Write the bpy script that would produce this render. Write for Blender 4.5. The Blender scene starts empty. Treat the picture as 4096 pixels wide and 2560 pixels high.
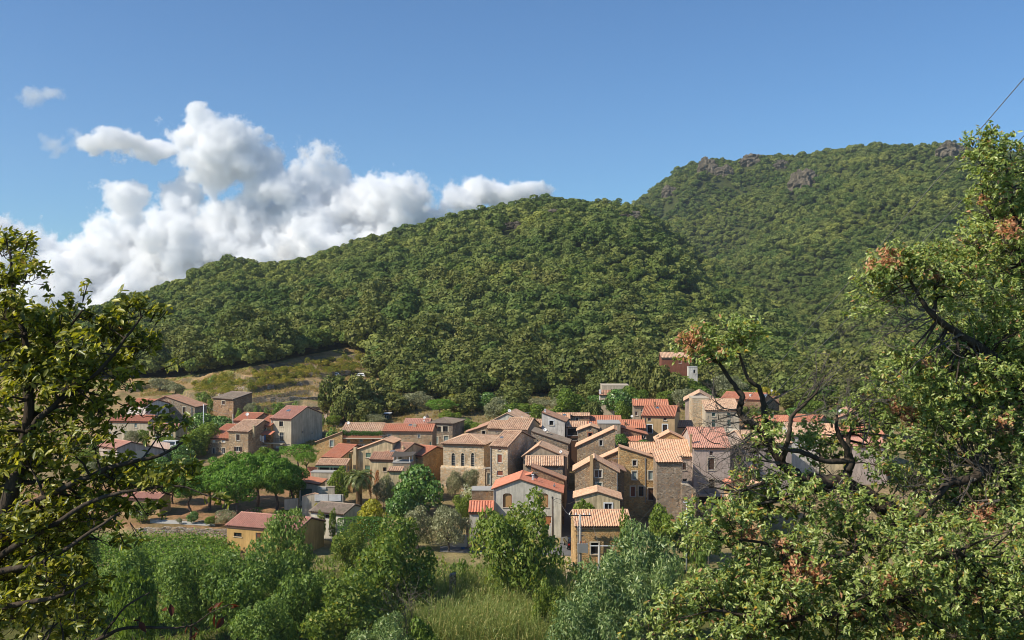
import bpy, bmesh, math, random
import numpy as np
from mathutils import Vector, Matrix
from mathutils.geometry import tessellate_polygon
R = math.radians
C = bpy.context.scene.collection
scene = bpy.context.scene
CAMZ = 32.0
F = 4000.0
SUN_AZ = R(246)      # compass-like: angle measured from +Y towards +X of the point the light comes from
SUN_EL = R(41)

# ---------------------------------------------------------------- image geometry
CROPS = {'A': (400, 1500, 2.689), 'B': (1200, 1600, 3.0238), 'C': (1700, 1600, 3.78), 'D': (2200, 1550, 3.0238),
         'E': (2500, 1350, 2.2), 'F': (600, 1350, 2.42), 'G': (1600, 1300, 2.0167), 'H': (1100, 1850, 4.0333),
         'I': (2900, 1500, 3.36), 'J': (400, 1900, 2.291), 'K': (1200, 1900, 2.0167), 'L': (2200, 1900, 2.291),
         'M': (2600, 1500, 1.4265), 'N': (2600, 500, 1.3743), 'O': (0, 900, 0.911), 'S': (0, 350, 1.0522),
         'Z': (0, 0, 1.0), 'W': (0, 0, 0.5906)}
def px(c, x, y):
    a, b, s = CROPS[c]
    return (a + x / s, b + y / s)
def at(u, v, Y):
    return Vector(((u - 2048) / F * Y, Y, CAMZ - (v - 1280) / F * Y))
def z_at(v, Y):
    return CAMZ - (v - 1280) / F * Y

# ---------------------------------------------------------------- objects
def tag(o, label=None, cat=None, group=None, kind=None):
    if label: o['label'] = label
    if cat: o['category'] = cat
    if group: o['group'] = group
    if kind: o['kind'] = kind
    return o
def empty(name, loc=(0, 0, 0), rz=0.0, label=None, cat=None, group=None):
    o = bpy.data.objects.new(name, None)
    C.objects.link(o)
    o.location = loc
    o.rotation_euler = (0, 0, rz)
    o.empty_display_size = 0.3
    return tag(o, label, cat, group)
def link(name, me, parent=None):
    o = bpy.data.objects.new(name, me)
    C.objects.link(o)
    if parent: o.parent = parent
    return o
def copy_tree(o, parent=None):
    c = o.copy()
    C.objects.link(c)
    if parent: c.parent = parent
    for ch in list(o.children):
        copy_tree(ch, c)
    return c
def np_mesh(name, V, Fc, mats, mat_idx=None, smooth=False):
    """V (n,3), Fc (m,k) uniform polygons"""
    V = np.asarray(V, dtype=np.float32); Fc = np.asarray(Fc, dtype=np.int32)
    me = bpy.data.meshes.new(name)
    me.vertices.add(len(V)); me.vertices.foreach_set('co', V.ravel())
    m, k = Fc.shape
    me.loops.add(m * k); me.loops.foreach_set('vertex_index', Fc.ravel())
    me.polygons.add(m)
    me.polygons.foreach_set('loop_start', np.arange(0, m * k, k, dtype=np.int32))
    for mm in mats: me.materials.append(mm)
    if mat_idx is not None: me.polygons.foreach_set('material_index', np.asarray(mat_idx, dtype=np.int32))
    if smooth: me.polygons.foreach_set('use_smooth', np.ones(m, dtype=bool))
    me.update(calc_edges=True)
    me.validate()
    return me

class MB:
    def __init__(s): s.v = []; s.f = []; s.uv = []; s.mi = []
    def face(s, pts, uv=None, mi=0):
        n = len(s.v)
        s.v.extend([tuple(p) for p in pts])
        s.f.append(list(range(n, n + len(pts)))); s.uv.append(uv); s.mi.append(mi)
    def box(s, a, b, mi=0):
        x0, y0, z0 = a; x1, y1, z1 = b
        c = [(x0,y0,z0),(x1,y0,z0),(x1,y1,z0),(x0,y1,z0),(x0,y0,z1),(x1,y0,z1),(x1,y1,z1),(x0,y1,z1)]
        for q in ((0,3,2,1),(4,5,6,7),(0,1,5,4),(1,2,6,5),(2,3,7,6),(3,0,4,7)):
            s.face([c[i] for i in q], mi=mi)
    def prism(s, poly, dvec, mi=0):
        """planar polygon extruded along dvec"""
        d = Vector(dvec); p = [Vector(q) for q in poly]; t = [q + d for q in p]
        s.face(list(reversed(p)), mi=mi); s.face(t, mi=mi)
        for i in range(len(p)):
            j = (i + 1) % len(p)
            s.face([p[i], p[j], t[j], t[i]], mi=mi)
    def tube(s, pts, rad, n=6, mi=0, cap=True):
        pts = [Vector(p) for p in pts]
        if not hasattr(rad, '__len__'): rad = [rad] * len(pts)
        rings = []; base = len(s.v)
        prev = None
        for i, p in enumerate(pts):
            t = (pts[min(i + 1, len(pts) - 1)] - pts[max(i - 1, 0)])
            if t.length < 1e-9: t = Vector((0, 0, 1))
            t.normalize()
            if prev is None:
                a = t.orthogonal().normalized()
            else:
                a = prev - t * prev.dot(t)
                a = a.normalized() if a.length > 1e-6 else t.orthogonal().normalized()
            prev = a
            b = t.cross(a)
            for k in range(n):
                th = 2 * math.pi * k / n
                s.v.append(tuple(p + (a * math.cos(th) + b * math.sin(th)) * rad[i]))
        for i in range(len(pts) - 1):
            for k in range(n):
                k2 = (k + 1) % n
                s.f.append([base + i*n + k, base + i*n + k2, base + (i+1)*n + k2, base + (i+1)*n + k]); s.uv.append(None); s.mi.append(mi)
        if cap:
            s.f.append([base + k for k in reversed(range(n))]); s.uv.append(None); s.mi.append(mi)
            e = base + (len(pts) - 1) * n
            s.f.append([e + k for k in range(n)]); s.uv.append(None); s.mi.append(mi)
    def lathe(s, prof, n=16, o=(0, 0, 0), mi=0, M=None):
        base = len(s.v)
        for r, z in prof:
            for k in range(n):
                th = 2*math.pi*k/n
                p = Vector((r*math.cos(th), r*math.sin(th), z))
                if M: p = M @ p
                s.v.append(tuple(p + Vector(o)))
        for i in range(len(prof)-1):
            for k in range(n):
                k2 = (k+1) % n
                s.f.append([base+i*n+k, base+i*n+k2, base+(i+1)*n+k2, base+(i+1)*n+k]); s.uv.append(None); s.mi.append(mi)
    def build(s, name, mats, parent=None, smooth=False, bevel=0):
        if not isinstance(mats, (list, tuple)): mats = [mats]
        me = bpy.data.meshes.new(name)
        me.from_pydata(s.v, [], s.f)
        for m in mats: me.materials.append(m)
        if any(u is not None for u in s.uv):
            ul = me.uv_layers.new(name='UVMap')
            li = 0
            for fi, f in enumerate(s.f):
                u = s.uv[fi]
                for k in range(len(f)):
                    if u is not None: ul.data[li].uv = u[k]
                    li += 1
        if any(s.mi): me.polygons.foreach_set('material_index', s.mi)
        if smooth: me.polygons.foreach_set('use_smooth', [True]*len(s.f))
        me.update()
        o = link(name, me, parent)
        if bevel:
            bm = o.modifiers.new('bevel', 'BEVEL'); bm.width = bevel; bm.segments = 2; bm.limit_method = 'ANGLE'
        return o

# ---------------------------------------------------------------- numpy noise
def _hash(ix, iy, seed):
    h = (ix.astype(np.int64) * 374761393 + iy.astype(np.int64) * 668265263 + seed * 1442695041) & 0x7fffffff
    h = (h ^ (h >> 13)) * 1274126177 & 0x7fffffff
    return ((h ^ (h >> 16)) & 0xffff) / 65535.0
def vnoise(x, y, seed=0):
    x = np.asarray(x, float); y = np.asarray(y, float)
    ix = np.floor(x); iy = np.floor(y)
    fx = x - ix; fy = y - iy
    fx = fx*fx*(3-2*fx); fy = fy*fy*(3-2*fy)
    a = _hash(ix, iy, seed); b = _hash(ix+1, iy, seed); c = _hash(ix, iy+1, seed); d = _hash(ix+1, iy+1, seed)
    return (a*(1-fx)+b*fx)*(1-fy) + (c*(1-fx)+d*fx)*fy - 0.5
def fbm(x, y, oct=4, seed=0):
    s = 0; a = 1.0
    for k in range(oct):
        s = s + a * vnoise(x*2**k, y*2**k, seed + k*17); a *= 0.5
    return s
# ---------------------------------------------------------------- materials
MATS = {}
class NT:
    def __init__(s, name):
        s.m = bpy.data.materials.new(name); s.m.use_nodes = True
        s.t = s.m.node_tree; s.t.nodes.clear()
        s.out = s.t.nodes.new('ShaderNodeOutputMaterial')
    def n(s, kind, **kw):
        nd = s.t.nodes.new('ShaderNode' + kind)
        for k, v in kw.items():
            if k.startswith('i_'):
                nd.inputs[k[2:].replace('_', ' ')].default_value = v
            else: setattr(nd, k, v)
        return nd
    def l(s, a, b): s.t.links.new(a, b)
    def math(s, op, a, b=None, c=None):
        nd = s.n('Math', operation=op)
        for i, q in enumerate((a, b, c)):
            if q is None: continue
            if isinstance(q, (int, float)): nd.inputs[i].default_value = q
            else: s.l(q, nd.inputs[i])
        return nd.outputs[0]
    def ramp(s, fac, stops):
        nd = s.n('ValToRGB')
        e = nd.color_ramp.elements
        while len(e) < len(stops): e.new(0.5)
        for i, (p, c) in enumerate(stops):
            e[i].position = p; e[i].color = (*c, 1) if len(c) == 3 else c
        s.l(fac, nd.inputs[0]); return nd.outputs[0]
    def mix(s, fac, a, b, mode='MIX'):
        nd = s.n('MixRGB', blend_type=mode)
        for i, q in enumerate((fac, a, b)):
            if isinstance(q, (int, float)): nd.inputs[i].default_value = q if i == 0 else (q, q, q, 1)
            elif isinstance(q, tuple): nd.inputs[i].default_value = (*q, 1)
            else: s.l(q, nd.inputs[i])
        return nd.outputs[0]
    def noise(s, vec, scale, detail=4, rough=0.6):
        nd = s.n('TexNoise', i_Scale=scale, i_Detail=detail, i_Roughness=rough)
        if vec is not None: s.l(vec, nd.inputs['Vector'])
        return nd.outputs['Fac']
    def coord(s, which='Object'): return s.n('TexCoord').outputs[which]
    def mapping(s, vec, scale):
        nd = s.n('Mapping'); nd.inputs['Scale'].default_value = scale; s.l(vec, nd.inputs['Vector']); return nd.outputs[0]
    def bump(s, h, strength=0.5, dist=0.05):
        nd = s.n('Bump', i_Strength=strength, i_Distance=dist); s.l(h, nd.inputs['Height']); return nd.outputs[0]
    def principled(s, col, rough=0.8, metal=0.0, normal=None, spec=0.3):
        nd = s.n('BsdfPrincipled', i_Roughness=rough, i_Metallic=metal)
        nd.inputs['Specular IOR Level'].default_value = spec
        if isinstance(col, tuple): nd.inputs['Base Color'].default_value = (*col, 1)
        else: s.l(col, nd.inputs['Base Color'])
        if normal is not None: s.l(normal, nd.inputs['Normal'])
        s.l(nd.outputs[0], s.out.inputs[0]); return nd

def m_stone(name, light, dark, mortar, scale=3.2, mort=0.06):
    light, dark, mortar = [tuple(q*1.42 for q in c) for c in (light, dark, mortar)]
    t = NT(name); co = t.coord()
    sc = t.mapping(co, (1, 1, 1.6))
    wob = t.n('TexNoise', i_Scale=2.0, i_Detail=2); t.l(sc, wob.inputs['Vector'])
    mv = t.n('VectorMath', operation='MULTIPLY_ADD'); mv.inputs[1].default_value = (.22, .22, .22)
    t.l(wob.outputs['Color'], mv.inputs[0]); t.l(sc, mv.inputs[2])
    vo = t.n('TexVoronoi', i_Scale=scale); t.l(mv.outputs[0], vo.inputs['Vector'])
    ve = t.n('TexVoronoi', feature='DISTANCE_TO_EDGE', i_Scale=scale); t.l(mv.outputs[0], ve.inputs['Vector'])
    sep = t.n('SeparateColor'); t.l(vo.outputs['Color'], sep.inputs[0])
    mid = tuple((a + b) / 2 for a, b in zip(light, dark))
    warm = (mid[0]*1.12, mid[1]*0.9, mid[2]*0.72); grey = (mid[0]*.78, mid[1]*.86, mid[2]*1.0)
    c = t.ramp(sep.outputs[0], [(0.0, dark), (0.28, mid), (0.5, warm), (0.72, grey), (1.0, light)])
    edge = t.math('LESS_THAN', ve.outputs['Distance'], mort)
    c = t.mix(t.math('MULTIPLY', edge, 0.85), c, mortar)
    big = t.ramp(t.noise(co, 0.45, 5), [(0.3, (.62, .58, .55)), (0.7, (1.12, 1.08, 1.02))])
    c = t.mix(1.0, c, big, 'MULTIPLY')
    fine = t.ramp(t.noise(co, 9, 3), [(0.2, (.8, .8, .8)), (0.8, (1.15, 1.15, 1.15))])
    c = t.mix(1.0, c, fine, 'MULTIPLY')
    h = t.math('MINIMUM', ve.outputs['Distance'], 0.14)
    h2 = t.math('ADD', h, t.math('MULTIPLY', sep.outputs[1], .12))
    t.principled(c, .92, normal=t.bump(h2, .9, .25), spec=.15)
    return t.m
def m_plaster(name, col, stain=0.35, scale=1.0, patch=None):
    t = NT(name); co = t.coord()
    st = t.noise(t.mapping(co, (1.2, 1.2, .16)), 2.2*scale, 5)
    f = t.ramp(st, [(0.38, (1-stain,)*3), (0.62, (1.06,)*3)])
    c = t.mix(1.0, col, f, 'MULTIPLY')
    b = t.ramp(t.noise(co, .5*scale, 5, .65), [(0.3, (.78, .76, .74)), (0.7, (1.08, 1.07, 1.05))])
    c = t.mix(1.0, c, b, 'MULTIPLY')
    if patch:
        pm = t.ramp(t.noise(co, .9, 6, .7), [(0.55, (0, 0, 0)), (0.63, (1, 1, 1))])
        c = t.mix(pm, c, patch)
    h = t.noise(co, 14, 4, .7)
    t.principled(c, .93, normal=t.bump(h, .35, .04), spec=.12)
    return t.m
def m_tile(name, stops, lichen=0.25, lcol=(.30, .27, .21)):
    """UV: u counts tile columns, v counts courses"""
    t = NT(name); uv = t.n('UVMap').outputs[0]
    sep = t.n('SeparateXYZ'); t.l(uv, sep.inputs[0])
    cu = t.math('FLOOR', sep.outputs[0]); cv = t.math('FLOOR', sep.outputs[1])
    comb = t.n('CombineXYZ'); t.l(cu, comb.inputs[0]); t.l(cv, comb.inputs[1])
    oi = t.n('ObjectInfo'); t.l(t.math('MULTIPLY', oi.outputs['Random'], 91.0), comb.inputs[2])
    wn = t.n('TexWhiteNoise', noise_dimensions='3D'); t.l(comb.outputs[0], wn.inputs['Vector'])
    stops = [(a, tuple(q*1.2 for q in c)) for a, c in stops]
    mean = tuple(sum(q[1][i] for q in stops)/len(stops)*1.08 for i in range(3))
    c = t.mix(.5, t.ramp(wn.outputs['Value'], stops), mean)
    co = t.coord()
    pat = t.ramp(t.noise(co, 0.7, 5, .7), [(0.42, (0, 0, 0)), (0.72, (1, 1, 1))])
    c = t.mix(t.math('MULTIPLY', pat, lichen*1.6), c, lcol)
    # bump height falls down each course and steps up at the lap
    fr = t.math('FRACT', sep.outputs[1])
    fine = t.ramp(t.noise(co, 11, 3), [(0.2, (.78, .78, .78)), (0.8, (1.16, 1.14, 1.12))])
    c = t.mix(1.0, c, fine, 'MULTIPLY')
    h = t.math('SUBTRACT', 1.0, fr)
    t.principled(c, .88, normal=t.bump(h, .6, .06), spec=.2)
    return t.m
def m_plain(name, col, rough=.7, metal=0.0, spec=.3, var=.15):
    t = NT(name)
    f = t.ramp(t.noise(t.coord(), 5, 4), [(0.25, (1-var,)*3), (0.75, (1+var*.4,)*3)])
    t.principled(t.mix(1.0, col, f, 'MULTIPLY'), rough, metal, spec=spec)
    return t.m
def m_glass(name, col=(.03, .035, .04)):
    t = NT(name); t.principled(col, .12, spec=.6); return t.m
def m_leaf(name, stops, trans=.35, gloss=.06, rough=.42, tint=.18, patch=None, trcol=(1.25, 1.2, .45), gain=1.9, spot=0):
    """colour varies per leaf (random per island) and per plant"""
    t = NT(name); gloss *= .4
    stops = [(a, (min(.8, c[0]*gain*1.06), min(.8, c[1]*gain), min(.8, c[2]*gain*.84))) for a, c in stops]
    g = t.n('NewGeometry')
    c = t.ramp(g.outputs['Random Per Island'], stops)
    oi = t.n('ObjectInfo')
    hv = t.ramp(oi.outputs['Random'], [(0, (1-tint, 1-tint*.7, 1-tint)), (1, (1+tint, 1+tint*.6, 1+tint*.5))])
    c = t.mix(1.0, c, hv, 'MULTIPLY')
    if spot:   # stands of different species across the slope
        c = t.mix(1.0, c, t.ramp(t.noise(oi.outputs['Location'], spot, 4, .6), [(.36, (.72, .82, .80)), (.5, (1, 1, 1)), (.64, (1.22, 1.16, 1.0))]), 'MULTIPLY')
    if patch:
        pm = t.ramp(t.noise(t.coord(), patch[0], 3), [(patch[1], (0, 0, 0)), (patch[1]+.06, (1, 1, 1))])
        c = t.mix(pm, c, patch[2])
    d = t.n('BsdfDiffuse'); t.l(c, d.inputs[0])
    tr = t.n('BsdfTranslucent'); t.l(t.mix(1.0, c, trcol, 'MULTIPLY'), tr.inputs[0])
    m1 = t.n('MixShader'); m1.inputs[0].default_value = trans
    t.l(d.outputs[0], m1.inputs[1]); t.l(tr.outputs[0], m1.inputs[2])
    gl = t.n('BsdfGlossy', i_Roughness=rough); gl.inputs[0].default_value = (.62, .66, .6, 1)
    m2 = t.n('MixShader'); m2.inputs[0].default_value = gloss
    t.l(m1.outputs[0], m2.inputs[1]); t.l(gl.outputs[0], m2.inputs[2])
    t.l(m2.outputs[0], t.out.inputs[0])
    return t.m
def m_bark(name, a, b, sc=9):
    t = NT(name); co = t.coord()
    n = t.noise(t.mapping(co, (1, 1, .35)), sc, 5, .7)
    c = t.ramp(n, [(.3, a), (.7, b)])
    t.principled(c, .95, normal=t.bump(n, .8, .03), spec=.1); return t.m

stoneA = m_stone('rubble_stone', (.46, .36, .24), (.17, .12, .08), (.34, .27, .18))
stoneB = m_stone('ochre_stone', (.54, .38, .19), (.24, .155, .075), (.46, .32, .155), 3.0)
stoneC = m_stone('grey_stone', (.40, .335, .255), (.13, .105, .08), (.26, .215, .16), 3.4)
stoneD = m_stone('pale_stone', (.58, .49, .35), (.27, .21, .14), (.48, .40, .285), 2.8)
stoneE = m_stone('brown_stone', (.36, .25, .16), (.13, .085, .055), (.24, .17, .11), 3.6)
drystone = m_stone('dry_stone', (.50, .44, .34), (.15, .12, .09), (.05, .04, .03), 2.6, .05)
plCream = m_plaster('cream_render', (.62, .50, .31), .38)
plPale = m_plaster('pale_beige_render', (.56, .48, .36), .22)
plPink = m_plaster('pinkish_render', (.52, .42, .36), .22)
plTan = m_plaster('tan_render', (.50, .35, .19), .16)
plOchre = m_plaster('ochre_render', (.52, .33, .13), .12)
plWhite = m_plaster('white_render', (.66, .62, .56), .22, 1.0, (.42, .38, .33))
plGrey = m_plaster('grey_cement_render', (.60, .565, .475), .25)
plDusty = m_plaster('dusty_render', (.42, .34, .25), .3, 1.0, (.30, .22, .14))
plOrange = m_plaster('orange_render', (.52, .30, .14), .14)
plRed = m_plaster('red_brown_render', (.23, .095, .06), .15)
tileRed = m_tile('red_tile', [(0, (.34, .125, .07)), (.4, (.48, .19, .108)), (.75, (.42, .15, .085)), (1, (.53, .27, .165))], .17)
tileOld = m_tile('weathered_tile', [(0, (.22, .12, .075)), (.35, (.46, .27, .165)), (.7, (.56, .37, .24)), (1, (.62, .45, .31))], .22)
tileBrown = m_tile('brown_tile', [(0, (.25, .125, .08)), (.5, (.38, .20, .125)), (1, (.48, .29, .19))], .3)
tileOrange = m_tile('orange_tile', [(0, (.40, .20, .115)), (.5, (.55, .32, .19)), (1, (.64, .44, .29))], .15)
tilePink = m_tile('pink_red_tile', [(0, (.36, .17, .12)), (.5, (.46, .225, .165)), (1, (.52, .29, .21))], .15)
tileMoss = m_tile('grey_mossy_tile', [(0, (.16, .12, .09)), (.5, (.27, .20, .15)), (1, (.38, .30, .23))], .45, (.22, .20, .13))
tileBright = m_tile('bright_red_tile', [(0, (.42, .13, .075)), (.5, (.52, .19, .11)), (1, (.56, .25, .16))], .08)
white_paint = m_plain('white_paint', (.72, .72, .70), .5)
cream_trim = m_plain('cream_trim', (.62, .54, .40), .85)
stone_trim = m_plain('cut_stone_trim', (.50, .42, .31), .9)
glass = m_glass('window_glass')
inner_shade = m_plain('inner_shade_paint', (.018, .015, .013), .9)  # near-black colour stands in for the shade inside openings
brown_wood = m_plain('brown_wood', (.085, .045, .028), .75)
dark_wood = m_plain('dark_brown_wood', (.045, .028, .022), .75)
red_wood = m_plain('red_brown_shutter', (.24, .075, .038), .7)
green_wood = m_plain('grey_green_shutter', (.15, .24, .165), .7)
pale_blue_wood = m_plain('grey_blue_shutter', (.26, .32, .30), .7)
dgreen_wood = m_plain('dark_green_shutter', (.05, .10, .075), .7)
tan_wood = m_plain('ochre_wood', (.42, .25, .10), .7)
grey_metal = m_plain('grey_metal', (.35, .35, .34), .45, .3)
dark_metal = m_plain('dark_metal', (.05, .05, .052), .5, .4)
concrete = m_plain('concrete', (.40, .38, .34), .9)
dish_white = m_plain('dish_white', (.70, .69, .66), .4, 0, .4)
black_rubber = m_plain('black_rubber', (.02, .02, .02), .8)
blue_paint = m_plain('blue_plastic', (.06, .14, .32), .5)
terracotta = m_plain('terracotta', (.42, .17, .09), .8)
barkDark = m_bark('dark_bark', (.025, .019, .014), (.10, .078, .058))
barkGrey = m_bark('grey_bark', (.06, .05, .04), (.19, .165, .135))
barkPine = m_bark('pine_bark', (.06, .04, .03), (.18, .12, .085))
# ---------------------------------------------------------------- terrain: one sheet, from under the camera to beyond the far ridge
KU = np.array([-600, 300, 700, 1000, 1500, 2000, 2400, 2800, 3200, 3600, 4600], float)
def col(vals): return lambda u: np.interp(u, KU, vals)
z146 = col([1.9, 1.9, 1.9, 1.6, 1.3, .5, .4, .4, .5, .5, .5])
z165 = col([3.5, 3.5, 3.5, 3.3, 3.4, 2.6, 2.0, 2.5, 3, 3, 3])
z200 = col([5, 5, 4.6, 4.6, 6.5, 8, 8, 7.5, 7, 7, 8])
z240 = col([8, 8, 9.5, 9.6, 10.0, 10.4, 10.8, 11, 11, 11, 12])
vb = col([1490, 1505, 1515, 1500, 1535, 1560, 1560, 1560, 1565, 1560, 1500])
RU = np.array([-600, 0, 364, 508, 643, 728, 846, 1117, 1219, 1287, 1405, 1574, 1693, 1828, 1998, 2167, 2252, 2370, 2522, 2607, 2692, 2793, 2912, 3047, 3217, 3386, 3487, 3700, 4600], float)
RV = np.array([1330, 1275, 1236, 1193, 1168, 1117, 1070, 1046, 1024, 999, 965, 931, 897, 860, 821, 796, 792, 799, 816, 863, 931, 1016, 1100, 1168, 1303, 1439, 1500, 1520, 1490], float)
RY = np.interp(RU, [-600, 400, 1200, 2250, 2520, 2800, 2950, 3200, 3487, 3700, 4600], [560, 570, 650, 755, 748, 742, 680, 540, 400, 360, 350])
FU = np.array([-600, 1500, 2000, 2400, 2523, 2624, 2743, 2861, 2920, 3047, 3217, 3386, 3487, 3690, 3809, 3894, 4096, 4700], float)
FV = np.array([1345, 1130, 960, 860, 826, 745, 669, 630, 635, 618, 626, 592, 584, 576, 562, 584, 610, 660], float)
FY = np.interp(FU, [-600, 2400, 2800, 3300, 3900, 4700], [1500, 1450, 1350, 1250, 1150, 1050])
def knots(u):
    """(Y, z) knots of the profile under picture column u"""
    u = np.asarray(u, float)
    one = np.ones_like(u)
    yr = np.interp(u, RU, RY); vr = np.interp(u, RU, RV) + 25000/yr   # tree height taken off the silhouette
    zr = CAMZ-(vr-1280)/F*yr
    yb = np.interp(u, KU, [300, 300, 290, 272, 280, 290, 290, 290, 300, 300, 300]); zb = CAMZ-(vb(u)-1280)/F*yb
    ym = yb+(yr-yb)*.5; zm = zb+(zr-zb)*np.interp(u, [-600, 1000, 2300, 2800, 3500], [.52, .54, .56, .5, .5])
    yf = np.interp(u, FU, FY); vf = np.interp(u, FU, FV) + 5.5/yf*F; zf = CAMZ-(vf-1280)/F*yf
    tk = (yr-90-ym)/(yr-ym); zl_ = zm+(zr-zm)*tk; wk = np.interp(u, [2420, 2540, 3150, 3350], [0, 1, 1, 0]); zk = zl_*(1-wk)+wk*np.minimum(zr-.17*90, zr)
    drop = np.interp(u, [2200, 2500, 3000, 3450, 3600], [60, 75, 40, 5, 0])
    y1 = yr+np.interp(u, [2400, 3000, 3500], [150, 110, 40]); z1 = zr-drop
    y2 = y1+(yf-y1)*.5; z2 = z1+(zf-z1)*np.interp(u, [2400, 3000, 3600, 4600], [.5, .46, .40, .46])
    Y = [2*one, 12*one, 40*one, 70*one, 93*one, 108*one, 118*one, 127*one, 143.5*one, 146.2*one, 165*one, 200*one, 240*one, yb, ym, yr-90, yr, yr+35, y1, y2, yf, yf+350, 9000*one]
    Z = [30*one, 27*one, 14*one, 2*one, -3.2*one, -3.2*one, -2.6*one, 0*one, .2*one, z146(u), z165(u), z200(u), z240(u), zb, zm, zk, zr, zr-2, z1, z2, zf, zf-90, -60*one]
    return np.array(Y), np.array(Z)
def ground_noise(x, y):
    a = np.clip((y-300)/150, 0, 1)
    n = fbm(x/110, y/150, 4, 3)*(16*a*np.clip(y/700, .35, 1)+22*np.clip((y-780)/200, 0, 1))
    n = n + fbm(x/14, y/14, 2, 8)*.5*np.clip((y-150)/60, 0, 1)
    return n
VLOW_U = [-600, 600, 724, 831, 972, 1096, 1240, 1364, 1460, 1480, 1560, 1650, 2000, 2300, 2600, 2900, 3400, 4600]
VLOW = [1500, 1520, 1518, 1500, 1480, 1458, 1426, 1402, 1393, 1480, 1590, 1610, 1590, 1572, 1570, 1600, 1640, 1640]
def gz_arr(u, Y):
    u = np.asarray(u, float); Y = np.asarray(Y, float)
    KY, KZ = knots(u)
    z = np.zeros_like(Y); done = np.zeros(Y.shape, bool)
    for i in range(len(KY)-1):
        m = (Y >= KY[i]) & (Y <= KY[i+1]) & ~done
        if not m.any(): continue
        t = (Y-KY[i])/np.maximum(KY[i+1]-KY[i], 1e-6)
        if i >= 13: pass
        zz = KZ[i]*(1-t)+KZ[i+1]*t
        z = np.where(m, zz, z); done |= m
    yr = KY[16]; yf = KY[20]
    fade = np.clip(np.abs(Y-yr)/190, .08, 1)*np.clip(np.abs(Y-yf)/90, .15, 1)
    z = z + ground_noise((u-2048)/F*Y, Y)*fade
    # cultivated terraces on the left slope
    vv = 1280-(z-CAMZ)/Y*F
    m = np.clip((Y-208)/8, 0, 1)*np.clip((1640-u)/60, 0, 1)*np.clip((u-480)/80, 0, 1)*np.clip((vv-np.interp(u, VLOW_U, VLOW)+6)/10, 0, 1)
    hs = 1.9; q = z/hs+.9*vnoise(u/120, Y/50, 21)+.3*vnoise(u/40, Y/30, 22)
    fr = q-np.floor(q); st = np.floor(q)+np.where(fr < .93, fr*.3, .279+(fr-.93)/.07*.721)
    return z+(st-q)*hs*m
def gz(u, Y): return float(gz_arr(np.array([u]), np.array([Y]))[0])
def gpt(u, Y): return Vector(((u-2048)/F*Y, Y, gz(u, Y)))

GU = np.concatenate([np.linspace(-4200, -260, 40), np.linspace(-250, 4350, 461), np.linspace(4360, 8200, 40)])
GY = np.concatenate([np.linspace(2, 90, 24), np.linspace(93, 143, 26), [143.4, 144.2, 145.2, 146.2], np.linspace(147, 204, 36), np.linspace(205, 345, 240), np.linspace(349, 900, 120), np.linspace(910, 1700, 66), np.linspace(1800, 9000, 12)])
UU, YY = np.meshgrid(GU, GY)
UC = np.clip(UU, -600, 4600)
ZZ = gz_arr(UC, YY)
XX = (UU-2048)/F*YY
VV = 1280-(ZZ-CAMZ)/YY*F
nr, nc = UU.shape
idx = np.arange(nr*nc).reshape(nr, nc)
Fq = np.stack([idx[:-1, :-1], idx[:-1, 1:], idx[1:, 1:], idx[1:, :-1]], -1).reshape(-1, 4)
gm_t = NT('ground_cover')
attr = gm_t.n('Attribute', attribute_name='soil').outputs['Color']
co = gm_t.coord()
f1 = gm_t.ramp(gm_t.noise(co, .35, 6, .7), [(.3, (.62, .62, .58)), (.7, (1.25, 1.2, 1.1))])
f2 = gm_t.ramp(gm_t.noise(co, 2.2, 5, .7), [(.3, (.7, .7, .68)), (.7, (1.2, 1.2, 1.15))])
cc = gm_t.mix(1.0, gm_t.mix(1.0, attr, f1, 'MULTIPLY'), f2, 'MULTIPLY')
gpat = gm_t.ramp(gm_t.noise(co, .22, 7, .75), [(.46, (0, 0, 0)), (.58, (1, 1, 1))])
cc = gm_t.mix(gm_t.math('MULTIPLY', gpat, .45), cc, (.10, .12, .035))
gm_t.principled(cc, .95, normal=gm_t.bump(gm_t.noise(co, 3, 5, .7), 1.0, .25), spec=.05)
me = np_mesh('ground', np.stack([XX, YY, ZZ], -1).reshape(-1, 3), Fq, [gm_t.m], smooth=True)
soil = np.zeros((nr, nc, 4)); soil[..., 3] = 1
soil[..., :3] = (.20, .17, .08)
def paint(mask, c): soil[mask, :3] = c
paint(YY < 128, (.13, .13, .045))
paint((YY > 128) & (YY < 146), (.34, .28, .15))
paint((YY >= 118) & (YY < 140) & (UU > 2180) & (UU < 2420), (.50, .39, .25))
paint((YY >= 146) & (YY < 172) & (UU < 1240), (.37, .215, .125))
paint((YY >= 146) & (UU >= 1240) & (YY < 172), (.34, .25, .15))
paint((YY >= 172) & (YY < 240), (.33, .25, .14))
terr = (YY >= 205) & (VV > np.interp(UU, VLOW_U, VLOW)-12) & (UU < 1650)
paint(terr, (.42, .285, .16))
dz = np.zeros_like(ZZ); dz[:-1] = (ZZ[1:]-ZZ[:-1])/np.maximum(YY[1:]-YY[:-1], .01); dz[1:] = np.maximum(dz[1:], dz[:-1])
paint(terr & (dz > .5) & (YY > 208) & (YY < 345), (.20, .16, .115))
paint(terr & (dz <= .75) & (vnoise(XX/7, YY/3, 44) > .17), (.27, .27, .09))
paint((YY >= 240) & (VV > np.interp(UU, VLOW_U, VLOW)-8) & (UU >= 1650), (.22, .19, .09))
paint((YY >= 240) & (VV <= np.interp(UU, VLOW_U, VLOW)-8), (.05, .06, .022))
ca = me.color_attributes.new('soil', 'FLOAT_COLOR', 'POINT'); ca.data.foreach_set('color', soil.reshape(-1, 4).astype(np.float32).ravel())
tag(link('ground', me), 'valley floor, terraces and wooded hillsides', 'ground', kind='structure')

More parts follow.
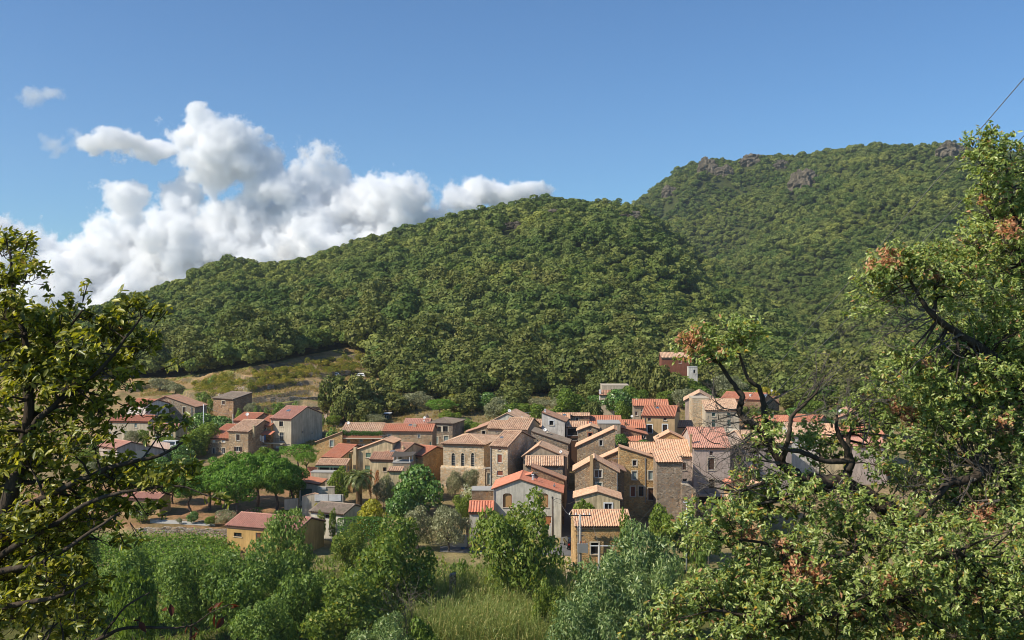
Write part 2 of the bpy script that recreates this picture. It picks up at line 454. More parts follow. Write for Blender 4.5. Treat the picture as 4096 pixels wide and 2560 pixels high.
def sheet(name, pts_uY, mat, lift=.03, label=None, n=14):
    """ribbon lying on the ground; pts: list of ((uL,Y),(uR,Y))"""
    mb = MB(); rows = []
    P = []
    for i in range(len(pts_uY)-1):
        (a, b), (c, d) = pts_uY[i], pts_uY[i+1]
        for k in range(n if i < len(pts_uY)-2 else n+1):
            t = k/n; P.append(((a[0]+(c[0]-a[0])*t, a[1]+(c[1]-a[1])*t), (b[0]+(d[0]-b[0])*t, b[1]+(d[1]-b[1])*t)))
    m = 8
    for (a, b) in P:
        rows.append([gpt(a[0]+(b[0]-a[0])*j/m, a[1]+(b[1]-a[1])*j/m)+Vector((0, 0, lift)) for j in range(m+1)])
    for r0, r1 in zip(rows[:-1], rows[1:]):
        for j in range(m): mb.face([r0[j], r0[j+1], r1[j+1], r1[j]])
    return tag(mb.build(name, mat, smooth=True), label, name, kind='structure')
asphalt = m_plain('asphalt', (.16, .155, .15), .9, 0, .2, .3)
sandy = m_plain('sandy_track', (.52, .41, .27), .95, 0, .1, .3)
sheet('road', [((1760, 137.2), (1760, 140.5)), ((2100, 136.0), (2100, 140.0)), ((2420, 134.5), (2420, 139.5))], asphalt, .05, 'grey village street')
sheet('alley', [((2238, 139.6), (2325, 139.6)), ((2248, 150), (2318, 150)), ((2252, 170), (2300, 170))], asphalt, .08, 'steep alley climbing between the houses')
sheet('sandy_track', [((2262, 122.5), (2318, 122.5)), ((2262, 128), (2330, 128)), ((2255, 134.4), (2330, 134.4))], sandy, .06, 'sandy track leading to the street')
sheet('garden_path', [((600, 147.5), (600, 149.5)), ((760, 146.8), (760, 148.6)), ((860, 146.4), (860, 147.6))], concrete, .04, 'pale path above the dry stone wall')
sheet('earth_track', [((1325, 224), (1325, 230)), ((1420, 222), (1420, 228)), ((1600, 214), (1600, 219))], m_plain('dusty_earth', (.47, .36, .22), .95, 0, .1, .3), .06, 'pale earth track at the foot of the terraces')

# ---------------------------------------------------------------- house builder
def roof_plane(mb, poly, down, period=.36, amp=.13, thick=.10, course=.38, seed=0, mi_under=1):
    """corrugated sheet of canal tiles over a planar convex polygon (list of Vectors); down = downslope direction"""
    poly = [Vector(p) for p in poly]
    nrm = Vector((0, 0, 0))
    for i in range(len(poly)):
        nrm += poly[i].cross(poly[(i+1) % len(poly)])
    if nrm.length < 1e-9: return
    nrm.normalize()
    if nrm.z < 0: nrm = -nrm; poly = poly[::-1]
    d = Vector(down); d = (d - nrm*d.dot(nrm)).normalized()
    s = d.cross(nrm).normalized()
    o = poly[0]
    P2 = [((p-o).dot(s), (p-o).dot(d)) for p in poly]
    s0 = min(p[0] for p in P2); s1 = max(p[0] for p in P2)
    dmin = min(p[1] for p in P2)
    def clip(x):
        ts = []
        for i in range(len(P2)):
            (xa, ya), (xb, yb) = P2[i], P2[(i+1) % len(P2)]
            if (xa-x)*(xb-x) <= 0 and abs(xa-xb) > 1e-9:
                ts.append(ya + (yb-ya)*(x-xa)/(xb-xa))
        return (min(ts), max(ts)) if len(ts) >= 2 else None
    nper = max(1, round((s1-s0)/period)); per = (s1-s0)/nper
    N = nper*6
    prev = None
    rng = random.Random(seed*7+int(abs(o.x)*10))
    for k in range(N+1):
        x = s0 + (s1-s0)*k/N
        xx = min(max(x, s0+1e-5), s1-1e-5)
        c = clip(xx)
        if c is None: prev = None; continue
        h = amp*abs(math.sin(math.pi*k/6))
        lo, hi = c
        cur = (o+s*xx+d*lo+nrm*h, o+s*xx+d*hi+nrm*h, k/6+.001, lo, hi)
        if prev:
            u0, u1 = prev[2], cur[2]-.002
            q = [prev[0], prev[1], cur[1], cur[0]]
            uv = [(u0, (prev[3]-dmin)/course), (u0, (prev[4]-dmin)/course), (u1, (cur[4]-dmin)/course), (u1, (cur[3]-dmin)/course)]
            mb.face(q[::-1], uv[::-1])
        prev = cur
    mb.prism([p - nrm*(thick+.012) for p in poly], nrm*thick, mi=mi_under)

def verge(mb, a, b, r=.085, mi=0):
    a = Vector(a); b = Vector(b); n = max(2, int((b-a).length/.5))
    pts = []; rad = []
    for i in range(n):
        p = a.lerp(b, i/n); q = a.lerp(b, (i+1)/n)
        pts += [p, p.lerp(q, .96)]; rad += [r*1.12, r*.88]
    mb.tube(pts, rad, 6, mi)

class House:
    def __init__(s, name, label, cat, Y, L, Rr, base, yaw=0, group=None):
        """L, Rr: (u,v) of the top left / top right of the front; base: v of the foot"""
        s.yaw = R(yaw)
        zb = z_at(base, Y)
        p = at(L[0], L[1], Y); s.loc = Vector((p.x, p.y, zb))
        s.c, s.s = math.cos(s.yaw), math.sin(s.yaw)
        s.root = empty(name, s.loc, s.yaw, label, cat, group)
        O = Vector((0, 0, CAMZ)) - s.loc
        s.O = s.tol(O)
        s.W = s.fx(*Rr)[0]
        s.zl = s.fx(*L)[1]; s.zr = s.fx(*Rr)[1]
        s.holesF = []; s.holesL = []; s.holesR = []
        s.bel = max(3.0, zb-gz(L[0], Y)+1.5)
    def tol(s, w): return Vector((w.x*s.c + w.y*s.s, -w.x*s.s + w.y*s.c, w.z))
    def ray(s, u, v): return s.tol(Vector(((u-2048)/F, 1, -(v-1280)/F)))
    def fx(s, u, v, y=0.0):
        d = s.ray(u, v); t = (y - s.O.y)/d.y; q = s.O + d*t; return (q.x, q.z)
    def sx(s, u, v, x):
        d = s.ray(u, v); t = (x - s.O.x)/d.x; q = s.O + d*t; return (q.y, q.z)
    def solve_d(s, u, v, ze, pitch):
        lo, hi = .3, 30
        for _ in range(40):
            m = (lo+hi)/2
            z = s.fx(u, v, m)[1]
            if ze + pitch*m < z: lo = m
            else: hi = m
        return (lo+hi)/2
    # panel helpers -------------------------------------------------
    def frame(s, plane):
        if plane == 'F': return (lambda a, z, o=0: Vector((a, -o, z)))
        if plane == 'L': return (lambda a, z, o=0: Vector((-o, a, z)))
        if plane == 'R': return (lambda a, z, o=0: Vector((s.W+o, a, z)))
        if plane == 'B': return (lambda a, z, o=0: Vector((a, s.D+o, z)))
    def panel(s, mb, plane, outline, holes, reveal=.24):
        fr = s.frame(plane)
        polys = [[Vector((a, z, 0)) for a, z in outline]] + [[Vector((a, z, 0)) for a, z in h] for h in holes]
        flat = [p for q in polys for p in q]
        for tri in tessellate_polygon(polys):
            mb.face([fr(flat[i].x, flat[i].y) for i in tri])
        for h in holes:
            for i in range(len(h)):
                a, b = h[i], h[(i+1) % len(h)]
                mb.face([fr(a[0], a[1]), fr(b[0], b[1]), fr(b[0], b[1], -reveal), fr(a[0], a[1], -reveal)])
    # main bodies ----------------------------------------------------
    def profile(s, top, D, wall, roof, ov=.35, vo=.18, under=None, rooff=True, period=.36, verge_mat=None, side_verge=True):
        """front outline with a varied top (gable or one slope seen end on), extruded back by D.  top: [(u,v),...] left to right"""
        s.D = D
        pts = [s.fx(u, v) for u, v in top]
        pts[0] = (0.0, pts[0][1]); pts[-1] = (s.W, pts[-1][1])
        s.top = pts
        s.wallmat = wall
        s._side = lambda plane: [(0, -s.bel), (D, -s.bel), (D, pts[0][1] if plane == 'L' else pts[-1][1]), (0, pts[0][1] if plane == 'L' else pts[-1][1])]
        s._front = [(0, -s.bel)] + [(s.W, -s.bel)] + pts[::-1]
        s.roofmat = roof
        if not rooff: return s
        mb = MB()
        peaks = []
        for i in range(len(pts)-1):
            (xa, za), (xb, zb) = pts[i], pts[i+1]
            dx, dz = xb-xa, zb-za
            if dx < .05: continue
            L = math.hypot(dx, dz); ux, uz = dx/L, dz/L
            a = Vector((xa, 0, za)); b = Vector((xb, 0, zb))
            if i == 0 and dz >= 0: a -= Vector((ux, 0, uz))*ov
            if i == len(pts)-2 and dz <= 0: b += Vector((ux, 0, uz))*ov
            y0, y1 = -vo, D+vo
            lift = Vector((0, 0, .13))
            q = [Vector((a.x, y0, a.z))+lift, Vector((b.x, y0, b.z))+lift, Vector((b.x, y1, b.z))+lift, Vector((a.x, y1, a.z))+lift]
            down = Vector((-dx, 0, -dz)) if dz >= 0 else Vector((dx, 0, dz))
            roof_plane(mb, q, down, period, seed=i)
            verge(mb, Vector((a.x, y0+.05, a.z+.19)), Vector((b.x, y0+.05, b.z+.19)))
            if i > 0:
                dzp = pts[i][1]-pts[i-1][1]
                if dzp > 0 and dz <= 0: peaks.append((xa, za))
        for (x, z) in peaks: verge(mb, (x, -vo, z+.17), (x, D+vo, z+.17), .11)
        s.roof = mb.build('roof', [roof, under or brown_wood], s.root)
        return s
    def slope(s, ridge, wall, roof, pitch=.3, shed=False, ov=.3, vo=.15, D=None, back=None, period=.36, under=None, cornice=True, hip=False, d=None, cmat=None):
        """eave along the front, roof rising away.  ridge: (u,v) of any point of the ridge"""
        ze = (s.zl + s.zr)/2
        if d is None: d = s.solve_d(ridge[0], ridge[1], ze, pitch)
        else: pitch = (s.fx(ridge[0], ridge[1], d)[1]-ze)/d
        s.d = d; s.pitch = pitch; zr = ze + pitch*d
        s.D = D or (d if shed else 2*d)
        zb = zr if shed else zr - pitch*(s.D-d)
        s.ze, s.zrg = ze, zr
        s.wallmat = wall
        s._front = [(0, -s.bel), (s.W, -s.bel), (s.W, ze), (0, ze)]
        side = [(0, -s.bel), (s.D, -s.bel), (s.D, zb)] + ([(d, zr)] if not shed else []) + [(0, ze)]
        s._side = lambda plane: side
        if hip:
            s._side = lambda plane: [(0, -s.bel), (s.D, -s.bel), (s.D, ze), (0, ze)]
        s.roofmat = roof
        lift = Vector((0, 0, .13))
        mb = MB()
        W = s.W
        if hip:
            h = min(hip if hip is not True else d, W/2-.05)
            e = [Vector((-ov, -ov, ze-pitch*ov)), Vector((W+ov, -ov, ze-pitch*ov)), Vector((W+ov, s.D+ov, ze-pitch*ov)), Vector((-ov, s.D+ov, ze-pitch*ov))]
            r0, r1 = Vector((h, d, zr)), Vector((W-h, d, zr))
            e = [p+lift for p in e]; r0 = r0+lift; r1 = r1+lift
            roof_plane(mb, [e[0], e[1], r1, r0], (0, -1, -pitch), period)
            roof_plane(mb, [e[2], e[3], r0, r1], (0, 1, -pitch), period)
            roof_plane(mb, [e[1], e[2], r1], (1, 0, -(zr-ze)/h), period)
            roof_plane(mb, [e[3], e[0], r0], (-1, 0, -(zr-ze)/h), period)
            for a, b in ((e[0], r0), (e[1], r1), (e[2], r1), (e[3], r0), (r0, r1)):
                verge(mb, a+Vector((0, 0, .05)), b+Vector((0, 0, .05)), .11)
        else:
            q = [Vector((-vo, -ov, ze-pitch*ov)), Vector((W+vo, -ov, ze-pitch*ov)), Vector((W+vo, d, zr)), Vector((-vo, d, zr))]
            roof_plane(mb, [p+lift for p in q], (0, -1, -pitch), period)
            for x in (-vo+.06, W+vo-.06):
                verge(mb, Vector((x, -ov, ze-pitch*ov+.19)), Vector((x, d, zr+.19)))
            if not shed:
                q = [Vector((-vo, d, zr)), Vector((W+vo, d, zr)), Vector((W+vo, s.D+ov, zb-pitch*ov)), Vector((-vo, s.D+ov, zb-pitch*ov))]
                roof_plane(mb, [p+lift for p in q], (0, 1, -pitch), period)
                for x in (-vo+.06, W+vo-.06):
                    verge(mb, Vector((x, s.D+ov, zb-pitch*ov+.19)), Vector((x, d, zr+.19)))
            verge(mb, (-vo, d, zr+.17), (W+vo, d, zr+.17), .12)
        s.roof = mb.build('roof', [roof, under or brown_wood], s.root)
        if cornice:
            cb = MB()
            x = .02; n = max(2, int(W/.26))
            cb.box((.01, -.09, ze-.30), (W-.01, -.003, ze-.17))
            for k in range(n):
                xa = (k+.12)*W/n
                cb.box((xa, -.2, ze-.165), (xa+W/n*.7, -.003, ze-.05))
            cb.build('cornice', cmat or roof, s.root)
        return s
    def flat(s, D, wall, coping=None):
        s.D = D; ze = (s.zl+s.zr)/2; s.ze = ze; s.wallmat = wall
        s._front = [(0, -s.bel), (s.W, -s.bel), (s.W, ze), (0, ze)]
        s._side = lambda plane: [(0, -s.bel), (D, -s.bel), (D, ze), (0, ze)]
        mb = MB(); mb.box((-.06, -.06, ze), (s.W+.06, D+.06, ze+.14))
        s.roof = mb.build('roof', coping or concrete, s.root); return s
    def finish(s):
        mb = MB()
        s.panel(mb, 'F', s._front, s.holesF)
        s.panel(mb, 'L', s._side('L'), s.holesL)
        s.panel(mb, 'R', s._side('R'), s.holesR)
        fr = s.frame('B')
        mb.face([fr(a, z) for a, z in s._front])
        s.wall = mb.build('wall', s.wallmat, s.root)
        return s
    # openings ---------------------------------------------------------
    def rect(s, plane, c, x0, y0, x1, y1):
        u0, v0 = px(c, x0, y0); u1, v1 = px(c, x1, y1)
        if plane == 'F': a, b = s.fx(u0, v0), s.fx(u1, v1)
        else:
            X = s.W if plane == 'R' else 0.0
            a, b = s.sx(u0, v0, X), s.sx(u1, v1, X)
        lo, hi = min(a[0], b[0]), max(a[0], b[0]); zl, zh = min(a[1], b[1]), max(a[1], b[1])
        return lo, zl, hi, zh
    def w(s, c, x0, y0, x1, y1, kind='glass', mat=None, trim=None, plane='F', sill=True, fmat=None, label=None, open_mat=None):
        a0, z0, a1, z1 = s.rect(plane, c, x0, y0, x1, y1)
        lim = s.W if plane == 'F' else s.D
        a0 = max(a0, .08); a1 = min(a1, lim-.08)
        if a1-a0 < .15 or z1-z0 < .15: return None
        fr = s.frame(plane)
        hole = [(a0, z0), (a1, z0), (a1, z1), (a0, z1)]
        top = z1
        if kind == 'arch':
            hw = (a1-a0)/2; am = (a0+a1)/2; zs = z1-hw*1.5
            hole = [(a0, z0), (a1, z0), (a1, zs)]
            for k in range(1, 5): hole.append((a1-hw*(1-math.cos(k/5*math.pi/2))*1.0, zs+(z1-zs)*math.sin(k/5*math.pi/2)))
            hole.append((am, z1))
            for k in range(4, 0, -1): hole.append((a0+hw*(1-math.cos(k/5*math.pi/2)), zs+(z1-zs)*math.sin(k/5*math.pi/2)))
            hole.append((a0, zs))
        if kind == 'seg':
            zs = z1-(a1-a0)*.16
            hole = [(a0, z0), (a1, z0), (a1, zs), (a0+(a1-a0)*.75, z1-.02*(z1-zs)), ((a0+a1)/2, z1), (a0+(a1-a0)*.25, z1-.02*(z1-zs)), (a0, zs)]
        {'F': s.holesF, 'L': s.holesL, 'R': s.holesR}[plane].append(hole)
        def bx(mb, p0, q0, p1, q1, o0, o1):
            poly = [fr(p0, q0, o0), fr(p1, q0, o0), fr(p1, q1, o0), fr(p0, q1, o0)]
            mb.prism(poly, fr(0, 0, o1)-fr(0, 0, o0))
        t = .055
        fm = fmat or white_paint
        nm = 'door' if kind in ('door', 'garage') else 'window'
        f = MB()
        if kind in ('arch', 'seg'):
            n = len(hole); am, zm = (a0+a1)/2, (z0+z1)/2
            for i in range(n):
                p, q = hole[i], hole[(i+1) % n]
                pi = (p[0]+(am-p[0])*.16, p[1]+(zm-p[1])*.05); qi = (q[0]+(am-q[0])*.16, q[1]+(zm-q[1])*.05)
                f.prism([fr(*p, -.10), fr(*q, -.10), fr(*qi, -.10), fr(*pi, -.10)], fr(0, 0, -.16)-fr(0, 0, -.10))
        else:
            e = .004
            bx(f, a0+e, z0+e, a0+t, z1-e, -.16, -.10); bx(f, a1-t, z0+e, a1-e, z1-e, -.16, -.10)
            bx(f, a0+t, z1-t, a1-t, z1-e, -.16, -.10); bx(f, a0+t, z0+e, a1-t, z0+t, -.16, -.10)
        if kind in ('glass', 'swing'):
            am = (a0+a1)/2
            if a1-a0 > .6: bx(f, am-t*.6, z0+t, am+t*.6, z1-t, -.15, -.105)
            if z1-z0 > 1.3: bx(f, a0+t, z0+(z1-z0)*.62, a1-t, z0+(z1-z0)*.62+.035, -.148, -.108)
        if kind == 'arch':
            for k in range(1, 6):
                zz = z0+(z1-z0)*k/6.2
                bx(f, a0+.08, zz, a1-.08, zz+.04, -.15, -.11)
        w = f.build(nm, fm, s.root)
        if label: w['label'] = label
        p = MB()
        if kind in ('arch', 'seg'):
            p.face([fr(x, z, -.19) for x, z in hole])
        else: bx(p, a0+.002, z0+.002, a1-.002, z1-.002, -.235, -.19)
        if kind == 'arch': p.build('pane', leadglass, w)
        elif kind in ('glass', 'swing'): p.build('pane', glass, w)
        elif kind == 'open': p.build('pane', inner_shade, w)  # dark sheet behind the open hole, shade put into its colour
        elif kind == 'seg': p.build('shutter', mat or tan_wood, w)
        elif kind in ('shut', 'garage', 'door'):
            q = MB(); am = (a0+a1)/2; g = .012
            if kind == 'shut' and a1-a0 > .55:
                for (b0, b1) in ((a0+t+.003, am-g), (am+g, a1-t-.003)):
                    q = MB(); bx(q, b0, z0+t+.003, b1, z1-t-.003, -.15, -.115)
                    for zz in np.arange(z0+t+.1, z1-t-.12, .16): bx(q, b0+.05, zz, b1-.05, zz+.07, -.114, -.10)
                    q.build('shutter', mat, w)
            else:
                bx(q, a0+t+.003, z0+t+.003, a1-t-.003, z1-t-.003, -.15, -.12)
                for k in range(1, 5):
                    zz = z0+(z1-z0)*k/5
                    bx(q, a0+t+.05, zz, a1-t-.05, zz+.05, -.119, -.105)
                q.build('shutter' if nm == 'window' else 'door_leaf', mat, w)
                if nm == 'door':
                    h = MB(); bx(h, a1-t-.16, z0+(z1-z0)*.45, a1-t-.11, z0+(z1-z0)*.45+.14, -.118, -.06); h.build('handle', dark_metal, w)
        if kind == 'swing':
            hw = (a1-a0)/2
            for (b0, b1) in ((a0-hw-.02, a0-.03), (a1+.03, a1+hw+.02)):
                q = MB(); bx(q, b0, z0, b1, z1, .008, .05)
                for zz in np.arange(z0+.1, z1-.12, .18): bx(q, b0+.05, zz, b1-.05, zz+.08, .051, .065)
                q.build('shutter', mat, w)
        if trim:
            q = MB(); b = .16
            if kind == 'arch':
                n = len(hole); am, zm = (a0+a1)/2, (z0+z1)/2
                for i in range(n-0):
                    p1, p2 = hole[i], hole[(i+1) % n]
                    o1 = (p1[0]-(am-p1[0])*.3, p1[1]-(zm-p1[1])*.06); o2 = (p2[0]-(am-p2[0])*.3, p2[1]-(zm-p2[1])*.06)
                    q.prism([fr(*p1, .003), fr(*p2, .003), fr(*o2, .003), fr(*o1, .003)], fr(0, 0, .05)-fr(0, 0, .003))
            elif kind == 'seg':
                pass
            else:
                if kind == 'swing':
                    bx(q, a0-.1, z1, a1+.1, z1+b, .003, .04)
                else:
                    bx(q, a0-b, z0, a0, z1, .003, .035); bx(q, a1, z0, a1+b, z1, .003, .035); bx(q, a0-b, z1, a1+b, z1+b, .003, .035)
                if not sill: bx(q, a0-b, z0-b*.6, a1+b, z0, .003, .035)
            if q.v: q.build('surround', trim, w)
        if sill and nm == 'window' and kind != 'arch':
            q = MB(); bx(q, a0-.12, z0-.09, a1+.12, z0-.004, -.05, .09); q.build('sill', stone_trim, w)
        return w
    def chimney(s, c, x, ytop, wpx, y, h, mat=None, pot=True):
        """x,ytop: crop pixel of the stack's top middle; wpx its width in crop pixels; y: local depth; h: height of stack built"""
        u, v = px(c, x, ytop); sc = CROPS[c][2]
        X, Z = s.fx(u, v, y); wd = wpx/sc/F*(s.loc.y+y); w2 = max(.12, wd/2)
        mb = MB()
        mb.box((X-w2, y-w2, Z-h), (X+w2, y+w2, Z-.14)); mb.box((X-w2-.07, y-w2-.07, Z-.14), (X+w2+.07, y+w2+.07, Z-.05))
        if pot: mb.tube([(X, y, Z-.05), (X, y, Z+.22)], [w2*.5, w2*.4], 8)
        mb.build('chimney', mat or stone_trim, s.roof)
        return s
    def skylight(s, c, x, y, wpx):
        u, v = px(c, x, y)
        # meet the front roof plane
        d = s.ray(u, v); n = Vector((0, -s.pitch, 1)); p0 = Vector((0, 0, s.ze+.2))
        t = (p0-s.O).dot(n)/d.dot(n); q = s.O + d*t
        w2 = wpx/CROPS[c][2]/F*s.loc.y/2
        ey = Vector((0, 1, s.pitch)).normalized(); nz = n.normalized()
        mb = MB()
        P = [q+Vector((-w2, 0, 0))-ey*w2*1.2, q+Vector((w2, 0, 0))-ey*w2*1.2, q+Vector((w2, 0, 0))+ey*w2*1.2, q+Vector((-w2, 0, 0))+ey*w2*1.2]
        mb.prism(P, nz*.1)
        sk = mb.build('skylight', grey_metal, s.roof)
        mb = MB(); k = .8
        P2 = [q+(p-q)*k+nz*.103 for p in P]; mb.prism(P2, nz*.012); mb.build('pane', skyglass, sk)
        return s
    def downpipe(s, c, x, y0, y1, plane='F'):
        u, v = px(c, x, y0); u1, v1 = px(c, x, y1)
        a, z0 = s.fx(u, v); _, z1 = s.fx(u1, v1)
        a = min(max(a, .1), s.W-.1)
        mb = MB(); mb.tube([(a, -.09, z0), (a, -.09, z1)], .06, 6); mb.build('downpipe', grey_metal, s.root)
leadglass = m_glass('leaded_glass', (.05, .065, .085))
skyglass = m_glass('skylight_glass', (.10, .14, .18))

def dish(c, x, y, dpx, Y, face=-20, label=None, post=1.0):
    u, v = px(c, x, y); p = at(u, v, Y); r = dpx/CROPS[c][2]/F*Y/2
    e = empty('satellite_dish', p, R(face), label, 'satellite dish', 'satellite dishes on the village roofs')
    M = Matrix.Rotation(R(68), 3, 'X')
    prof = [(0.0001, -.02), (r*.35, 0), (r*.7, r*.09), (r*.95, r*.2), (r, r*.22), (r*.97, r*.235), (r*.7, r*.12), (r*.35, .03), (.0001, .012)]
    mb = MB(); mb.lathe(prof, 18, M=M); mb.build('reflector', dish_white, e, smooth=True)
    mb = MB(); mb.tube([M @ Vector((0, -r, r*.2)), M @ Vector((0, -r*.25, r*1.05))], .02, 5)
    q = M @ Vector((0, -r*.2, r*1.1)); mb.tube([q, q+Vector((0, .12, .02))], .055, 6); mb.build('feed_arm', grey_metal, e)
    mb = MB(); mb.tube([(0, .06, 0), (0, .16, -.1), (0, .16, -post)], .035, 6); mb.build('mast', grey_metal, e)
# ---------------------------------------------------------------- the village
def HS(name, label, Y, c, xl, yl, xr, yr, yb, yaw=0, cat='house'):
    return House(name, label, cat, Y, px(c, xl, yl), px(c, xr, yr), px(c, 0, yb)[1], yaw)
def prof(h, c, pts, *a, **k): return h.profile([px(c, x, y) for x, y in pts], *a, **k)

# ---- far left group
h = HS('rendered_house', 'white gabled house beside the brown stone gable at the far left', 222, 'A', 285, 330, 490, 322, 600, -28)
h.slope(px('A', 440, 262), plWhite, tileRed)
h.w('A', 272, 342, 306, 366, 'shut', brown_wood); h.w('A', 622, 330, 640, 430, 'shut', brown_wood, plane='R'); h.finish()
h = HS('stone_house', 'brown stone house with wide asymmetric gable and shuttered windows at the far left', 226, 'A', 612, 272, 1022, 345, 560, -8)
prof(h, 'A', [(612, 272), (705, 234), (1022, 346)], 6, stoneC, tileBrown)
h.w('A', 888, 345, 922, 418, 'shut', brown_wood, cream_trim); h.w('A', 890, 486, 942, 535, 'shut', brown_wood); h.w('A', 695, 368, 720, 455, 'glass', trim=cream_trim)
h.chimney('A', 780, 215, 22, 4, 2.0, stoneC); h.downpipe('A', 985, 345, 540); h.finish()
h = HS('rendered_house', 'low beige house with lilac shutters and pink tiled roof above the parked van', 205, 'A', 525, 583, 812, 583, 775, -10)
h.slope(px('A', 700, 531), plCream, tilePink)
h.w('A', 608, 636, 636, 690, 'swing', pale_blue_wood); h.w('A', 735, 630, 765, 695, 'swing', pale_blue_wood); h.finish()
h = HS('rendered_house', 'pink roofed house with cream garage wall lowest of the far left houses', 188, 'A', -10, 778, 185, 778, 935, -38)
h.slope(px('A', 120, 698), plPink, tilePink, D=11)
h.w('A', 95, 810, 130, 870, 'shut', green_wood); h.w('A', 316, 815, 342, 875, 'shut', green_wood, plane='R'); h.w('A', 385, 818, 512, 905, 'garage', cream_trim, plane='R'); h.finish()
h = HS('rendered_house', 'beige house with red roof half hidden behind the leaves of the left oak', 214, 'A', 90, 502, 520, 500, 700, -8)
h.slope(px('A', 300, 438), plPale, tileRed)
for x, y in ((75, 520), (340, 515), (232, 600), (60, 610)): h.w('A', x+30, y, x+56, y+50, 'shut', pale_blue_wood)
h.finish()
# ---- hut on the terraces
h = HS('stone_hut', 'square stone hut with single sloping brown roof on the dry terraces', 240, 'A', 1220, 260, 1435, 258, 392, -35, 'hut')
h.slope(px('A', 1480, 186), stoneE, tileMoss, shed=True, D=5.6, d=5.6, cornice=False)
h.w('A', 1312, 278, 1345, 322, 'shut', brown_wood, stone_trim); h.w('A', 1384, 354, 1420, 391, 'door', tan_wood); h.chimney('A', 1285, 205, 24, 2.2, 1.6); h.finish()
# ---- red roofed row
h = HS('stone_house', 'stone house with low bright red roof at the left end of the red roofed row', 203, 'A', 1157, 685, 1383, 680, 880, -18)
h.slope(px('A', 1400, 537), stoneA, tileRed)
for a in ((1208, 690, 1238, 728), (1312, 688, 1345, 726)): h.w('A', *a, 'shut', white_paint, stone_trim)
for a in ((1208, 785, 1240, 855), (1312, 783, 1345, 848)): h.w('A', *a, 'glass', trim=stone_trim)
h.finish()
h = HS('stone_house', 'stone house with dark open shutters and speckled old roof beside the laundry balcony', 201, 'A', 1383, 613, 1595, 610, 880, -18)
h.slope(px('A', 1560, 487), stoneA, tileOld)
h.w('A', 1465, 637, 1503, 708, 'shut', dark_wood, stone_trim); h.w('A', 1462, 772, 1505, 822, 'swing', dark_wood, stone_trim)
h.chimney('A', 1655, 540, 20, 1.0, 2.4, plCream, False); h.finish()
h = HS('stone_house', 'small stone house with one dark window set back behind the laundry balcony', 206, 'A', 1690, 546, 1838, 546, 800, -18)
h.slope(px('A', 1770, 440), stoneB, tileRed); h.w('A', 1765, 560, 1788, 592, 'open', trim=stone_trim)
h.w('A', 1700, 650, 1785, 735, 'open'); h.w('A', 1640, 775, 1665, 800, 'shut', brown_wood); h.finish()
mb = MB(); a = h.fx(*px('A', 1675, 742)); b = h.fx(*px('A', 1785, 742)); q = h.fx(*px('A', 1600, 742))
mb.box((q[0], -1.6, a[1]-.35), (b[0]+.4, -.004, a[1]-.1)); bal = mb.build('balcony', cream_trim, h.root)
mb = MB()
for k in range(18):
    x = q[0]+.06+(b[0]-q[0]+.25)*k/17; mb.box((x, -1.56, a[1]-.1), (x+.03, -1.53, a[1]+.95))
mb.box((q[0]+.04, -1.58, a[1]+.95), (b[0]+.36, -1.51, a[1]+1.0)); mb.build('railing', dark_metal, bal)
mb = MB(); t0 = h.fx(*px('A', 1675, 620))
mb.prism([(a[0], -1.7, t0[1]-.1), (b[0]+2.2, -1.7, t0[1]-.1), (b[0]+2.2, -.02, t0[1]+.45), (a[0], -.02, t0[1]+.45)], (0, 0, .06)); mb.build('awning', tileBright, h.root)
# laundry
def cloth(name, label, c, x0, y0, x1, y1, Y, m):
    u0, v0 = px(c, x0, y0); u1, v1 = px(c, x1, y1); p = at(u0, v0, Y); q = at(u1, v1, Y)
    n = 10; mb = MB()
    for i in range(n):
        f0, f1 = i/n, (i+1)/n
        w0, w1 = math.sin(f0*9)*.1, math.sin(f1*9)*.1
        s0, s1 = .12*math.sin(f0*5), .12*math.sin(f1*5)
        xa, xb = p.x+(q.x-p.x)*f0, p.x+(q.x-p.x)*f1
        mb.prism([(xa, Y+w0*.3, p.z), (xb, Y+w1*.3, p.z), (xb, Y+w1, q.z+s1), (xa, Y+w0, q.z+s0)], (0, .015, 0))
    tag(mb.build(name, m), label, 'laundry')
cloth('hanging_sheet', 'pale grey sheet drying on the balcony rail', 'A', 1688, 648, 1735, 705, 203.6, white_paint)
cloth('hanging_sheet', 'white sheet with folds drying beside a dark blue cloth', 'A', 1738, 655, 1765, 722, 203.55, white_paint)
cloth('hanging_cloth', 'dark blue cloth drying at the right of the balcony', 'A', 1766, 645, 1784, 700, 203.6, blue_paint)
h = HS('stone_house', 'red roof with a small stack rising behind the speckled roof of the row', 214, 'A', 1437, 497, 1640, 497, 640, -18)
h.slope(px('A', 1620, 412), stoneC, tileRed); h.chimney('A', 1662, 425, 30, 5, 1.2); h.finish()
h = HS('rendered_house', 'tall pale house with red gabled roof and balcony at the right end of the row', 206, 'A', 1838, 478, 2057, 470, 860, -18)
h.slope(px('A', 2060, 342), plPale, tilePink)
h.w('A', 1928, 497, 1970, 553, 'glass', trim=cream_trim, fmat=dark_wood); h.w('A', 1932, 616, 1976, 720, 'glass', trim=cream_trim, sill=False)
h.w('A', 1832, 762, 1868, 840, 'shut', white_paint); h.w('A', 1890, 760, 1950, 840, 'shut', white_paint)
h.w('A', 2171, 600, 2187, 625, 'open', plane='R', sill=False); h.w('A', 2276, 622, 2288, 636, 'open', plane='R', sill=False)
h.skylight('A', 2028, 384, 42)
a = h.fx(*px('A', 1800, 720)); b = h.fx(*px('A', 1992, 720))
mb = MB(); mb.box((a[0], -1.1, a[1]-.25), (b[0], -.004, a[1])); bal = mb.build('balcony', cream_trim, h.root)
mb = MB()
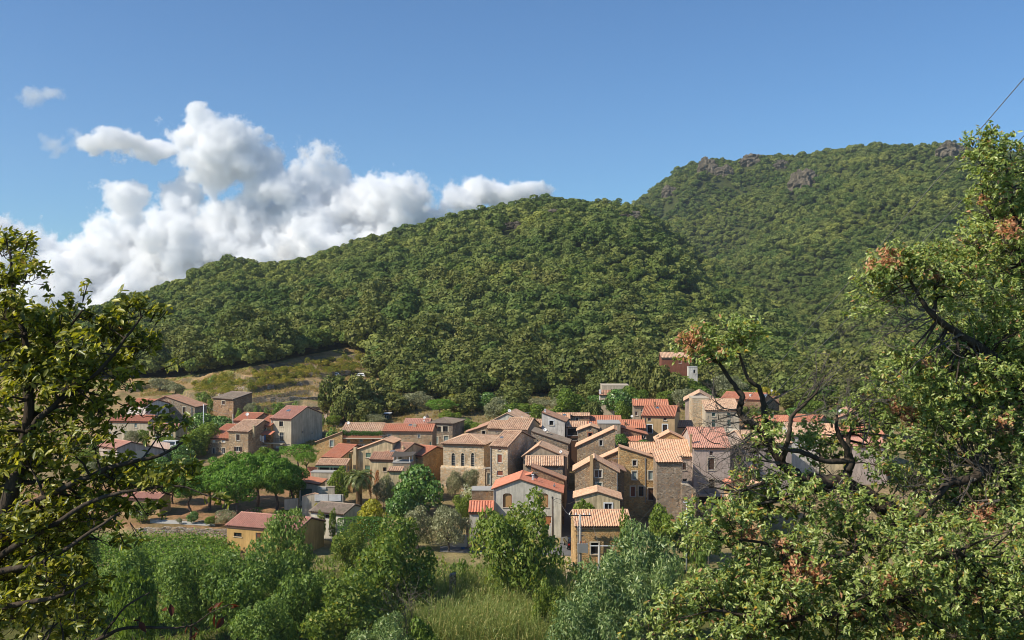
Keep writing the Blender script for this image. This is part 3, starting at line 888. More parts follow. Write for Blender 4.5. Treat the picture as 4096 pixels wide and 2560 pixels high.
for k in range(22):
    x = a[0]+.03+(b[0]-a[0]-.09)*k/21; mb.box((x, -1.06, a[1]+.003), (x+.025, -1.03, a[1]+1.0))
mb.box((a[0], -1.08, a[1]+1.0), (b[0], -1.01, a[1]+1.05)); mb.build('railing', dark_metal, bal)
h.downpipe('A', 1850, 480, 850); h.finish()
# ---- middle left group
h = HS('stone_house', 'stone wing with one grey window and roof edge climbing to the flower terrace', 186, 'B', 203, 512, 512, 392, 760, -8)
prof(h, 'B', [(203, 512), (512, 393)], 6, stoneB, tileOld); h.w('B', 362, 487, 405, 565, 'shut', pale_blue_wood, stone_trim); h.finish()
h = HS('stone_house', 'stone house with a flower terrace under its striped old roof', 187, 'B', 512, 388, 985, 382, 620, -2)
h.slope(px('B', 800, 287), stoneB, tileOld, cornice=False)
h.w('B', 548, 393, 978, 444, 'open', sill=False)
h.w('B', 565, 475, 608, 512, 'shut', pale_blue_wood); h.w('B', 720, 470, 760, 506, 'shut', pale_blue_wood); h.w('B', 865, 470, 906, 502, 'shut', red_wood)
h.w('B', 722, 537, 762, 592, 'swing', white_paint, stone_trim); h.w('B', 585, 535, 612, 590, 'swing', white_paint)
a = h.fx(*px('B', 480, 462), -1.2); b = h.fx(*px('B', 998, 458), -1.2)
mb = MB(); mb.box((a[0], -1.4, a[1]-.1), (b[0], -.004, a[1]+.1)); bal = mb.build('terrace', cream_trim, h.root)
mb = MB(); mb.box((a[0]+.03, -1.37, a[1]+.103), (b[0]-.03, -1.27, a[1]+.45)); mb.build('parapet', terracotta, bal)
pot_row = (h, a, b)
h.finish()
h = HS('stone_house', 'long stone house with red roof and dentil eaves right of the flower terrace', 187, 'B', 985, 380, 1600, 388, 570, -3)
h.slope(px('B', 1290, 301), stoneA, tileRed, cmat=tileOld)
for a in ((1060, 415, 1100, 458), (1425, 415, 1452, 458)): h.w('B', *a, 'shut', pale_blue_wood, stone_trim)
h.w('B', 1566, 505, 1590, 556, 'shut', green_wood)
h.chimney('B', 1387, 290, 32, 2.0, 2.2); h.skylight('B', 1335, 306, 44); h.finish()
h = HS('stone_house', 'stone house with two barred balcony windows under a mossy hipped roof', 196, 'B', 1560, 286, 1845, 286, 560, -14)
h.slope(px('B', 1700, 217), stoneC, tileMoss, hip=4.5, D=8)
for a in ((1637, 318, 1705, 385), (1730, 315, 1788, 385)): h.w('B', *a, 'glass', trim=cream_trim, fmat=dark_wood)
for a in ((1618, 445, 1668, 530), (1742, 435, 1795, 495)): h.w('B', *a, 'shut', pale_blue_wood, cream_trim)
h.finish()
h = HS('stone_house', 'house with faded pink roof and tall stack joined to the mossy hipped roof', 199, 'B', 1262, 290, 1560, 290, 450, -4)
h.slope(px('B', 1420, 236), stoneC, tilePink, cornice=False); h.chimney('B', 1535, 188, 42, 3.0, 2.5, stoneC); h.chimney('B', 1298, 225, 34, 2.5, 1.2, dark_metal); h.finish()
h = HS('rendered_house', 'small house with steep orange red slats of tile above the covered porch', 172, 'B', 275, 702, 490, 700, 790, -22)
h.slope(px('B', 500, 543), plCream, tileRed, period=.4); h.w('B', 362, 720, 385, 738, 'open'); h.w('B', 590, 650, 622, 705, 'shut', green_wood, plane='R'); h.finish()
h = HS('porch_house', 'covered porch with pale tiled roof and green beam on the raised terrace', 167, 'B', 205, 792, 556, 792, 890, -6)
h.slope(px('B', 430, 724), plCream, tileOld, shed=True, cornice=False)
h.w('B', 228, 806, 352, 884, 'open', sill=False); h.w('B', 362, 806, 392, 884, 'shut', dgreen_wood, sill=False); h.w('B', 400, 806, 490, 884, 'open', sill=False); h.w('B', 575, 800, 596, 850, 'open', plane='R')
mb = MB(); q = h.ze; mb.box((-.2, -.35, q-.3), (h.W+.1, -.2, q-.05)); mb.build('beam', dgreen_wood, h.root); h.finish()
h = HS('terrace_block', 'raised terrace with solid cream parapet below the covered porch', 164.5, 'H', 575, 165, 957, 165, 385, -6, 'terrace')
h.flat(2.2, plPale, concrete)
mb = MB(); mb.box((-.05, -.07, h.ze-1.35), (h.W+.05, -.003, h.ze-1.2)); mb.build('ledge', concrete, h.root); h.finish()
h = HS('rendered_house', 'cream house with stained gable and green shutters left of the skylight roof', 170, 'B', 630, 634, 1118, 524, 880, -8)
prof(h, 'B', [(630, 634), (1015, 490), (1118, 524)], 5, plCream, tileOrange)
h.w('B', 793, 637, 858, 697, 'shut', green_wood); h.w('B', 783, 790, 848, 880, 'shut', green_wood, sill=False)
a = h.fx(*px('B', 645, 575), -.5); b = h.fx(*px('B', 681, 575), -.5)
mb = MB(); mb.box((a[0], -.62, -3), (b[0], -.003, a[1])); mb.build('chimney', plCream, h.roof); h.finish()
h = HS('rendered_house', 'low cream house with brown tiled roof and one small wooden window', 164, 'B', 850, 726, 1122, 724, 892, -8)
h.slope(px('B', 1060, 645), plCream, tileBrown); h.w('B', 1004, 814, 1047, 862, 'glass', trim=None, fmat=brown_wood); h.finish()
h = HS('rendered_house', 'house with dark skylight in its brown roof and sunlit cream side wall', 169, 'B', 1035, 642, 1240, 640, 800, -24)
h.slope(px('B', 1230, 524), plCream, tileBrown); h.skylight('B', 1112, 628, 60); h.chimney('B', 1247, 560, 26, 1.2, 2.6, plCream); h.finish()
h = HS('stone_house', 'stone gable wall with red roof between skylight house and church apse', 173, 'B', 1300, 670, 1484, 668, 800, -36)
h.slope(px('B', 1530, 562), stoneB, tileRed, D=9); h.w('B', 1390, 682, 1420, 724, 'shut', brown_wood); h.finish()
# terrace with awning
h = HS('roof_terrace', 'small roof terrace with stone parapet and dark awning in front of skylight house', 160, 'B', 1122, 762, 1332, 762, 870, -5, 'terrace')
h.flat(3, stoneC, concrete)
mb = MB(); za = h.fx(*px('B', 1180, 690))[1]; zb = h.fx(*px('B', 1350, 655))[1]
for x in (.15, h.W-.15):
    mb.tube([(x, .3, h.ze+.14), (x, .3, za)], .06, 5); mb.tube([(x, 2.8, h.ze+.14), (x, 2.8, zb)], .06, 5)
mb.build('awning_frame', white_paint, h.root)
mb = MB()
for k in range(8):
    x0, x1 = -.3+(h.W+.8)*k/8, -.3+(h.W+.8)*(k+1)/8; s0, s1 = -.12*math.sin(k/8*3.1), -.12*math.sin((k+1)/8*3.1)
    mb.prism([(x0, .2, za+.02+s0+.25*k/8), (x1, .2, za+.02+s1+.25*(k+1)/8), (x1, 3, zb+.02+s1), (x0, 3, zb+.02+s0)], (0, 0, .04))
mb.build('awning', m_plain('dark_canvas', (.09, .075, .06), .9), h.root); h.finish()
h = HS('lean_to', 'small tiled lean to roof under the terrace awning beside the fig tree', 156, 'B', 1072, 862, 1232, 862, 900, -4, 'shed')
h.slope(px('B', 1150, 820), plCream, tileOld, shed=True, cornice=False); h.finish()
# ---- church
h = HS('church', 'church apse of pale stone with three tall pointed windows under a hipped roof', 170, 'C', 275, 672, 892, 665, 1490, -13, 'church')
h.slope(px('C', 660, 527), stoneD, tileOld, hip=8, D=13, ov=.4, cmat=tileBrown)
for a in ((400, 800, 455, 1022), (543, 800, 596, 1022), (693, 797, 748, 1016)): h.w('C', *a, 'arch', trim=cream_trim, fmat=cream_trim)
mb = MB(); zb = h.fx(*px('C', 600, 1025))[1]; mb.box((-.35, -.45, -3), (h.W+.3, -.003, zb)); mb.prism([(-.35, -.45, zb+.002), (-.35, -.003, zb+.002), (-.35, -.003, zb+.3)], (h.W+.65, 0, 0)); mb.build('plinth', stoneD, h.root)
h.finish()
h = HS('tower_house', 'narrow tall stone house with three red brown shutters beside the church', 160, 'C', 990, 712, 1250, 705, 1340, -22)
h.slope(px('C', 1160, 472), stoneD, tileOld, cmat=tileBrown)
h.w('C', 1103, 724, 1150, 770, 'shut', red_wood); h.w('C', 1095, 820, 1162, 952, 'shut', red_wood, cream_trim); h.w('C', 1086, 1068, 1177, 1150, 'shut', red_wood)
h.skylight('C', 1160, 570, 50); h.downpipe('C', 992, 715, 1300); h.finish()
h = HS('passage_wall', 'dim stone passage front with a grey door between church and tall narrow house', 168, 'C', 885, 1040, 1000, 1040, 1290, 0, 'wall')
h.flat(1.2, stoneC); h.w('C', 938, 1105, 988, 1280, 'door', pale_blue_wood, stone_trim); h.finish()
# ---- behind the tower
h = HS('rendered_house', 'house with pale striped roof left of the taller dusty gable', 185, 'C', 948, 437, 1200, 440, 640, -10)
h.slope(px('C', 1100, 322), plDusty, tileOld); h.w('C', 1075, 470, 1100, 500, 'shut', red_wood); h.finish()
h = HS('rendered_house', 'tall dusty house with big striped roof and dark shutter behind the narrow stone house', 178, 'C', 1182, 457, 1545, 452, 790, -14)
h.slope(px('C', 1440, 284), plDusty, tileOld); h.w('C', 1392, 486, 1428, 585, 'shut', dark_wood); h.w('C', 1300, 486, 1345, 585, 'shut', dark_wood); h.downpipe('C', 1517, 470, 790); h.finish()
h = HS('rendered_house', 'grey gabled house with a dish on its ridge at the top of the village', 202, 'C', 1052, 303, 1450, 305, 500, -12)
prof(h, 'C', [(1052, 303), (1240, 208), (1450, 308)], 9, plGrey, tileOld); h.finish()
h = HS('stone_house', 'low stone house with one dark opening behind the church roof', 187, 'C', 790, 445, 1000, 430, 620, -4)
prof(h, 'C', [(790, 445), (945, 390), (1000, 425)], 7, stoneA, tileBrown); h.w('C', 860, 465, 915, 548, 'open', trim=stone_trim); h.finish()
h = HS('stone_wall', 'low dark stone wall climbing beside the trees behind the church', 189, 'C', 640, 492, 790, 440, 620, -2, 'wall')
prof(h, 'C', [(640, 492), (790, 442)], 3, stoneC, tileBrown); h.finish()
h = HS('rendered_house', 'whitewashed house with patchy render and roof falling to the right', 183, 'C', 1765, 196, 2112, 330, 620, -8)
prof(h, 'C', [(1765, 196), (2112, 330)], 6, plWhite, tileBrown)
h.w('C', 1880, 312, 1945, 383, 'open', trim=white_paint); h.chimney('C', 1815, 142, 16, .8, 1.6, white_paint); h.finish()
h = HS('rendered_house', 'strip of striped roof squeezed left of the whitewashed house', 188, 'C', 1668, 420, 1765, 400, 560, -5)
h.slope(px('C', 1720, 306), plCream, tileOld); h.finish()
h = HS('stone_house', 'dark stone house with long mossy roof falling right below the whitewashed house', 171, 'C', 1608, 482, 2160, 668, 1010, -6)
prof(h, 'C', [(1608, 482), (2160, 668)], 6, stoneC, tileMoss); h.w('C', 1690, 600, 1712, 625, 'open', sill=False); h.chimney('C', 1860, 485, 42, 3, 1.4); h.finish()
h = HS('rendered_house', 'dusty brown gabled house above the half shaded lean to roof', 160, 'C', 1482, 858, 2120, 866, 1160, -6)
prof(h, 'C', [(1482, 858), (1722, 700), (2120, 866)], 6, plDusty, tileOld); h.finish()
h = HS('lean_to', 'lean to with striped red and grey roof in front of the dusty gable', 156, 'C', 1530, 998, 2086, 998, 1160, -2, 'shed')
h.slope(px('C', 1820, 862), stoneC, tileOld, shed=True, cornice=False); h.finish()
h = HS('stone_house', 'long stone house with roof edge falling right behind the grey gable', 152, 'C', 1604, 1018, 2100, 1216, 1440, -5)
prof(h, 'C', [(1604, 1018), (2100, 1216)], 3, stoneE, tileBrown); h.finish()
h = HS('rendered_house', 'low red roof with pale pipe tucked behind the grey gabled house', 150, 'C', 1310, 1200, 1618, 1135, 1400, -6)
prof(h, 'C', [(1310, 1200), (1618, 1135)], 2, stoneE, tileBright); h.finish()
h = HS('rendered_house', 'large grey rendered gable with two orange arched shutters beside the street', 146, 'C', 1036, 1352, 2060, 1410, 2190, -4)
h.loc.z = z_at(2180, 146); h.root.location = h.loc; h.O = h.tol(Vector((0, 0, CAMZ))-h.loc)
prof(h, 'C', [(1036, 1352), (1432, 1208), (2060, 1410)], 8, plGrey, tileBright)
h.w('K', 1638, 148, 1708, 262, 'seg', tan_wood, fmat=red_wood); h.w('K', 1930, 148, 2002, 262, 'seg', tan_wood, fmat=red_wood)
h.w('K', 1966, 330, 2030, 415, 'garage', m_plain('orange_door', (.40, .16, .06)), sill=False)
h.chimney('C', 1628, 1118, 20, 2.0, 2.6, white_paint, False); h.chimney('C', 1955, 1280, 18, 2.0, 1.6, grey_metal); h.downpipe('C', 1038, 1360, 1512); h.finish()
h = HS('courtyard_wall', 'terrace wall half blockwork half stone left of the grey gable', 149, 'B', 2080, 1098, 2345, 1098, 1240, 0, 'wall')
h.flat(3.5, stoneE, concrete); h.finish()
h = HS('garage', 'small garage with bright striped roof and orange door left of the grey gable', 143, 'B', 2052, 1358, 2332, 1358, 1540, 0, 'garage')
h.slope(px('B', 2200, 1234), plGrey, tileBright, period=.4, shed=True); h.w('B', 2162, 1374, 2322, 1530, 'garage', m_plain('salmon_door', (.46, .24, .13)), sill=False); h.finish()
# ---- right group
h = HS('stone_house', 'large stone house with one slit window and roof edge rising right', 168, 'D', 326, 720, 788, 508, 1010, -6)
prof(h, 'D', [(326, 720), (775, 509), (788, 516)], 5, stoneA, tileOrange); h.w('D', 598, 636, 636, 706, 'open', trim=stone_trim); h.finish()
h = HS('stone_house', 'small stone gable with a tall dark doorway above the slit window house', 178, 'D', 340, 527, 577, 500, 710, -5)
prof(h, 'D', [(340, 527), (490, 470), (577, 500)], 4, stoneA, tileOrange); h.w('D', 463, 549, 510, 630, 'open', sill=False, trim=terracotta); h.w('D', 474, 500, 496, 522, 'shut', red_wood, sill=False); h.finish()
h = HS('rendered_house', 'plain brown rendered box with flat coping and a pipe among red roofs', 180, 'D', 583, 440, 853, 440, 580, -3)
h.flat(6, plDusty, concrete); h.chimney('D', 714, 470, 18, .5, 1.6, grey_metal); h.finish()
h = HS('stone_house', 'stone house with one square window left of the broad red roof', 192, 'D', 237, 350, 476, 346, 480, -3)
h.slope(px('D', 360, 318), stoneA, tileOld, cornice=False); h.w('D', 312, 360, 345, 408, 'shut', brown_wood, stone_trim); h.finish()
h = HS('rendered_house', 'pale house with skylight in its orange roof behind the whitewashed house', 189, 'D', 60, 384, 237, 384, 480, -2)
h.slope(px('D', 160, 320), plWhite, tileOrange); h.skylight('D', 175, 334, 40); h.chimney('D', 62, 300, 20, 2, 1.2, dark_metal); h.finish()
h = HS('timber_loggia', 'dark covered loggia with striped roof right of the whitewashed house', 183, 'D', 205, 482, 440, 482, 640, -2, 'house')
h.slope(px('D', 330, 420), brown_wood, tileOld, shed=True, cornice=False); h.w('D', 212, 492, 335, 586, 'open', sill=False); h.w('D', 215, 612, 330, 640, 'open', sill=False); h.finish()
h = HS('rendered_house', 'house under the broad red roof with a small roof window', 190, 'D', 425, 474, 862, 472, 600, -4)
h.slope(px('D', 680, 351), plDusty, tileRed); h.skylight('D', 488, 430, 34); h.finish()
h = HS('rendered_house', 'house with bright red patched roof and square stack left of the tan house', 186, 'D', 868, 490, 1152, 500, 640, -4)
h.slope(px('D', 1010, 404), plDusty, tileRed); h.chimney('D', 916, 420, 24, .9, 2.6, stoneE); h.finish()
h = HS('stone_house', 'low stone house with red roof and ivy below the tan house', 179, 'D', 940, 652, 1105, 652, 760, -4)
h.slope(px('D', 1020, 562), stoneE, tileRed); h.finish()
h = HS('stone_house', 'stone annex with two dark slots under a sloping roof edge beside the ivy', 181, 'D', 862, 492, 1166, 574, 700, -3)
prof(h, 'D', [(862, 492), (1166, 574)], 4, stoneE, tileRed); h.w('D', 1108, 575, 1130, 618, 'open'); h.w('D', 1136, 580, 1160, 618, 'open'); h.finish()
h = HS('rendered_house', 'tan house with two white framed dark shutters and small square upper windows', 192, 'D', 1115, 353, 1507, 346, 640, -15)
h.slope(px('D', 1350, 229), plTan, tileRed, period=.3)
for a in ((1183, 368, 1222, 407), (1370, 365, 1412, 403)): h.w('D', *a, 'shut', dark_wood)
for a in ((1178, 450, 1236, 552), (1362, 447, 1420, 550)): h.w('D', *a, 'shut', dark_wood, white_paint)
h.skylight('D', 1300, 248, 38); h.chimney('D', 1270, 170, 12, 4, 2.2, stoneE, False); h.chimney('D', 1552, 195, 26, 5, 1.6, stoneE); h.downpipe('D', 1150, 360, 600); h.finish()
h = HS('rendered_house', 'brown house with stone corners and red roof behind the tan house', 204, 'D', 1010, 232, 1430, 220, 440, -5)
h.slope(px('D', 1230, 153), plDusty, tileRed, cmat=tileOld); h.w('D', 1100, 262, 1118, 290, 'open'); h.w('D', 1098, 330, 1118, 392, 'glass'); h.w('D', 1030, 290, 1062, 340, 'shut', brown_wood)
h.chimney('D', 1048, 140, 24, 3, 1.3); h.finish()
h = HS('rendered_house', 'pale grey gabled house rising behind the square stone block', 212, 'D', 1632, 160, 1980, 160, 420, -10)
prof(h, 'D', [(1632, 160), (1812, 66), (1980, 160)], 9, plPink, tileOld); h.finish()
h = HS('stone_house', 'square block of pale rubble stone without windows beside the green shutters', 205, 'D', 1725, 134, 1925, 134, 500, -3)
h.flat(6, stoneD, stone_trim); h.finish()
h = HS('rendered_house', 'beige house with dark green shutters and striped roof behind bare twigs', 200, 'D', 1882, 281, 2290, 276, 560, -3)
h.slope(px('D', 2090, 146), plPale, tileOld)
for a in ((1958, 302, 2000, 350), (2142, 302, 2190, 350), (1957, 386, 2005, 480), (2145, 386, 2190, 472)): h.w('D', *a, 'shut', dgreen_wood)
h.w('D', 1908, 345, 1920, 395, 'open'); h.finish()
h = HS('rendered_house', 'stone house with white framed teal glazing behind the pinkish tall house', 193, 'D', 2105, 540, 2325, 540, 1010, -2)
h.flat(5, stoneC, cream_trim); h.w('D', 2186, 548, 2268, 630, 'glass', trim=white_paint); h.w('D', 2120, 556, 2180, 625, 'glass'); h.w('D', 2274, 556, 2316, 625, 'glass'); h.finish()
h = HS('stone_house', 'small house with brown roof squeezed between tan house and stone block', 196, 'D', 1545, 486, 1728, 482, 640, -4)
h.slope(px('D', 1640, 411), plTan, tileBrown); h.w('D', 1610, 496, 1636, 533, 'open'); h.w('D', 1606, 572, 1655, 620, 'shut', pale_blue_wood); h.finish()
h = HS('rendered_house', 'tall pinkish house with broad red roof brown shutters and balcony over dark garages', 158, 'D', 1735, 738, 2180, 728, 1440, -3)
h.slope(px('D', 1895, 495), plPink, tilePink, cmat=tileOrange, period=.3)
h.w('D', 1928, 768, 1974, 824, 'shut', brown_wood); h.w('D', 1912, 852, 1992, 1000, 'shut', brown_wood, stone_trim); h.w('D', 1922, 1112, 1992, 1222, 'glass', fmat=brown_wood, trim=stone_trim, sill=False)
h.w('D', 1795, 1320, 1948, 1430, 'open', sill=False); h.w('D', 1974, 1320, 2110, 1430, 'open', sill=False)
a = h.fx(*px('D', 1790, 1300)); b = h.fx(*px('D', 2150, 1300))
mb = MB(); mb.box((a[0], -1.2, a[1]), (b[0], -.004, a[1]+.3)); bal = mb.build('balcony', concrete, h.root)
mb = MB()
for k in range(34):
    x = a[0]+.03+(b[0]-a[0]-.1)*k/33; mb.box((x, -1.16, a[1]+.303), (x+.025, -1.13, a[1]+1.25))
mb.box((a[0], -1.18, a[1]+1.25), (b[0], -1.11, a[1]+1.3)); mb.build('railing', dark_metal, bal)
h.chimney('D', 1706, 560, 24, 1.2, 3.0, plTan, False); h.finish()
h = HS('rendered_house', 'pinkish wing with ribbed orange roof and brown shutter left of the tall pinkish house', 160, 'D', 1330, 838, 1728, 840, 1300, -2)
h.slope(px('D', 1510, 642), plPink, tileOrange); h.w('D', 1600, 908, 1650, 1000, 'shut', brown_wood); h.w('D', 1602, 1102, 1660, 1182, 'open'); h.finish()
h = HS('stone_house', 'windowless square stone house with ribbed orange roof at the front of the village', 152, 'D', 1292, 908, 1597, 908, 1470, 0)
h.slope(px('D', 1440, 760), stoneC, tileOrange, shed=True, d=5.2, cornice=False); h.finish()
h = HS('stone_annex', 'low stone annex with curved top right of the windowless stone house', 150.5, 'D', 1600, 1178, 1764, 1248, 1480, 0, 'annex')
prof(h, 'D', [(1600, 1178), (1700, 1198), (1764, 1248)], 4, stoneC, tileBrown, rooff=False); h.w('D', 1638, 1228, 1650, 1246, 'open', sill=False)
mb = MB(); 
for i in range(2):
    (xa, za), (xb, zb) = h.top[i], h.top[i+1]; mb.prism([(xa, -.05, za+.004), (xb, -.05, zb+.004), (xb, -.05, zb+.12), (xa, -.05, za+.12)], (0, 4.1, 0))
mb.build('roof', stone_trim, h.root); h.finish()
h = HS('stone_house', 'ribbed orange roof left of the white gutter above the ochre stone house', 163, 'D', 985, 796, 1290, 796, 900, -2)
h.slope(px('D', 1130, 676), stoneC, tileOrange); h.finish()
h = HS('stone_house', 'small stone gable peeping over the ribbed orange roofs', 169, 'D', 1285, 636, 1625, 634, 760, -5)
prof(h, 'D', [(1285, 636), (1450, 550), (1625, 634)], 4, stoneB, tileOrange); h.chimney('D', 1308, 590, 36, 1.0, 1.4, stoneC); h.finish()
h = HS('stone_house', 'ochre stone house with grey blinds brown shutters and a vine at its foot', 156, 'D', 838, 728, 1268, 862, 1410, -2)
prof(h, 'D', [(838, 728), (1000, 778), (1268, 862)], 3, stoneB, tileOrange)
h.w('D', 1000, 880, 1048, 948, 'shut', dark_wood, cream_trim); h.w('D', 993, 1013, 1050, 1118, 'shut', pale_blue_wood, cream_trim); h.w('D', 1188, 1009, 1246, 1118, 'shut', pale_blue_wood, cream_trim)
h.w('D', 975, 1196, 1032, 1320, 'shut', red_wood, cream_trim); h.w('D', 1072, 1196, 1132, 1315, 'glass', trim=cream_trim, fmat=red_wood); h.w('D', 1185, 1216, 1255, 1366, 'door', brown_wood, stone_trim); h.downpipe('D', 1152, 850, 1390); h.finish()
h = HS('stone_house', 'reddish stone wall with roof edge rising right between two stone gables', 160, 'D', 590, 882, 834, 774, 1180, -6)
prof(h, 'D', [(590, 882), (834, 774)], 4, stoneE, tileOrange); h.finish()
h = HS('stone_house', 'stone gable with tall cream stack and pale green shutter beside the street', 147, 'D', 300, 1006, 820, 1026, 1330, -4)
prof(h, 'D', [(300, 1006), (540, 872), (820, 1026)], 5, stoneA, tileOrange)
h.w('D', 540, 998, 628, 1090, 'glass', trim=cream_trim); h.w('D', 560, 1152, 627, 1256, 'shut', green_wood, cream_trim)
a = h.fx(*px('D', 482, 820), -.4); b = h.fx(*px('D', 522, 820), -.4)
mb = MB(); mb.box((a[0], -.5, -3), (b[0], -.003, a[1])); mb.build('chimney', plTan, h.roof); h.downpipe('D', 815, 1030, 1320); h.finish()
h = HS('stone_annex', 'narrow stone annex right of the gable with the tall cream stack', 151, 'D', 760, 958, 898, 1018, 1380, -2, 'annex')
prof(h, 'D', [(760, 958), (898, 1018)], 5, stoneE, tileBrown); h.finish()
h = HS('rendered_house', 'small cream gabled house with one white window in front of the stone gable', 140, 'D', 306, 1342, 846, 1356, 1560, -4)
prof(h, 'D', [(306, 1342), (576, 1270), (846, 1356)], 5, plCream, tileOrange); h.w('D', 660, 1402, 750, 1482, 'glass', trim=white_paint); h.finish()
h = HS('stone_house', 'nearest stone house with ribbed orange roof behind the transformer pole', 126, 'L', 236, 472, 742, 472, 880, 1)
h.slope(px('L', 490, 330), stoneB, tileOrange, period=.3); h.w('L', 374, 620, 446, 728, 'open', trim=cream_trim); h.finish()
h = HS('stone_house', 'ochre stone house with steep red roof edge at the right behind oak twigs', 149, 'D', 2150, 1178, 2520, 1000, 1500, -5)
prof(h, 'D', [(2150, 1178), (2520, 1000)], 4, stoneB, tileBright); h.finish()
h = HS('stone_house', 'lower lean to with orange roof edge in front of the steep red roof edge', 144, 'D', 2185, 1364, 2560, 1155, 1560, -5)
prof(h, 'D', [(2185, 1364), (2560, 1155)], 4, stoneB, tileOrange); h.finish()
# ---- upper right
h = HS('stone_house', 'big brown stone gable with red roof and wide skylight at the upper right', 216, 'E', 850, 547, 1200, 544, 700, -30)
h.slope(px('E', 1090, 491), stoneE, tileRed, D=14); h.skylight('E', 1215, 516, 60); h.chimney('E', 1103, 497, 14, 1.5, 1.6, white_paint, False); h.finish()
h = HS('rendered_house', 'house with red roof and pale pipe below the big brown stone gable', 201, 'I', 440, 630, 880, 630, 800, -3)
h.slope(px('I', 650, 553), plTan, tileRed); h.w('I', 555, 655, 597, 706, 'shut', pale_blue_wood); h.w('I', 735, 655, 775, 706, 'open'); h.chimney('I', 645, 515, 18, 1, 2.6, stone_trim); h.finish()
h = HS('rendered_house', 'house with dull red roof and thin ochre stack left of the grey stone gable', 204, 'I', 910, 642, 1262, 640, 760, -30)
h.slope(px('I', 1140, 545), plDusty, tileRed); h.chimney('I', 1055, 560, 22, 1.0, 2.8, tan_wood); h.finish()
h = HS('stone_house', 'grey stone gable with one small window at the right edge of the village', 207, 'I', 1420, 622, 2030, 650, 760, -6)
prof(h, 'I', [(1420, 622), (1755, 488), (2030, 650)], 9, stoneC, tileBrown); h.w('I', 1735, 572, 1770, 626, 'open', trim=stone_trim); h.finish()
h = HS('rendered_house', 'pale house with cream striped roof and brown shutter seen through the twigs', 176, 'I', 885, 820, 1265, 813, 1100, -3)
h.slope(px('I', 1040, 656), plWhite, tileOld); h.w('I', 1090, 852, 1140, 930, 'shut', brown_wood); h.chimney('I', 1055, 640, 60, 5, 1.2, dark_metal, False); h.finish()
h = HS('rendered_house', 'long orange striped roof between the cream striped roof and the red slats', 173, 'I', 1345, 907, 1600, 905, 1100, -3)
h.slope(px('I', 1420, 668), plCream, tileOrange); h.finish()
h = HS('rendered_house', 'house with red roof of pale slats at the right edge beside the oak', 180, 'I', 1592, 804, 2130, 800, 1000, -3)
h.slope(px('I', 1830, 673), plPink, tileRed, period=.4); h.chimney('I', 1770, 650, 22, 3, 1.2, tileRed); h.finish()
h = HS('rendered_house', 'low pink slatted roof beneath the red slats beside the oak', 172, 'I', 1640, 960, 2180, 960, 1200, -3)
h.slope(px('I', 1850, 850), plPink, tilePink); h.finish()
h = HS('rendered_house', 'wide house with orange ribbed roof and sunlit ochre end wall behind bare twigs', 165, 'I', 268, 928, 895, 912, 1300, 6)
h.slope(px('I', 560, 754), plPink, tileOld); h.w('I', 560, 1010, 610, 1090, 'shut', brown_wood); h.w('I', 420, 1010, 470, 1090, 'shut', brown_wood); h.finish()
h = HS('rendered_house', 'plain cream upper wall above a small tiled house among the garden trees', 236, 'G', 1628, 492, 1846, 488, 620, -2)
h.flat(6, plPale, stone_trim); h.finish()
h = HS('rendered_house', 'small tiled house with white stack in front of the plain cream wall', 229, 'G', 1612, 569, 1770, 566, 640, -4)
h.slope(px('G', 1700, 532), plPale, tileBrown, cornice=False); h.w('G', 1668, 580, 1684, 610, 'shut', red_wood); h.chimney('G', 1614, 525, 16, .5, 2.2, white_paint); h.finish()
h = HS('rendered_house', 'brick red house with pale striped roof half hidden by hillside oaks', 262, 'G', 2110, 265, 2335, 266, 490, -4)
h.slope(px('G', 2240, 226), plRed, tileOld); h.w('G', 2250, 280, 2270, 310, 'shut', red_wood); h.finish()
h = HS('rendered_shed', 'small white walled shed on posts below the brick red house', 255, 'G', 2328, 340, 2400, 340, 412, -3, 'shed')
h.flat(3, plWhite, concrete); h.w('G', 2366, 360, 2385, 390, 'open'); h.finish()
# ---- lower left
h = HS('rendered_house', 'ochre house with ribbed pink roof and brown shutters beside the dry stone wall', 138, 'J', 1164, 487, 1805, 492, 640, -20)
h.slope(px('J', 1640, 378), plOchre, tilePink, period=.32)
h.w('J', 1227, 526, 1297, 568, 'glass', fmat=dark_wood); h.w('J', 1427, 528, 1500, 620, 'shut', m_plain('chestnut', (.16, .065, .03)), sill=False); h.w('J', 1662, 530, 1705, 562, 'glass', fmat=dark_wood); h.finish()
h = HS('shed', 'small shed with grey weathered tiles and whitish walls below the palm', 145, 'H', 578, 812, 1112, 818, 935, -24, 'shed')
h.slope(px('H', 1000, 668), plGrey, tileMoss, cornice=False); h.w('H', 800, 832, 940, 925, 'open', sill=False); h.finish()
h = HS('garage', 'garage with red sloping roof and dark green door left of the palm', 158, 'H', 392, 318, 690, 360, 640, -3, 'garage')
prof(h, 'H', [(392, 318), (690, 362)], 5, plPale, tileRed); h.w('H', 412, 415, 600, 630, 'garage', dgreen_wood, sill=False); h.finish()
h = HS('rendered_house', 'patch of bright orange slatted roof beside the porch terrace', 176, 'H', 412, 218, 590, 218, 320, -16)
h.slope(px('H', 570, 92), plCream, tileBright, period=.45); h.finish()
h = HS('garden_wall', 'cream garden wall with two pierced lattice panels below the palm', 152, 'H', 434, 556, 1100, 515, 780, 0, 'wall')
prof(h, 'H', [(434, 556), (520, 525), (640, 502), (700, 515), (1100, 515)], .35, plPale, tileOrange, rooff=False)
mb = MB()
for i in range(3):
    (xa, za), (xb, zb) = h.top[i], h.top[i+1]; mb.prism([(xa, -.05, za+.004), (xb, -.05, zb+.004), (xb, -.05, zb+.1), (xa, -.05, za+.1)], (0, .45, 0))
mb.build('coping', tileOrange, h.root)
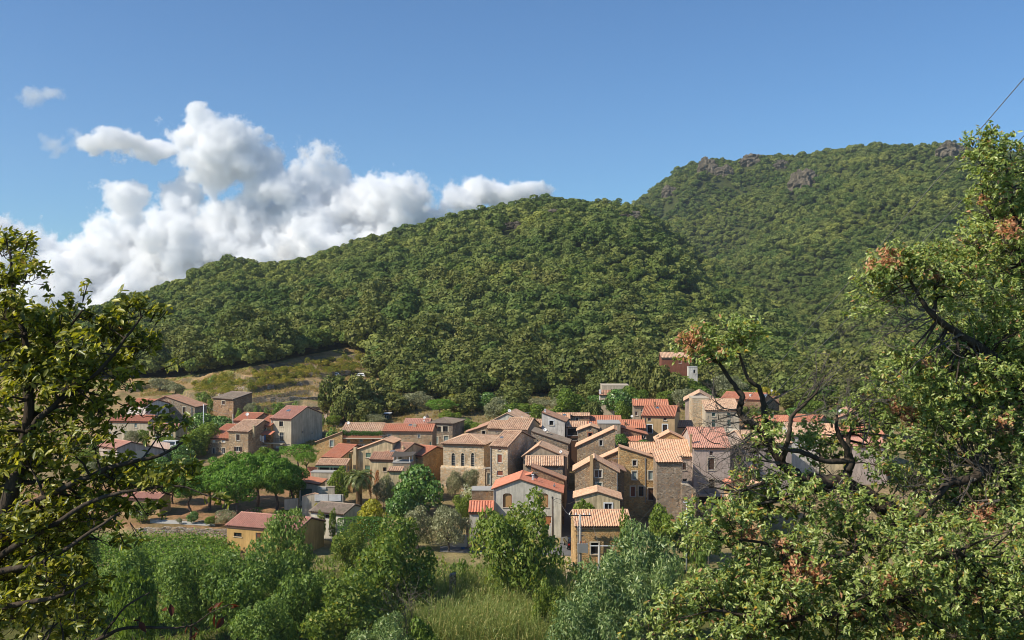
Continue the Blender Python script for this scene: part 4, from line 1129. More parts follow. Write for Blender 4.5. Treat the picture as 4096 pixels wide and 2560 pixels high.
for x0, x1 in ((645, 858), (878, 1060)):
    a = h.fx(*px('H', x0, 612)); b = h.fx(*px('H', x1, 522)); q = MB()
    nx = 12 if x0 < 700 else 10; ny = 6
    for i in range(nx+1):
        x = a[0]+(b[0]-a[0])*i/nx; q.box((x-.05, -.10, a[1]), (x+.05, -.004, b[1]))
    for k in range(ny+1):
        z = a[1]+(b[1]-a[1])*k/ny; q.box((a[0]-.05, -.097, z-.05), (b[0]+.05, -.007, z+.05))
    q.build('lattice_panel', dish_white, h.root)
h.finish()
h = HS('yard_wall', 'taller cream yard wall with a white vent block behind the lattice panels', 155, 'H', 688, 400, 960, 400, 560, 0, 'wall')
h.flat(.4, plPale, plPale)
a = h.fx(*px('H', 732, 432)); b = h.fx(*px('H', 825, 396)); mb = MB(); 
for k in range(4): mb.box((a[0], -.12, a[1]+(b[1]-a[1])*k/4), (b[0], -.004, a[1]+(b[1]-a[1])*(k+.6)/4))
mb.build('vent_block', dish_white, h.root); h.finish()
h = HS('rendered_house', 'tan house with white garage door seen under the left oak branches', 152, 'J', 190, 215, 545, 218, 400, -10)
h.slope(px('J', 380, 168), plTan, tilePink); h.w('J', 255, 325, 420, 388, 'garage', white_paint, sill=False); h.finish()
# ---- dishes
dish('B', 585, 278, 38, 190, -12, 'white dish at the left end of the flower terrace roof', 1.2)
dish('B', 1507, 214, 32, 200, -15, 'white dish on the tall stack beside the mossy hipped roof', .8)
dish('B', 1500, 250, 22, 199, -10, 'small white dish below another dish beside the mossy hipped roof', .8)
dish('B', 1157, 502, 32, 172, 30, 'white dish on the ridge of the stained cream gable', .8)
dish('C', 1277, 163, 50, 202, -5, 'white dish standing on the ridge of the grey top gable', 1.0)
dish('C', 1465, 267, 36, 184, -10, 'white dish behind the big striped roof of the dusty house', 1.2)
dish('C', 1817, 452, 52, 174, -20, 'white dish in front of the whitewashed house wall', 1.3)
dish('C', 2055, 785, 46, 160, -25, 'white dish at the right end of the dusty gable', 1.0)
dish('D', 992, 348, 32, 201, -10, 'white dish at the left corner of the brown house with stone corners', .8)
dish('E', 1290, 468, 20, 219, -10, 'white dish on the ridge of the big brown stone gable', .8)
dish('I', 1547, 484, 42, 205, -25, 'white dish on a thin pole left of the grey stone gable', 1.3)
dish('A', 1585, 422, 36, 212, -5, 'white dish on the red roof behind the laundry balcony', 1.0)
# ---------------------------------------------------------------- foliage
def leaf_mesh(name, rng, P, N, L, W, mats, midx=None, droop=.3, jit=.6, shape=4, fold=.0, along=None):
    """one small face per leaf. P (n,3) positions, N (n,3) preferred normals"""
    n = len(P)
    N = N/np.maximum(np.linalg.norm(N, axis=1, keepdims=True), 1e-6) + rng.normal(0, jit, (n, 3))
    N /= np.maximum(np.linalg.norm(N, axis=1, keepdims=True), 1e-6)
    T = rng.normal(0, 1, (n, 3)) if along is None else along + rng.normal(0, .45, (n, 3))
    T[:, 2] -= droop
    T -= N*(T*N).sum(1, keepdims=True); T /= np.maximum(np.linalg.norm(T, axis=1, keepdims=True), 1e-6)
    B = np.cross(N, T)
    s = rng.uniform(.65, 1.3, (n, 1)); l = L*s; w = W*s*.5
    if shape == 4:
        V = np.stack([P-T*l*.5, P+B*w-T*l*.05, P+T*l*.5, P-B*w-T*l*.05], 1)
        Fc = np.arange(n*4).reshape(n, 4); mi = midx
    else:  # six cornered blade folded along its rib, curved: two quads
        up = N*w*fold
        tip = P+T*l*.5-N*l*.06
        base = P-T*l*.5
        m1 = P-T*l*.12; m2 = P+T*l*.22-N*l*.02
        V = np.stack([base, m1+B*w+up, m2+B*w*.8+up, tip, m2-B*w*.8+up, m1-B*w+up], 1)
        q = np.arange(n)[:, None]*6
        Fc = np.stack([q+np.array([0, 1, 2, 3]), q+np.array([0, 3, 4, 5])], 1).reshape(-1, 4)
        mi = np.repeat(midx, 2) if midx is not None else None
    return np_mesh(name, V.reshape(-1, 3), Fc, mats, mi)
def sph(rng, n):
    d = rng.normal(0, 1, (n, 3)); return d/np.linalg.norm(d, axis=1, keepdims=True)
def crown_pts(rng, blobs, n, inner=.25, bottom=-.75, rough=.12):
    """points on lumpy shells; returns positions and outward normals"""
    b = np.array(blobs, float); area = (b[:, 3]*b[:, 4]+b[:, 3]*b[:, 5]+b[:, 4]*b[:, 5]); k = rng.choice(len(b), n, p=area/area.sum())
    d = sph(rng, n); lowm = d[:, 2] < bottom; d[lowm, 2] *= -1
    rad = np.where(rng.random(n) < inner, rng.uniform(.45, .9, n), rng.uniform(.88, 1.0+rough, n))[:, None]
    P = b[k, :3]+d*b[k, 3:6]*rad
    N = d/b[k, 3:6]
    # keep what lies outside the other lumps' cores
    keep = np.ones(n, bool)
    for j in range(len(b)):
        q = (P-b[j, :3])/b[j, 3:6]; keep &= ~(((q**2).sum(1) < .55) & (k != j))
    return P[keep], N[keep]
def lumps(rng, cx, cz, R_, H_, nb, frac=.5, zbias=0.0, core=.72):
    """main ellipsoid plus nb lumps round it"""
    out = [(0+cx, 0, cz, R_*core, R_*core, H_*core)]
    for _ in range(nb):
        d = sph(rng, 1)[0]; d[2] = d[2]*.8+zbias
        f = rng.uniform(.5, .98); r = rng.uniform(.6, 1.25)*frac*(1.15-.35*f)
        out.append((cx+d[0]*R_*f, d[1]*R_*f, cz+d[2]*H_*f, R_*r, R_*r, H_*r*.9))
    return out
def trunk_mesh(name, rng, H_, r, blobs, mat, lean=.05, nl=7, fork=.35):
    mb = MB(); k = H_*fork
    top = Vector((rng.normal(0, lean*k), rng.normal(0, lean*k), k))
    mid = Vector((rng.normal(0, lean*k), rng.normal(0, lean*k), k*.5))
    mb.tube([(0, 0, -.6), (0, 0, .1), mid, top], [r*1.35, r*1.1, r*.85, r*.7], 7)
    for i in range(min(nl, len(blobs))):
        b = blobs[(i+1) % len(blobs)]; t = Vector(b[:3]); s = top.lerp(mid, rng.uniform(0, .5))
        m = s.lerp(t, .5)+Vector((rng.normal(0, .12), rng.normal(0, .12), rng.normal(0, .1)))*H_*.12
        mb.tube([s, m, t, t+(t-m)*.5], [r*.5, r*.36, r*.2, r*.05], 5)
    me_o = mb.build(name, mat, smooth=True); me_ = me_o.data; bpy.data.objects.remove(me_o)
    return me_

LEAF = dict(
    oak=m_leaf('holm_oak_foliage', [(0, (.045, .058, .018)), (.45, (.068, .084, .026)), (.8, (.092, .108, .036)), (1, (.13, .14, .055))], .22, .03, .5, .25),
    oakfar=m_leaf('hillside_foliage', [(0, (.046, .064, .022)), (.5, (.064, .086, .029)), (1, (.086, .110, .040))], .25, .02, .5, .42, gain=2.45, spot=.011),
    ash=m_leaf('bright_ash_foliage', [(0, (.055, .09, .02)), (.5, (.10, .15, .032)), (.85, (.15, .20, .05)), (.97, (.20, .22, .07)), (1, (.30, .26, .04))], .38, .06, .45, .12, gain=1.75),
    dark=m_leaf('dark_locust_foliage', [(0, (.035, .065, .018)), (.5, (.065, .11, .03)), (1, (.12, .165, .05))], .35, .05, .45, .15, gain=2.4),
    lime=m_leaf('lime_green_foliage', [(0, (.06, .10, .018)), (.5, (.105, .16, .03)), (1, (.17, .22, .05))], .4, .05, .5, .18, gain=1.7),
    yellow=m_leaf('yellow_green_foliage', [(0, (.18, .20, .02)), (.5, (.33, .33, .04)), (1, (.46, .42, .07))], .42, .05, .5, .08, gain=1.1),
    olive=m_leaf('olive_foliage', [(0, (.075, .085, .045)), (.5, (.13, .14, .085)), (1, (.22, .23, .16))], .2, .08, .4, .1, trcol=(1.1, 1.1, .7)),
    silver=m_leaf('silver_willow_foliage', [(0, (.045, .082, .03)), (.5, (.09, .14, .052)), (.85, (.145, .195, .085)), (1, (.26, .30, .17))], .3, .10, .38, .1, trcol=(1.1, 1.15, .6)),
    pine=m_leaf('stone_pine_needles', [(0, (.035, .085, .014)), (.5, (.07, .145, .022)), (1, (.115, .18, .045))], .32, .03, .5, .1, gain=1.9),
    fig=m_leaf('fig_foliage', [(0, (.03, .07, .016)), (.5, (.06, .12, .028)), (.9, (.10, .17, .05)), (1, (.25, .30, .18))], .25, .12, .32, .08),
    palm=m_leaf('palm_foliage', [(0, (.04, .06, .02)), (.5, (.08, .105, .035)), (1, (.17, .18, .08))], .25, .10, .35, .05),
    rust=m_leaf('rusty_shrub_foliage', [(0, (.14, .06, .03)), (.5, (.22, .10, .05)), (1, (.28, .16, .08))], .25, .03, .6, .1),
    pale=m_leaf('variegated_foliage', [(0, (.12, .16, .07)), (.5, (.32, .34, .24)), (1, (.6, .6, .5))], .25, .06, .45, .05),
    hedge=m_leaf('hedge_foliage', [(0, (.02, .055, .012)), (.5, (.045, .10, .02)), (1, (.09, .17, .035))], .3, .08, .4, .08),
    vine=m_leaf('vine_foliage', [(0, (.05, .10, .016)), (.5, (.10, .18, .028)), (1, (.18, .27, .05))], .42, .06, .45, .1, gain=1.4),
    reed=m_leaf('reed_foliage', [(0, (.07, .105, .03)), (.5, (.11, .15, .05)), (.85, (.17, .19, .085)), (1, (.32, .27, .14))], .42, .07, .4, .1, gain=2.2),
    dry=m_leaf('dry_grass', [(0, (.24, .17, .08)), (.55, (.40, .29, .15)), (.8, (.15, .17, .05)), (1, (.22, .25, .06))], .35, .03, .6, .1, gain=1.15),
    broom=m_leaf('broom_foliage', [(0, (.07, .095, .02)), (.5, (.13, .15, .03)), (.85, (.22, .20, .045)), (1, (.34, .25, .08))], .4, .03, .5, .4, gain=1.75),
    pink=m_leaf('oleander_flowers', [(0, (.5, .12, .18)), (1, (.65, .28, .32))], .3, .03, .5, 0),
)
PROTO = {}
def proto(kind, k, H_, W_, leaf, nleaf, L, W, nb=9, cz=.62, ch=.40, frac=.5, bark=None, tr=.03, jit=.6, droop=.3, fork=.35, inner=.25, bottom=-.75, rough=.14, zb=.0, shape=4, core=.72):
    """tree prototype k of a kind: crown and trunk meshes at real size"""
    rng = np.random.default_rng(abs(hash_str(kind))*31+k)
    blobs = lumps(rng, 0, H_*cz, W_/2*.93, H_*ch, nb, frac, zb, core)
    P, N = crown_pts(rng, blobs, nleaf, inner, bottom, rough)
    cr = leaf_mesh(kind+'_crown', rng, P, N, L, W, [LEAF[leaf]], None, droop, jit, shape)
    tr_ = trunk_mesh(kind+'_trunk', rng, H_, H_*tr, blobs, bark or barkGrey, fork=fork)
    PROTO.setdefault(kind, []).append((cr, tr_, H_, W_))
def hash_str(s):
    h = 7
    for ch in s: h = (h*31+ord(ch)) % 100003
    return h
for k in range(5): proto('oak', k, 7.0, 6.6, 'oak', 2400, .62, .46, 12, .50, .50, .48, barkDark, .032, .42, .1, bottom=-.95)
for k in range(2): proto('ash', k, 10, 8.5, 'ash', 10500, .44, .21, 30, .54, .50, .33, barkGrey, .018, .7, .5, .3, .2, rough=.3, core=.42)
for k in range(2): proto('locust', k, 10, 8.5, 'dark', 10000, .42, .19, 30, .56, .48, .32, barkDark, .017, .6, .3, .4, .2, rough=.3, core=.42)
for k in range(2): proto('lime', k, 5, 4.5, 'lime', 3600, .36, .2, 12, .52, .48, .45, barkGrey, .02, .7, .4, .25)
for k in range(1): proto('yellow', k, 5, 5.5, 'yellow', 3600, .38, .24, 14, .52, .48, .42, barkGrey, .02, .7, .4, .25)
for k in range(2): proto('olive', k, 4.2, 5.5, 'olive', 6500, .30, .11, 12, .52, .48, .45, barkGrey, .035, .7, .0, .25, .35)
for k in range(2): proto('willow', k, 9, 8.5, 'silver', 12000, .44, .13, 30, .53, .50, .33, barkDark, .018, .65, .35, .3, .2, rough=.3, core=.45)
for k in range(3): proto('pine', k, 8.5, 7.4, 'pine', 8500, .5, .17, 24, .66, .35, .36, barkPine, .028, .4, -1.2, .4, .15, -.85)
for k in range(2): proto('fig', k, 6, 6.5, 'fig', 4200, .42, .30, 14, .52, .48, .45, barkGrey, .022, .6, .4, .22, .3)
for k in range(3): proto('broad', k, 6, 5.5, 'lime', 4200, .38, .22, 14, .52, .48, .45, barkGrey, .02, .65, .3, .25, .3)
for k in range(2): proto('bush', k, 2.2, 2.6, 'dark', 1100, .26, .15, 8, .5, .52, .5, barkGrey, .02, .65, .2, .15, .3)
for k in range(1): proto('rust', k, 2.2, 1.0, 'rust', 500, .22, .10, 6, .5, .52, .5, barkGrey, .02, .6, -.6, .15)
for k in range(1): proto('pale', k, 2.2, 2.6, 'pale', 800, .22, .12, 8, .5, .52, .5, barkGrey, .02, .6, .2, .15)
for k in range(2): proto('broom', k, 1.6, 2.2, 'broom', 500, .26, .10, 7, .5, .52, .5, barkGrey, .02, .6, -.8, .15)
for k in range(1): proto('cypressy', k, 4.6, 2.0, 'ash', 1500, .32, .14, 12, .52, .5, .42, barkGrey, .015, .6, -.5, .3, .3)
for k in range(2): proto('acacia', k, 6.5, 6.5, 'pine', 3200, .40, .14, 14, .70, .28, .34, barkDark, .02, .6, .2, .5, .35)

TREECOUNT = {}
def plant(kind, name, label, u, vtop, wpx, Y, group=None, cat='tree', k=None, base=None, rot=None):
    ps = PROTO[kind]; n = TREECOUNT.get(kind, 0); TREECOUNT[kind] = n+1
    cr, tr, H_, W_ = ps[(n if k is None else k) % len(ps)]
    z0 = gz(u, Y) if base is None else z_at(base, Y)
    p = at(u, vtop, Y); h_ = max(.4, p.z-z0)
    while base is None and h_/(wpx/F*Y) < .62*H_/W_ and Y > 170:
        Y -= 2; z0 = gz(u, Y); p = at(u, vtop, Y); h_ = max(.4, p.z-z0)
    rr = random.Random(n*13+hash_str(kind)+int(u))
    e = empty(name, (p.x, Y, z0), rr.uniform(0, 6.28) if rot is None else rot, label, cat, group)
    s = wpx/F*Y/W_
    e.scale = (s, s, h_/H_)
    link('trunk', tr, e); link('crown', cr, e)
    return e
# ---------------------------------------------------------------- hillside forest
ROCKS = [
    ('broad dark rock band just under the top of the nearer hill', 2190, 868, 190, 60, 1, 1),
    ('smaller rock band left on the crest of the nearer hill', 2040, 905, 90, 40, 1, 2),
    ('rock step at the right end of the nearer crest', 2520, 868, 100, 44, 1, 3),
    ('tall pale crag at the left shoulder of the far mountain', 2830, 672, 70, 84, 2, 4),
    ('low crag at the lower left edge of the far mountain', 2680, 770, 60, 54, 2, 5),
    ('jagged rocks right of the shoulder of the far mountain', 3010, 640, 90, 56, 2, 6),
    ('second jagged rock just right of the shoulder rocks', 3125, 660, 60, 44, 2, 7),
    ('isolated pale cliff standing out of the far woods', 3215, 735, 120, 110, 2, 8),
    ('rock tooth at the very summit of the far mountain', 3800, 600, 100, 66, 2, 9),
    ('dark rocks beside the shoulder crag of the far mountain', 2900, 690, 70, 60, 2, 10)]
def rock_Y(u, v, k):
    yr = float(np.interp(u, RU, RY)); yf = float(np.interp(u, FU, FY)); Ys = np.linspace(300, yr, 300) if k == 1 else np.linspace(yr+80, yf, 500)
    vs = 1280-(gz_arr(np.full(len(Ys), float(u)), Ys)-CAMZ)/Ys*F; return float(Ys[np.argmin(np.abs(vs-v))])
runmin = np.minimum.accumulate(np.vstack([np.full((1, nc), 9e9), VV[:-1]]), 0)
def forest_points(y0, y1, step, seed, x0=-620, x1=900):
    rng = np.random.default_rng(seed)
    xs = np.arange(x0, x1, step); ys = np.arange(y0, y1, step*.9)
    X, Y = np.meshgrid(xs, ys); X = X+(np.arange(len(ys)) % 2)[:, None]*step*.5
    X = (X+rng.uniform(-.38, .38, X.shape)*step).ravel(); Y = (Y+rng.uniform(-.38, .38, Y.shape)*step).ravel()
    U = X/Y*F+2048
    m = (U > -280) & (U < 4380); X, Y, U = X[m], Y[m], U[m]
    Z = gz_arr(U, Y)
    V = 1280-(Z-CAMZ)/Y*F
    Vt = V-7/Y*F
    ui = np.clip(np.searchsorted(GU, U), 0, nc-1); yi = np.clip(np.searchsorted(GY, Y)-1, 0, nr-1)
    vis = Vt < runmin[yi, ui]+2
    low = np.interp(U, VLOW_U, VLOW)
    m = vis & (V < low)
    for (_, ru, rv, rw_, rh, rk, _s) in ROCKS:
        yk = rock_Y(ru, rv+rh*.3, rk)
        m &= ~((np.abs(U-ru) < rw_*.5) & (Y > yk-42) & (Y < yk+4) & (rng.random(len(U)) < .85))
    return X[m], Y[m], Z[m], U[m], V[m], rng
X1, Y1, Z1, U1, V1, rg = forest_points(222, 620, 5.0, 11)
X2, Y2, Z2, U2, V2, _ = forest_points(620, 1500, 5.9, 12)
gap = (vnoise(X1/18, Y1/18, 5) > .40) & (Y1 > 300)
clear = ((np.abs(U1-2010) < 60) & (np.abs(V1-1085) < 8))
k1 = ~(gap & (rg.random(len(X1)) < .55)) & ~clear
X1, Y1, Z1, U1, V1 = X1[k1], Y1[k1], Z1[k1], U1[k1], V1[k1]
FXYZ = np.stack([np.r_[X1, X2], np.r_[Y1, Y2], np.r_[Z1, Z2]], -1)
nF = len(FXYZ)
rg = np.random.default_rng(77)
fs = .93*np.exp(rg.normal(0, .26, nF)).clip(.5, 1.8)*(.86+.5*(vnoise(FXYZ[:, 0]/60, FXYZ[:, 1]/60, 9)+.25))
fh = fs*rg.uniform(.78, 1.08, nF); fs = fs*1.14
frot = rg.uniform(0, 6.28, nF); fvar = rg.integers(0, 5, nF)
big = np.argsort(FXYZ[:, 1]/fs); inframe = (np.r_[U1, U2][big] > -120) & (np.r_[U1, U2][big] < 3560)
ind = big[inframe][:285]
rest = np.ones(nF, bool); rest[ind] = False
GRP = 'holm oaks along the foot of the wooded hillside'
for i in ind:
    cr, tr, H_, W_ = PROTO['oak'][fvar[i]]
    e = empty('holm_oak', FXYZ[i], frot[i], 'rounded dark green holm oak among others at the foot of the wooded hillside', 'tree', GRP)
    e.scale = (fs[i], fs[i], fh[i])
    link('trunk', tr, e); link('crown', cr, e)
# the rest of the wood: one object, instances over points
srccol = bpy.data.collections.new('forest_source')
for k in range(5):
    rng = np.random.default_rng(500+k)
    blobs = lumps(rng, 0, 3.7, 3.1, 3.2, 10, .5, .15)
    P, N = crown_pts(rng, blobs, 1100, .06, -.6, .10)
    me_ = leaf_mesh('forest_crown', rng, P, N, .85, .7, [LEAF['oakfar']], None, .0, .34)
    srccol.objects.link(bpy.data.objects.new('forest_crown_%s' % 'abcde'[k], me_))
pm = bpy.data.meshes.new('forest'); pm.vertices.add(int(rest.sum())); pm.vertices.foreach_set('co', FXYZ[rest].astype(np.float32).ravel())
def fattr(name, typ, data):
    a = pm.attributes.new(name, typ, 'POINT'); a.data.foreach_set('vector' if typ == 'FLOAT_VECTOR' else 'value', data)
fattr('tree_scale', 'FLOAT_VECTOR', np.stack([fs, fs, fh], -1)[rest].astype(np.float32).ravel())
fattr('tree_turn', 'FLOAT_VECTOR', np.stack([frot*0, frot*0, frot], -1)[rest].astype(np.float32).ravel())
fattr('tree_kind', 'INT', fvar[rest].astype(np.int32))
fo = tag(link('forest', pm), 'dense holm oak wood covering both hills', 'forest', kind='stuff')
ng = bpy.data.node_groups.new('forest_scatter', 'GeometryNodeTree')
ng.interface.new_socket('Geometry', in_out='INPUT', socket_type='NodeSocketGeometry')
ng.interface.new_socket('Geometry', in_out='OUTPUT', socket_type='NodeSocketGeometry')
nd = ng.nodes; gi = nd.new('NodeGroupInput'); go = nd.new('NodeGroupOutput')
ci = nd.new('GeometryNodeCollectionInfo'); ci.inputs['Collection'].default_value = srccol
ci.inputs['Separate Children'].default_value = True; ci.inputs['Reset Children'].default_value = True
iop = nd.new('GeometryNodeInstanceOnPoints'); iop.inputs['Pick Instance'].default_value = True
def na(name, typ):
    a = nd.new('GeometryNodeInputNamedAttribute'); a.data_type = typ; a.inputs['Name'].default_value = name; return a.outputs['Attribute']
L_ = ng.links.new
L_(gi.outputs[0], iop.inputs['Points']); L_(ci.outputs[0], iop.inputs['Instance'])
L_(na('tree_kind', 'INT'), iop.inputs['Instance Index']); L_(na('tree_turn', 'FLOAT_VECTOR'), iop.inputs['Rotation']); L_(na('tree_scale', 'FLOAT_VECTOR'), iop.inputs['Scale'])
L_(iop.outputs[0], go.inputs[0])
fo.modifiers.new('scatter', 'NODES').node_group = ng

# ---------------------------------------------------------------- rock outcrops on the ridges
t = NT('cliff_rock'); co = t.coord()
rc = t.ramp(t.noise(t.mapping(co, (1, 1, .35)), .35, 8, .7), [(.3, (.075, .062, .042)), (.55, (.19, .16, .115)), (.75, (.34, .29, .215))])
t.principled(rc, .95, normal=t.bump(t.noise(co, .8, 8, .75), 1.0, 1.5), spec=.1); rock = t.m
def outcrop(label, u, v, wpx, hpx, Y, seed, lean=0):
    rng = np.random.default_rng(seed)
    bm = bmesh.new(); bmesh.ops.create_icosphere(bm, subdivisions=5, radius=1)
    w, h = wpx/F*Y/2, hpx/F*Y/2
    for vt in bm.verts:
        c = vt.co.copy()
        a = math.atan2(c.y, c.x)
        n = float(fbm(np.array([c.x*2.2+seed+c.y]), np.array([c.z*1.8+c.y*2.0]), 4, seed)[0])
        m = float(fbm(np.array([c.x*6+seed]), np.array([c.y*6+c.z*1.5]), 3, seed+5)[0])
        st = abs(math.sin(c.z*6+n*5))*.14
        f = 1+n*.55+m*.22+st
        vt.co = Vector((c.x*w*f+lean*c.z*h, c.y*max(w*.6, 5)*f, c.z*h*f*1.1))
    me_ = bpy.data.meshes.new('rock_outcrop'); bm.to_mesh(me_); bm.free(); me_.materials.append(rock)
    o = link('rock_outcrop', me_); o.location = at(u, v, Y)
    tag(o, label, 'rock', 'rock outcrops on the wooded hills')
for (lab_, u_, v_, w_, h_, k_, sd_) in ROCKS: outcrop(lab_, u_, v_+h_*.12, w_*.95, h_*.95, rock_Y(u_, v_+h_*.3, k_)+2, sd_)

# ---------------------------------------------------------------- dry stone terrace walls
def terrace_wall(label, pts, hm, th=.7):
    """pts: [(u, v_top, Y)...]"""
    mb = MB(); P = [at(u, v, Y) for u, v, Y in pts]
    N = 7; Q = []
    for a, b in zip(P[:-1], P[1:]):
        for k in range(N): Q.append(a.lerp(b, k/N))
    Q.append(P[-1])
    rr = random.Random(int(pts[0][0]))
    Q = [q+Vector((0, rr.uniform(-.15, .15), rr.uniform(-.22, .12))) for q in Q]
    for a, b in zip(Q[:-1], Q[1:]):
        f = [a, b, b+Vector((0, -.15, -hm)), a+Vector((0, -.15, -hm))]
        g = [p+Vector((0, th, 0)) for p in f]
        mb.face(f[::-1]); mb.face(g); mb.face([f[0], f[1], g[1], g[0]]); 
    for e, fl in ((Q[0], 1), (Q[-1], 0)):
        q = [e, e+Vector((0, th, 0)), e+Vector((0, th-.15, -hm)), e+Vector((0, -.15, -hm))]
        mb.face(q if fl else q[::-1])
    tag(mb.build('terrace_wall', drystone), label, 'stone wall', 'dry stone walls of the terraces')
def fw(x, y): return px('F', x, y)
def tw(label, c, pts, hm):
    out = []
    for x, y, yb in pts:
        u, v = px(c, x, y); _, vb_ = px(c, x, yb)
        # find the depth where the ground shows at the wall's foot
        Ys = np.linspace(170, 340, 341); vs = 1280-(gz_arr(np.full(341, u), Ys)-CAMZ)/Ys*F
        j = int(np.argmin(np.abs(vs-vb_))); out.append((u, v, Ys[j]))
    terrace_wall(label, out, hm)
tw('long dry stone wall right of the terrace hut', 'F', [(1035, 590, 640), (1350, 572, 618), (1660, 575, 612)], 4)
tw('dry stone wall below the two parked cars on the terraces', 'F', [(1520, 335, 372), (1750, 328, 370), (1940, 318, 362)], 3.2)
tw('broken dry stone wall above the terrace hut', 'F', [(810, 490, 515), (920, 470, 500), (1020, 462, 492)], 3)
tw('short dry stone wall in the middle of the terraces', 'F', [(1135, 450, 490), (1200, 448, 486)], 3)
tw('short dry stone wall near the dark oaks on the terraces', 'F', [(1420, 440, 478), (1480, 438, 474)], 3)
tw('dry stone wall stub left of the big dark oaks', 'F', [(1640, 435, 465), (1730, 428, 460)], 3)
tw('dry stone wall behind the tall pale house gable', 'F', [(1495, 672, 700), (1650, 668, 698)], 3)
tw('lowest dry stone wall right of the tall pale house', 'F', [(1560, 745, 790), (1715, 742, 788)], 3)
tw('high thin wall among yellow broom on the terraces', 'F', [(1280, 280, 308), (1360, 275, 302)], 3)
tw('dark wall under the fig trees above the church', 'B', [(1880, 85, 135), (2160, 82, 135)], 4)
# the retaining wall by the vineyard
def rw():
    mb = MB(); P = [at(540, 2114, 145), at(700, 2112, 145), at(915, 2122, 144.2)]
    Q = []
    for a, b in zip(P[:-1], P[1:]):
        for k in range(10): Q.append(a.lerp(b, k/10))
    Q.append(P[-1]); rr = random.Random(4); Q = [q+Vector((0, rr.uniform(-.1, .1), rr.uniform(-.12, .12))) for q in Q]
    for a, b in zip(Q[:-1], Q[1:]):
        f = [a, b, b+Vector((0, -.2, -3.2)), a+Vector((0, -.2, -3.2))]; g = [p+Vector((0, .8, 0)) for p in f]
        mb.face(f[::-1]); mb.face(g); mb.face([f[0], f[1], g[1], g[0]])
    for e in (Q[0], Q[-1]): mb.face([e, e+Vector((0, .8, 0)), e+Vector((0, .6, -3.2)), e+Vector((0, -.2, -3.2))])
    tag(mb.build('retaining_wall', drystone), 'long dry stone retaining wall above the vineyard', 'stone wall')
rw()

# ---------------------------------------------------------------- single trees and shrubs
pl = plant
# stone pines
GP = 'stone pines on the red earth'
for (u, vt, w, Y, lab) in ((690, 1905, 130, 158, 'stone pine at the left end of the pine group behind oak leaves'), (762, 1885, 150, 154, 'small stone pine second from the left of the pine group'),
      (838, 1855, 190, 155, 'stone pine with rounded crown left of the pine group centre'), (905, 1815, 200, 158, 'tallest stone pine at the back left of the group'),
      (945, 1850, 210, 149, 'foremost broad stone pine in the middle of the group'), (1030, 1800, 205, 156, 'high stone pine in the centre of the pine group'),
      (1105, 1815, 185, 153, 'stone pine right of the pine group centre'), (1165, 1845, 130, 157, 'narrow stone pine at the right end of the pine group')):
    pl('pine', 'stone_pine', lab, u, vt, w, Y, GP)
pl('acacia', 'acacia_tree', 'spreading feathery dark tree in front of the tall pale house', 1192, 1768, 175, 181)
pl('acacia', 'acacia_tree', 'second feathery dark tree at the right foot of the tall pale house', 1225, 1800, 110, 177)
pl('broad', 'garden_tree', 'light green tree between red roofed row and feathery dark tree', 1062, 1782, 100, 184)
pl('fig', 'fig_tree', 'deep green tree left of the red roofed row under the hut', 805, 1640, 130, 222)
pl('fig', 'fig_tree', 'deep green tree right under the terrace hut', 890, 1655, 120, 218)
pl('broad', 'garden_tree', 'tall yellow green tree left of the stone house with bright red roof', 815, 1692, 130, 204)
pl('broad', 'garden_tree', 'smaller green tree behind the left oak twigs below the row', 755, 1735, 90, 199)
for (u, vt, w, Y, lab) in ((640, 1510, 110, 285, 'grey green olive at the left edge of the terraces'), (700, 1530, 90, 275, 'lower grey green olive at the left edge of the terraces'), (735, 1585, 60, 250, 'small olive behind the wide asymmetric stone gable'), (1008, 1606, 62, 236, 'small silvery olive right of the terrace hut'), (1505, 1652, 80, 226, 'umbrella shaped olive beside the green shed')):
    pl('olive', 'olive_tree', lab, u, vt, w, Y)
for i, (u, vt, w, Y, lab) in enumerate(((848, 1503, 46, 275, 'round dark bush standing alone on the upper terraces'), (815, 1562, 46, 252, 'round bush left of the terrace hut'), (797, 1594, 36, 241, 'bright bush at the left corner of the terrace hut'), (840, 1590, 32, 241, 'second bright bush at the left corner of the terrace hut'),
      (1018, 1628, 26, 228, 'clipped round bush behind the red roofs furthest left'), (1043, 1632, 24, 228, 'clipped round bush behind the red roofs second'), (1065, 1634, 24, 228, 'clipped round bush behind the red roofs third'), (1095, 1634, 26, 228, 'clipped round bush behind the red roofs furthest right'),
      (955, 1637, 40, 226, 'soft pale bush under the terrace hut'), (1120, 1605, 60, 238, 'low broad bush above the tall pale house roof'), (1175, 1608, 44, 238, 'small bush right above the tall pale house roof'), (1290, 1650, 20, 226, 'tiny round bush on the bare earth right of the pale house'))):
    pl('bush', 'round_bush', lab, u, vt, w, Y, 'bushes on the terraces', 'bush')
pl('cypressy', 'young_tree', 'young upright light green tree on the bare earth below the terraces', 1335, 1618, 42, 234)
pl('lime', 'leafy_shrub', 'sprawling yellow green shrub at the foot of the young upright tree', 1335, 1658, 70, 228, cat='bush')
pl('bush', 'garden_shrub', 'loose grey green shrub on the bare earth above the stone wing', 1325, 1712, 75, 200, cat='bush')
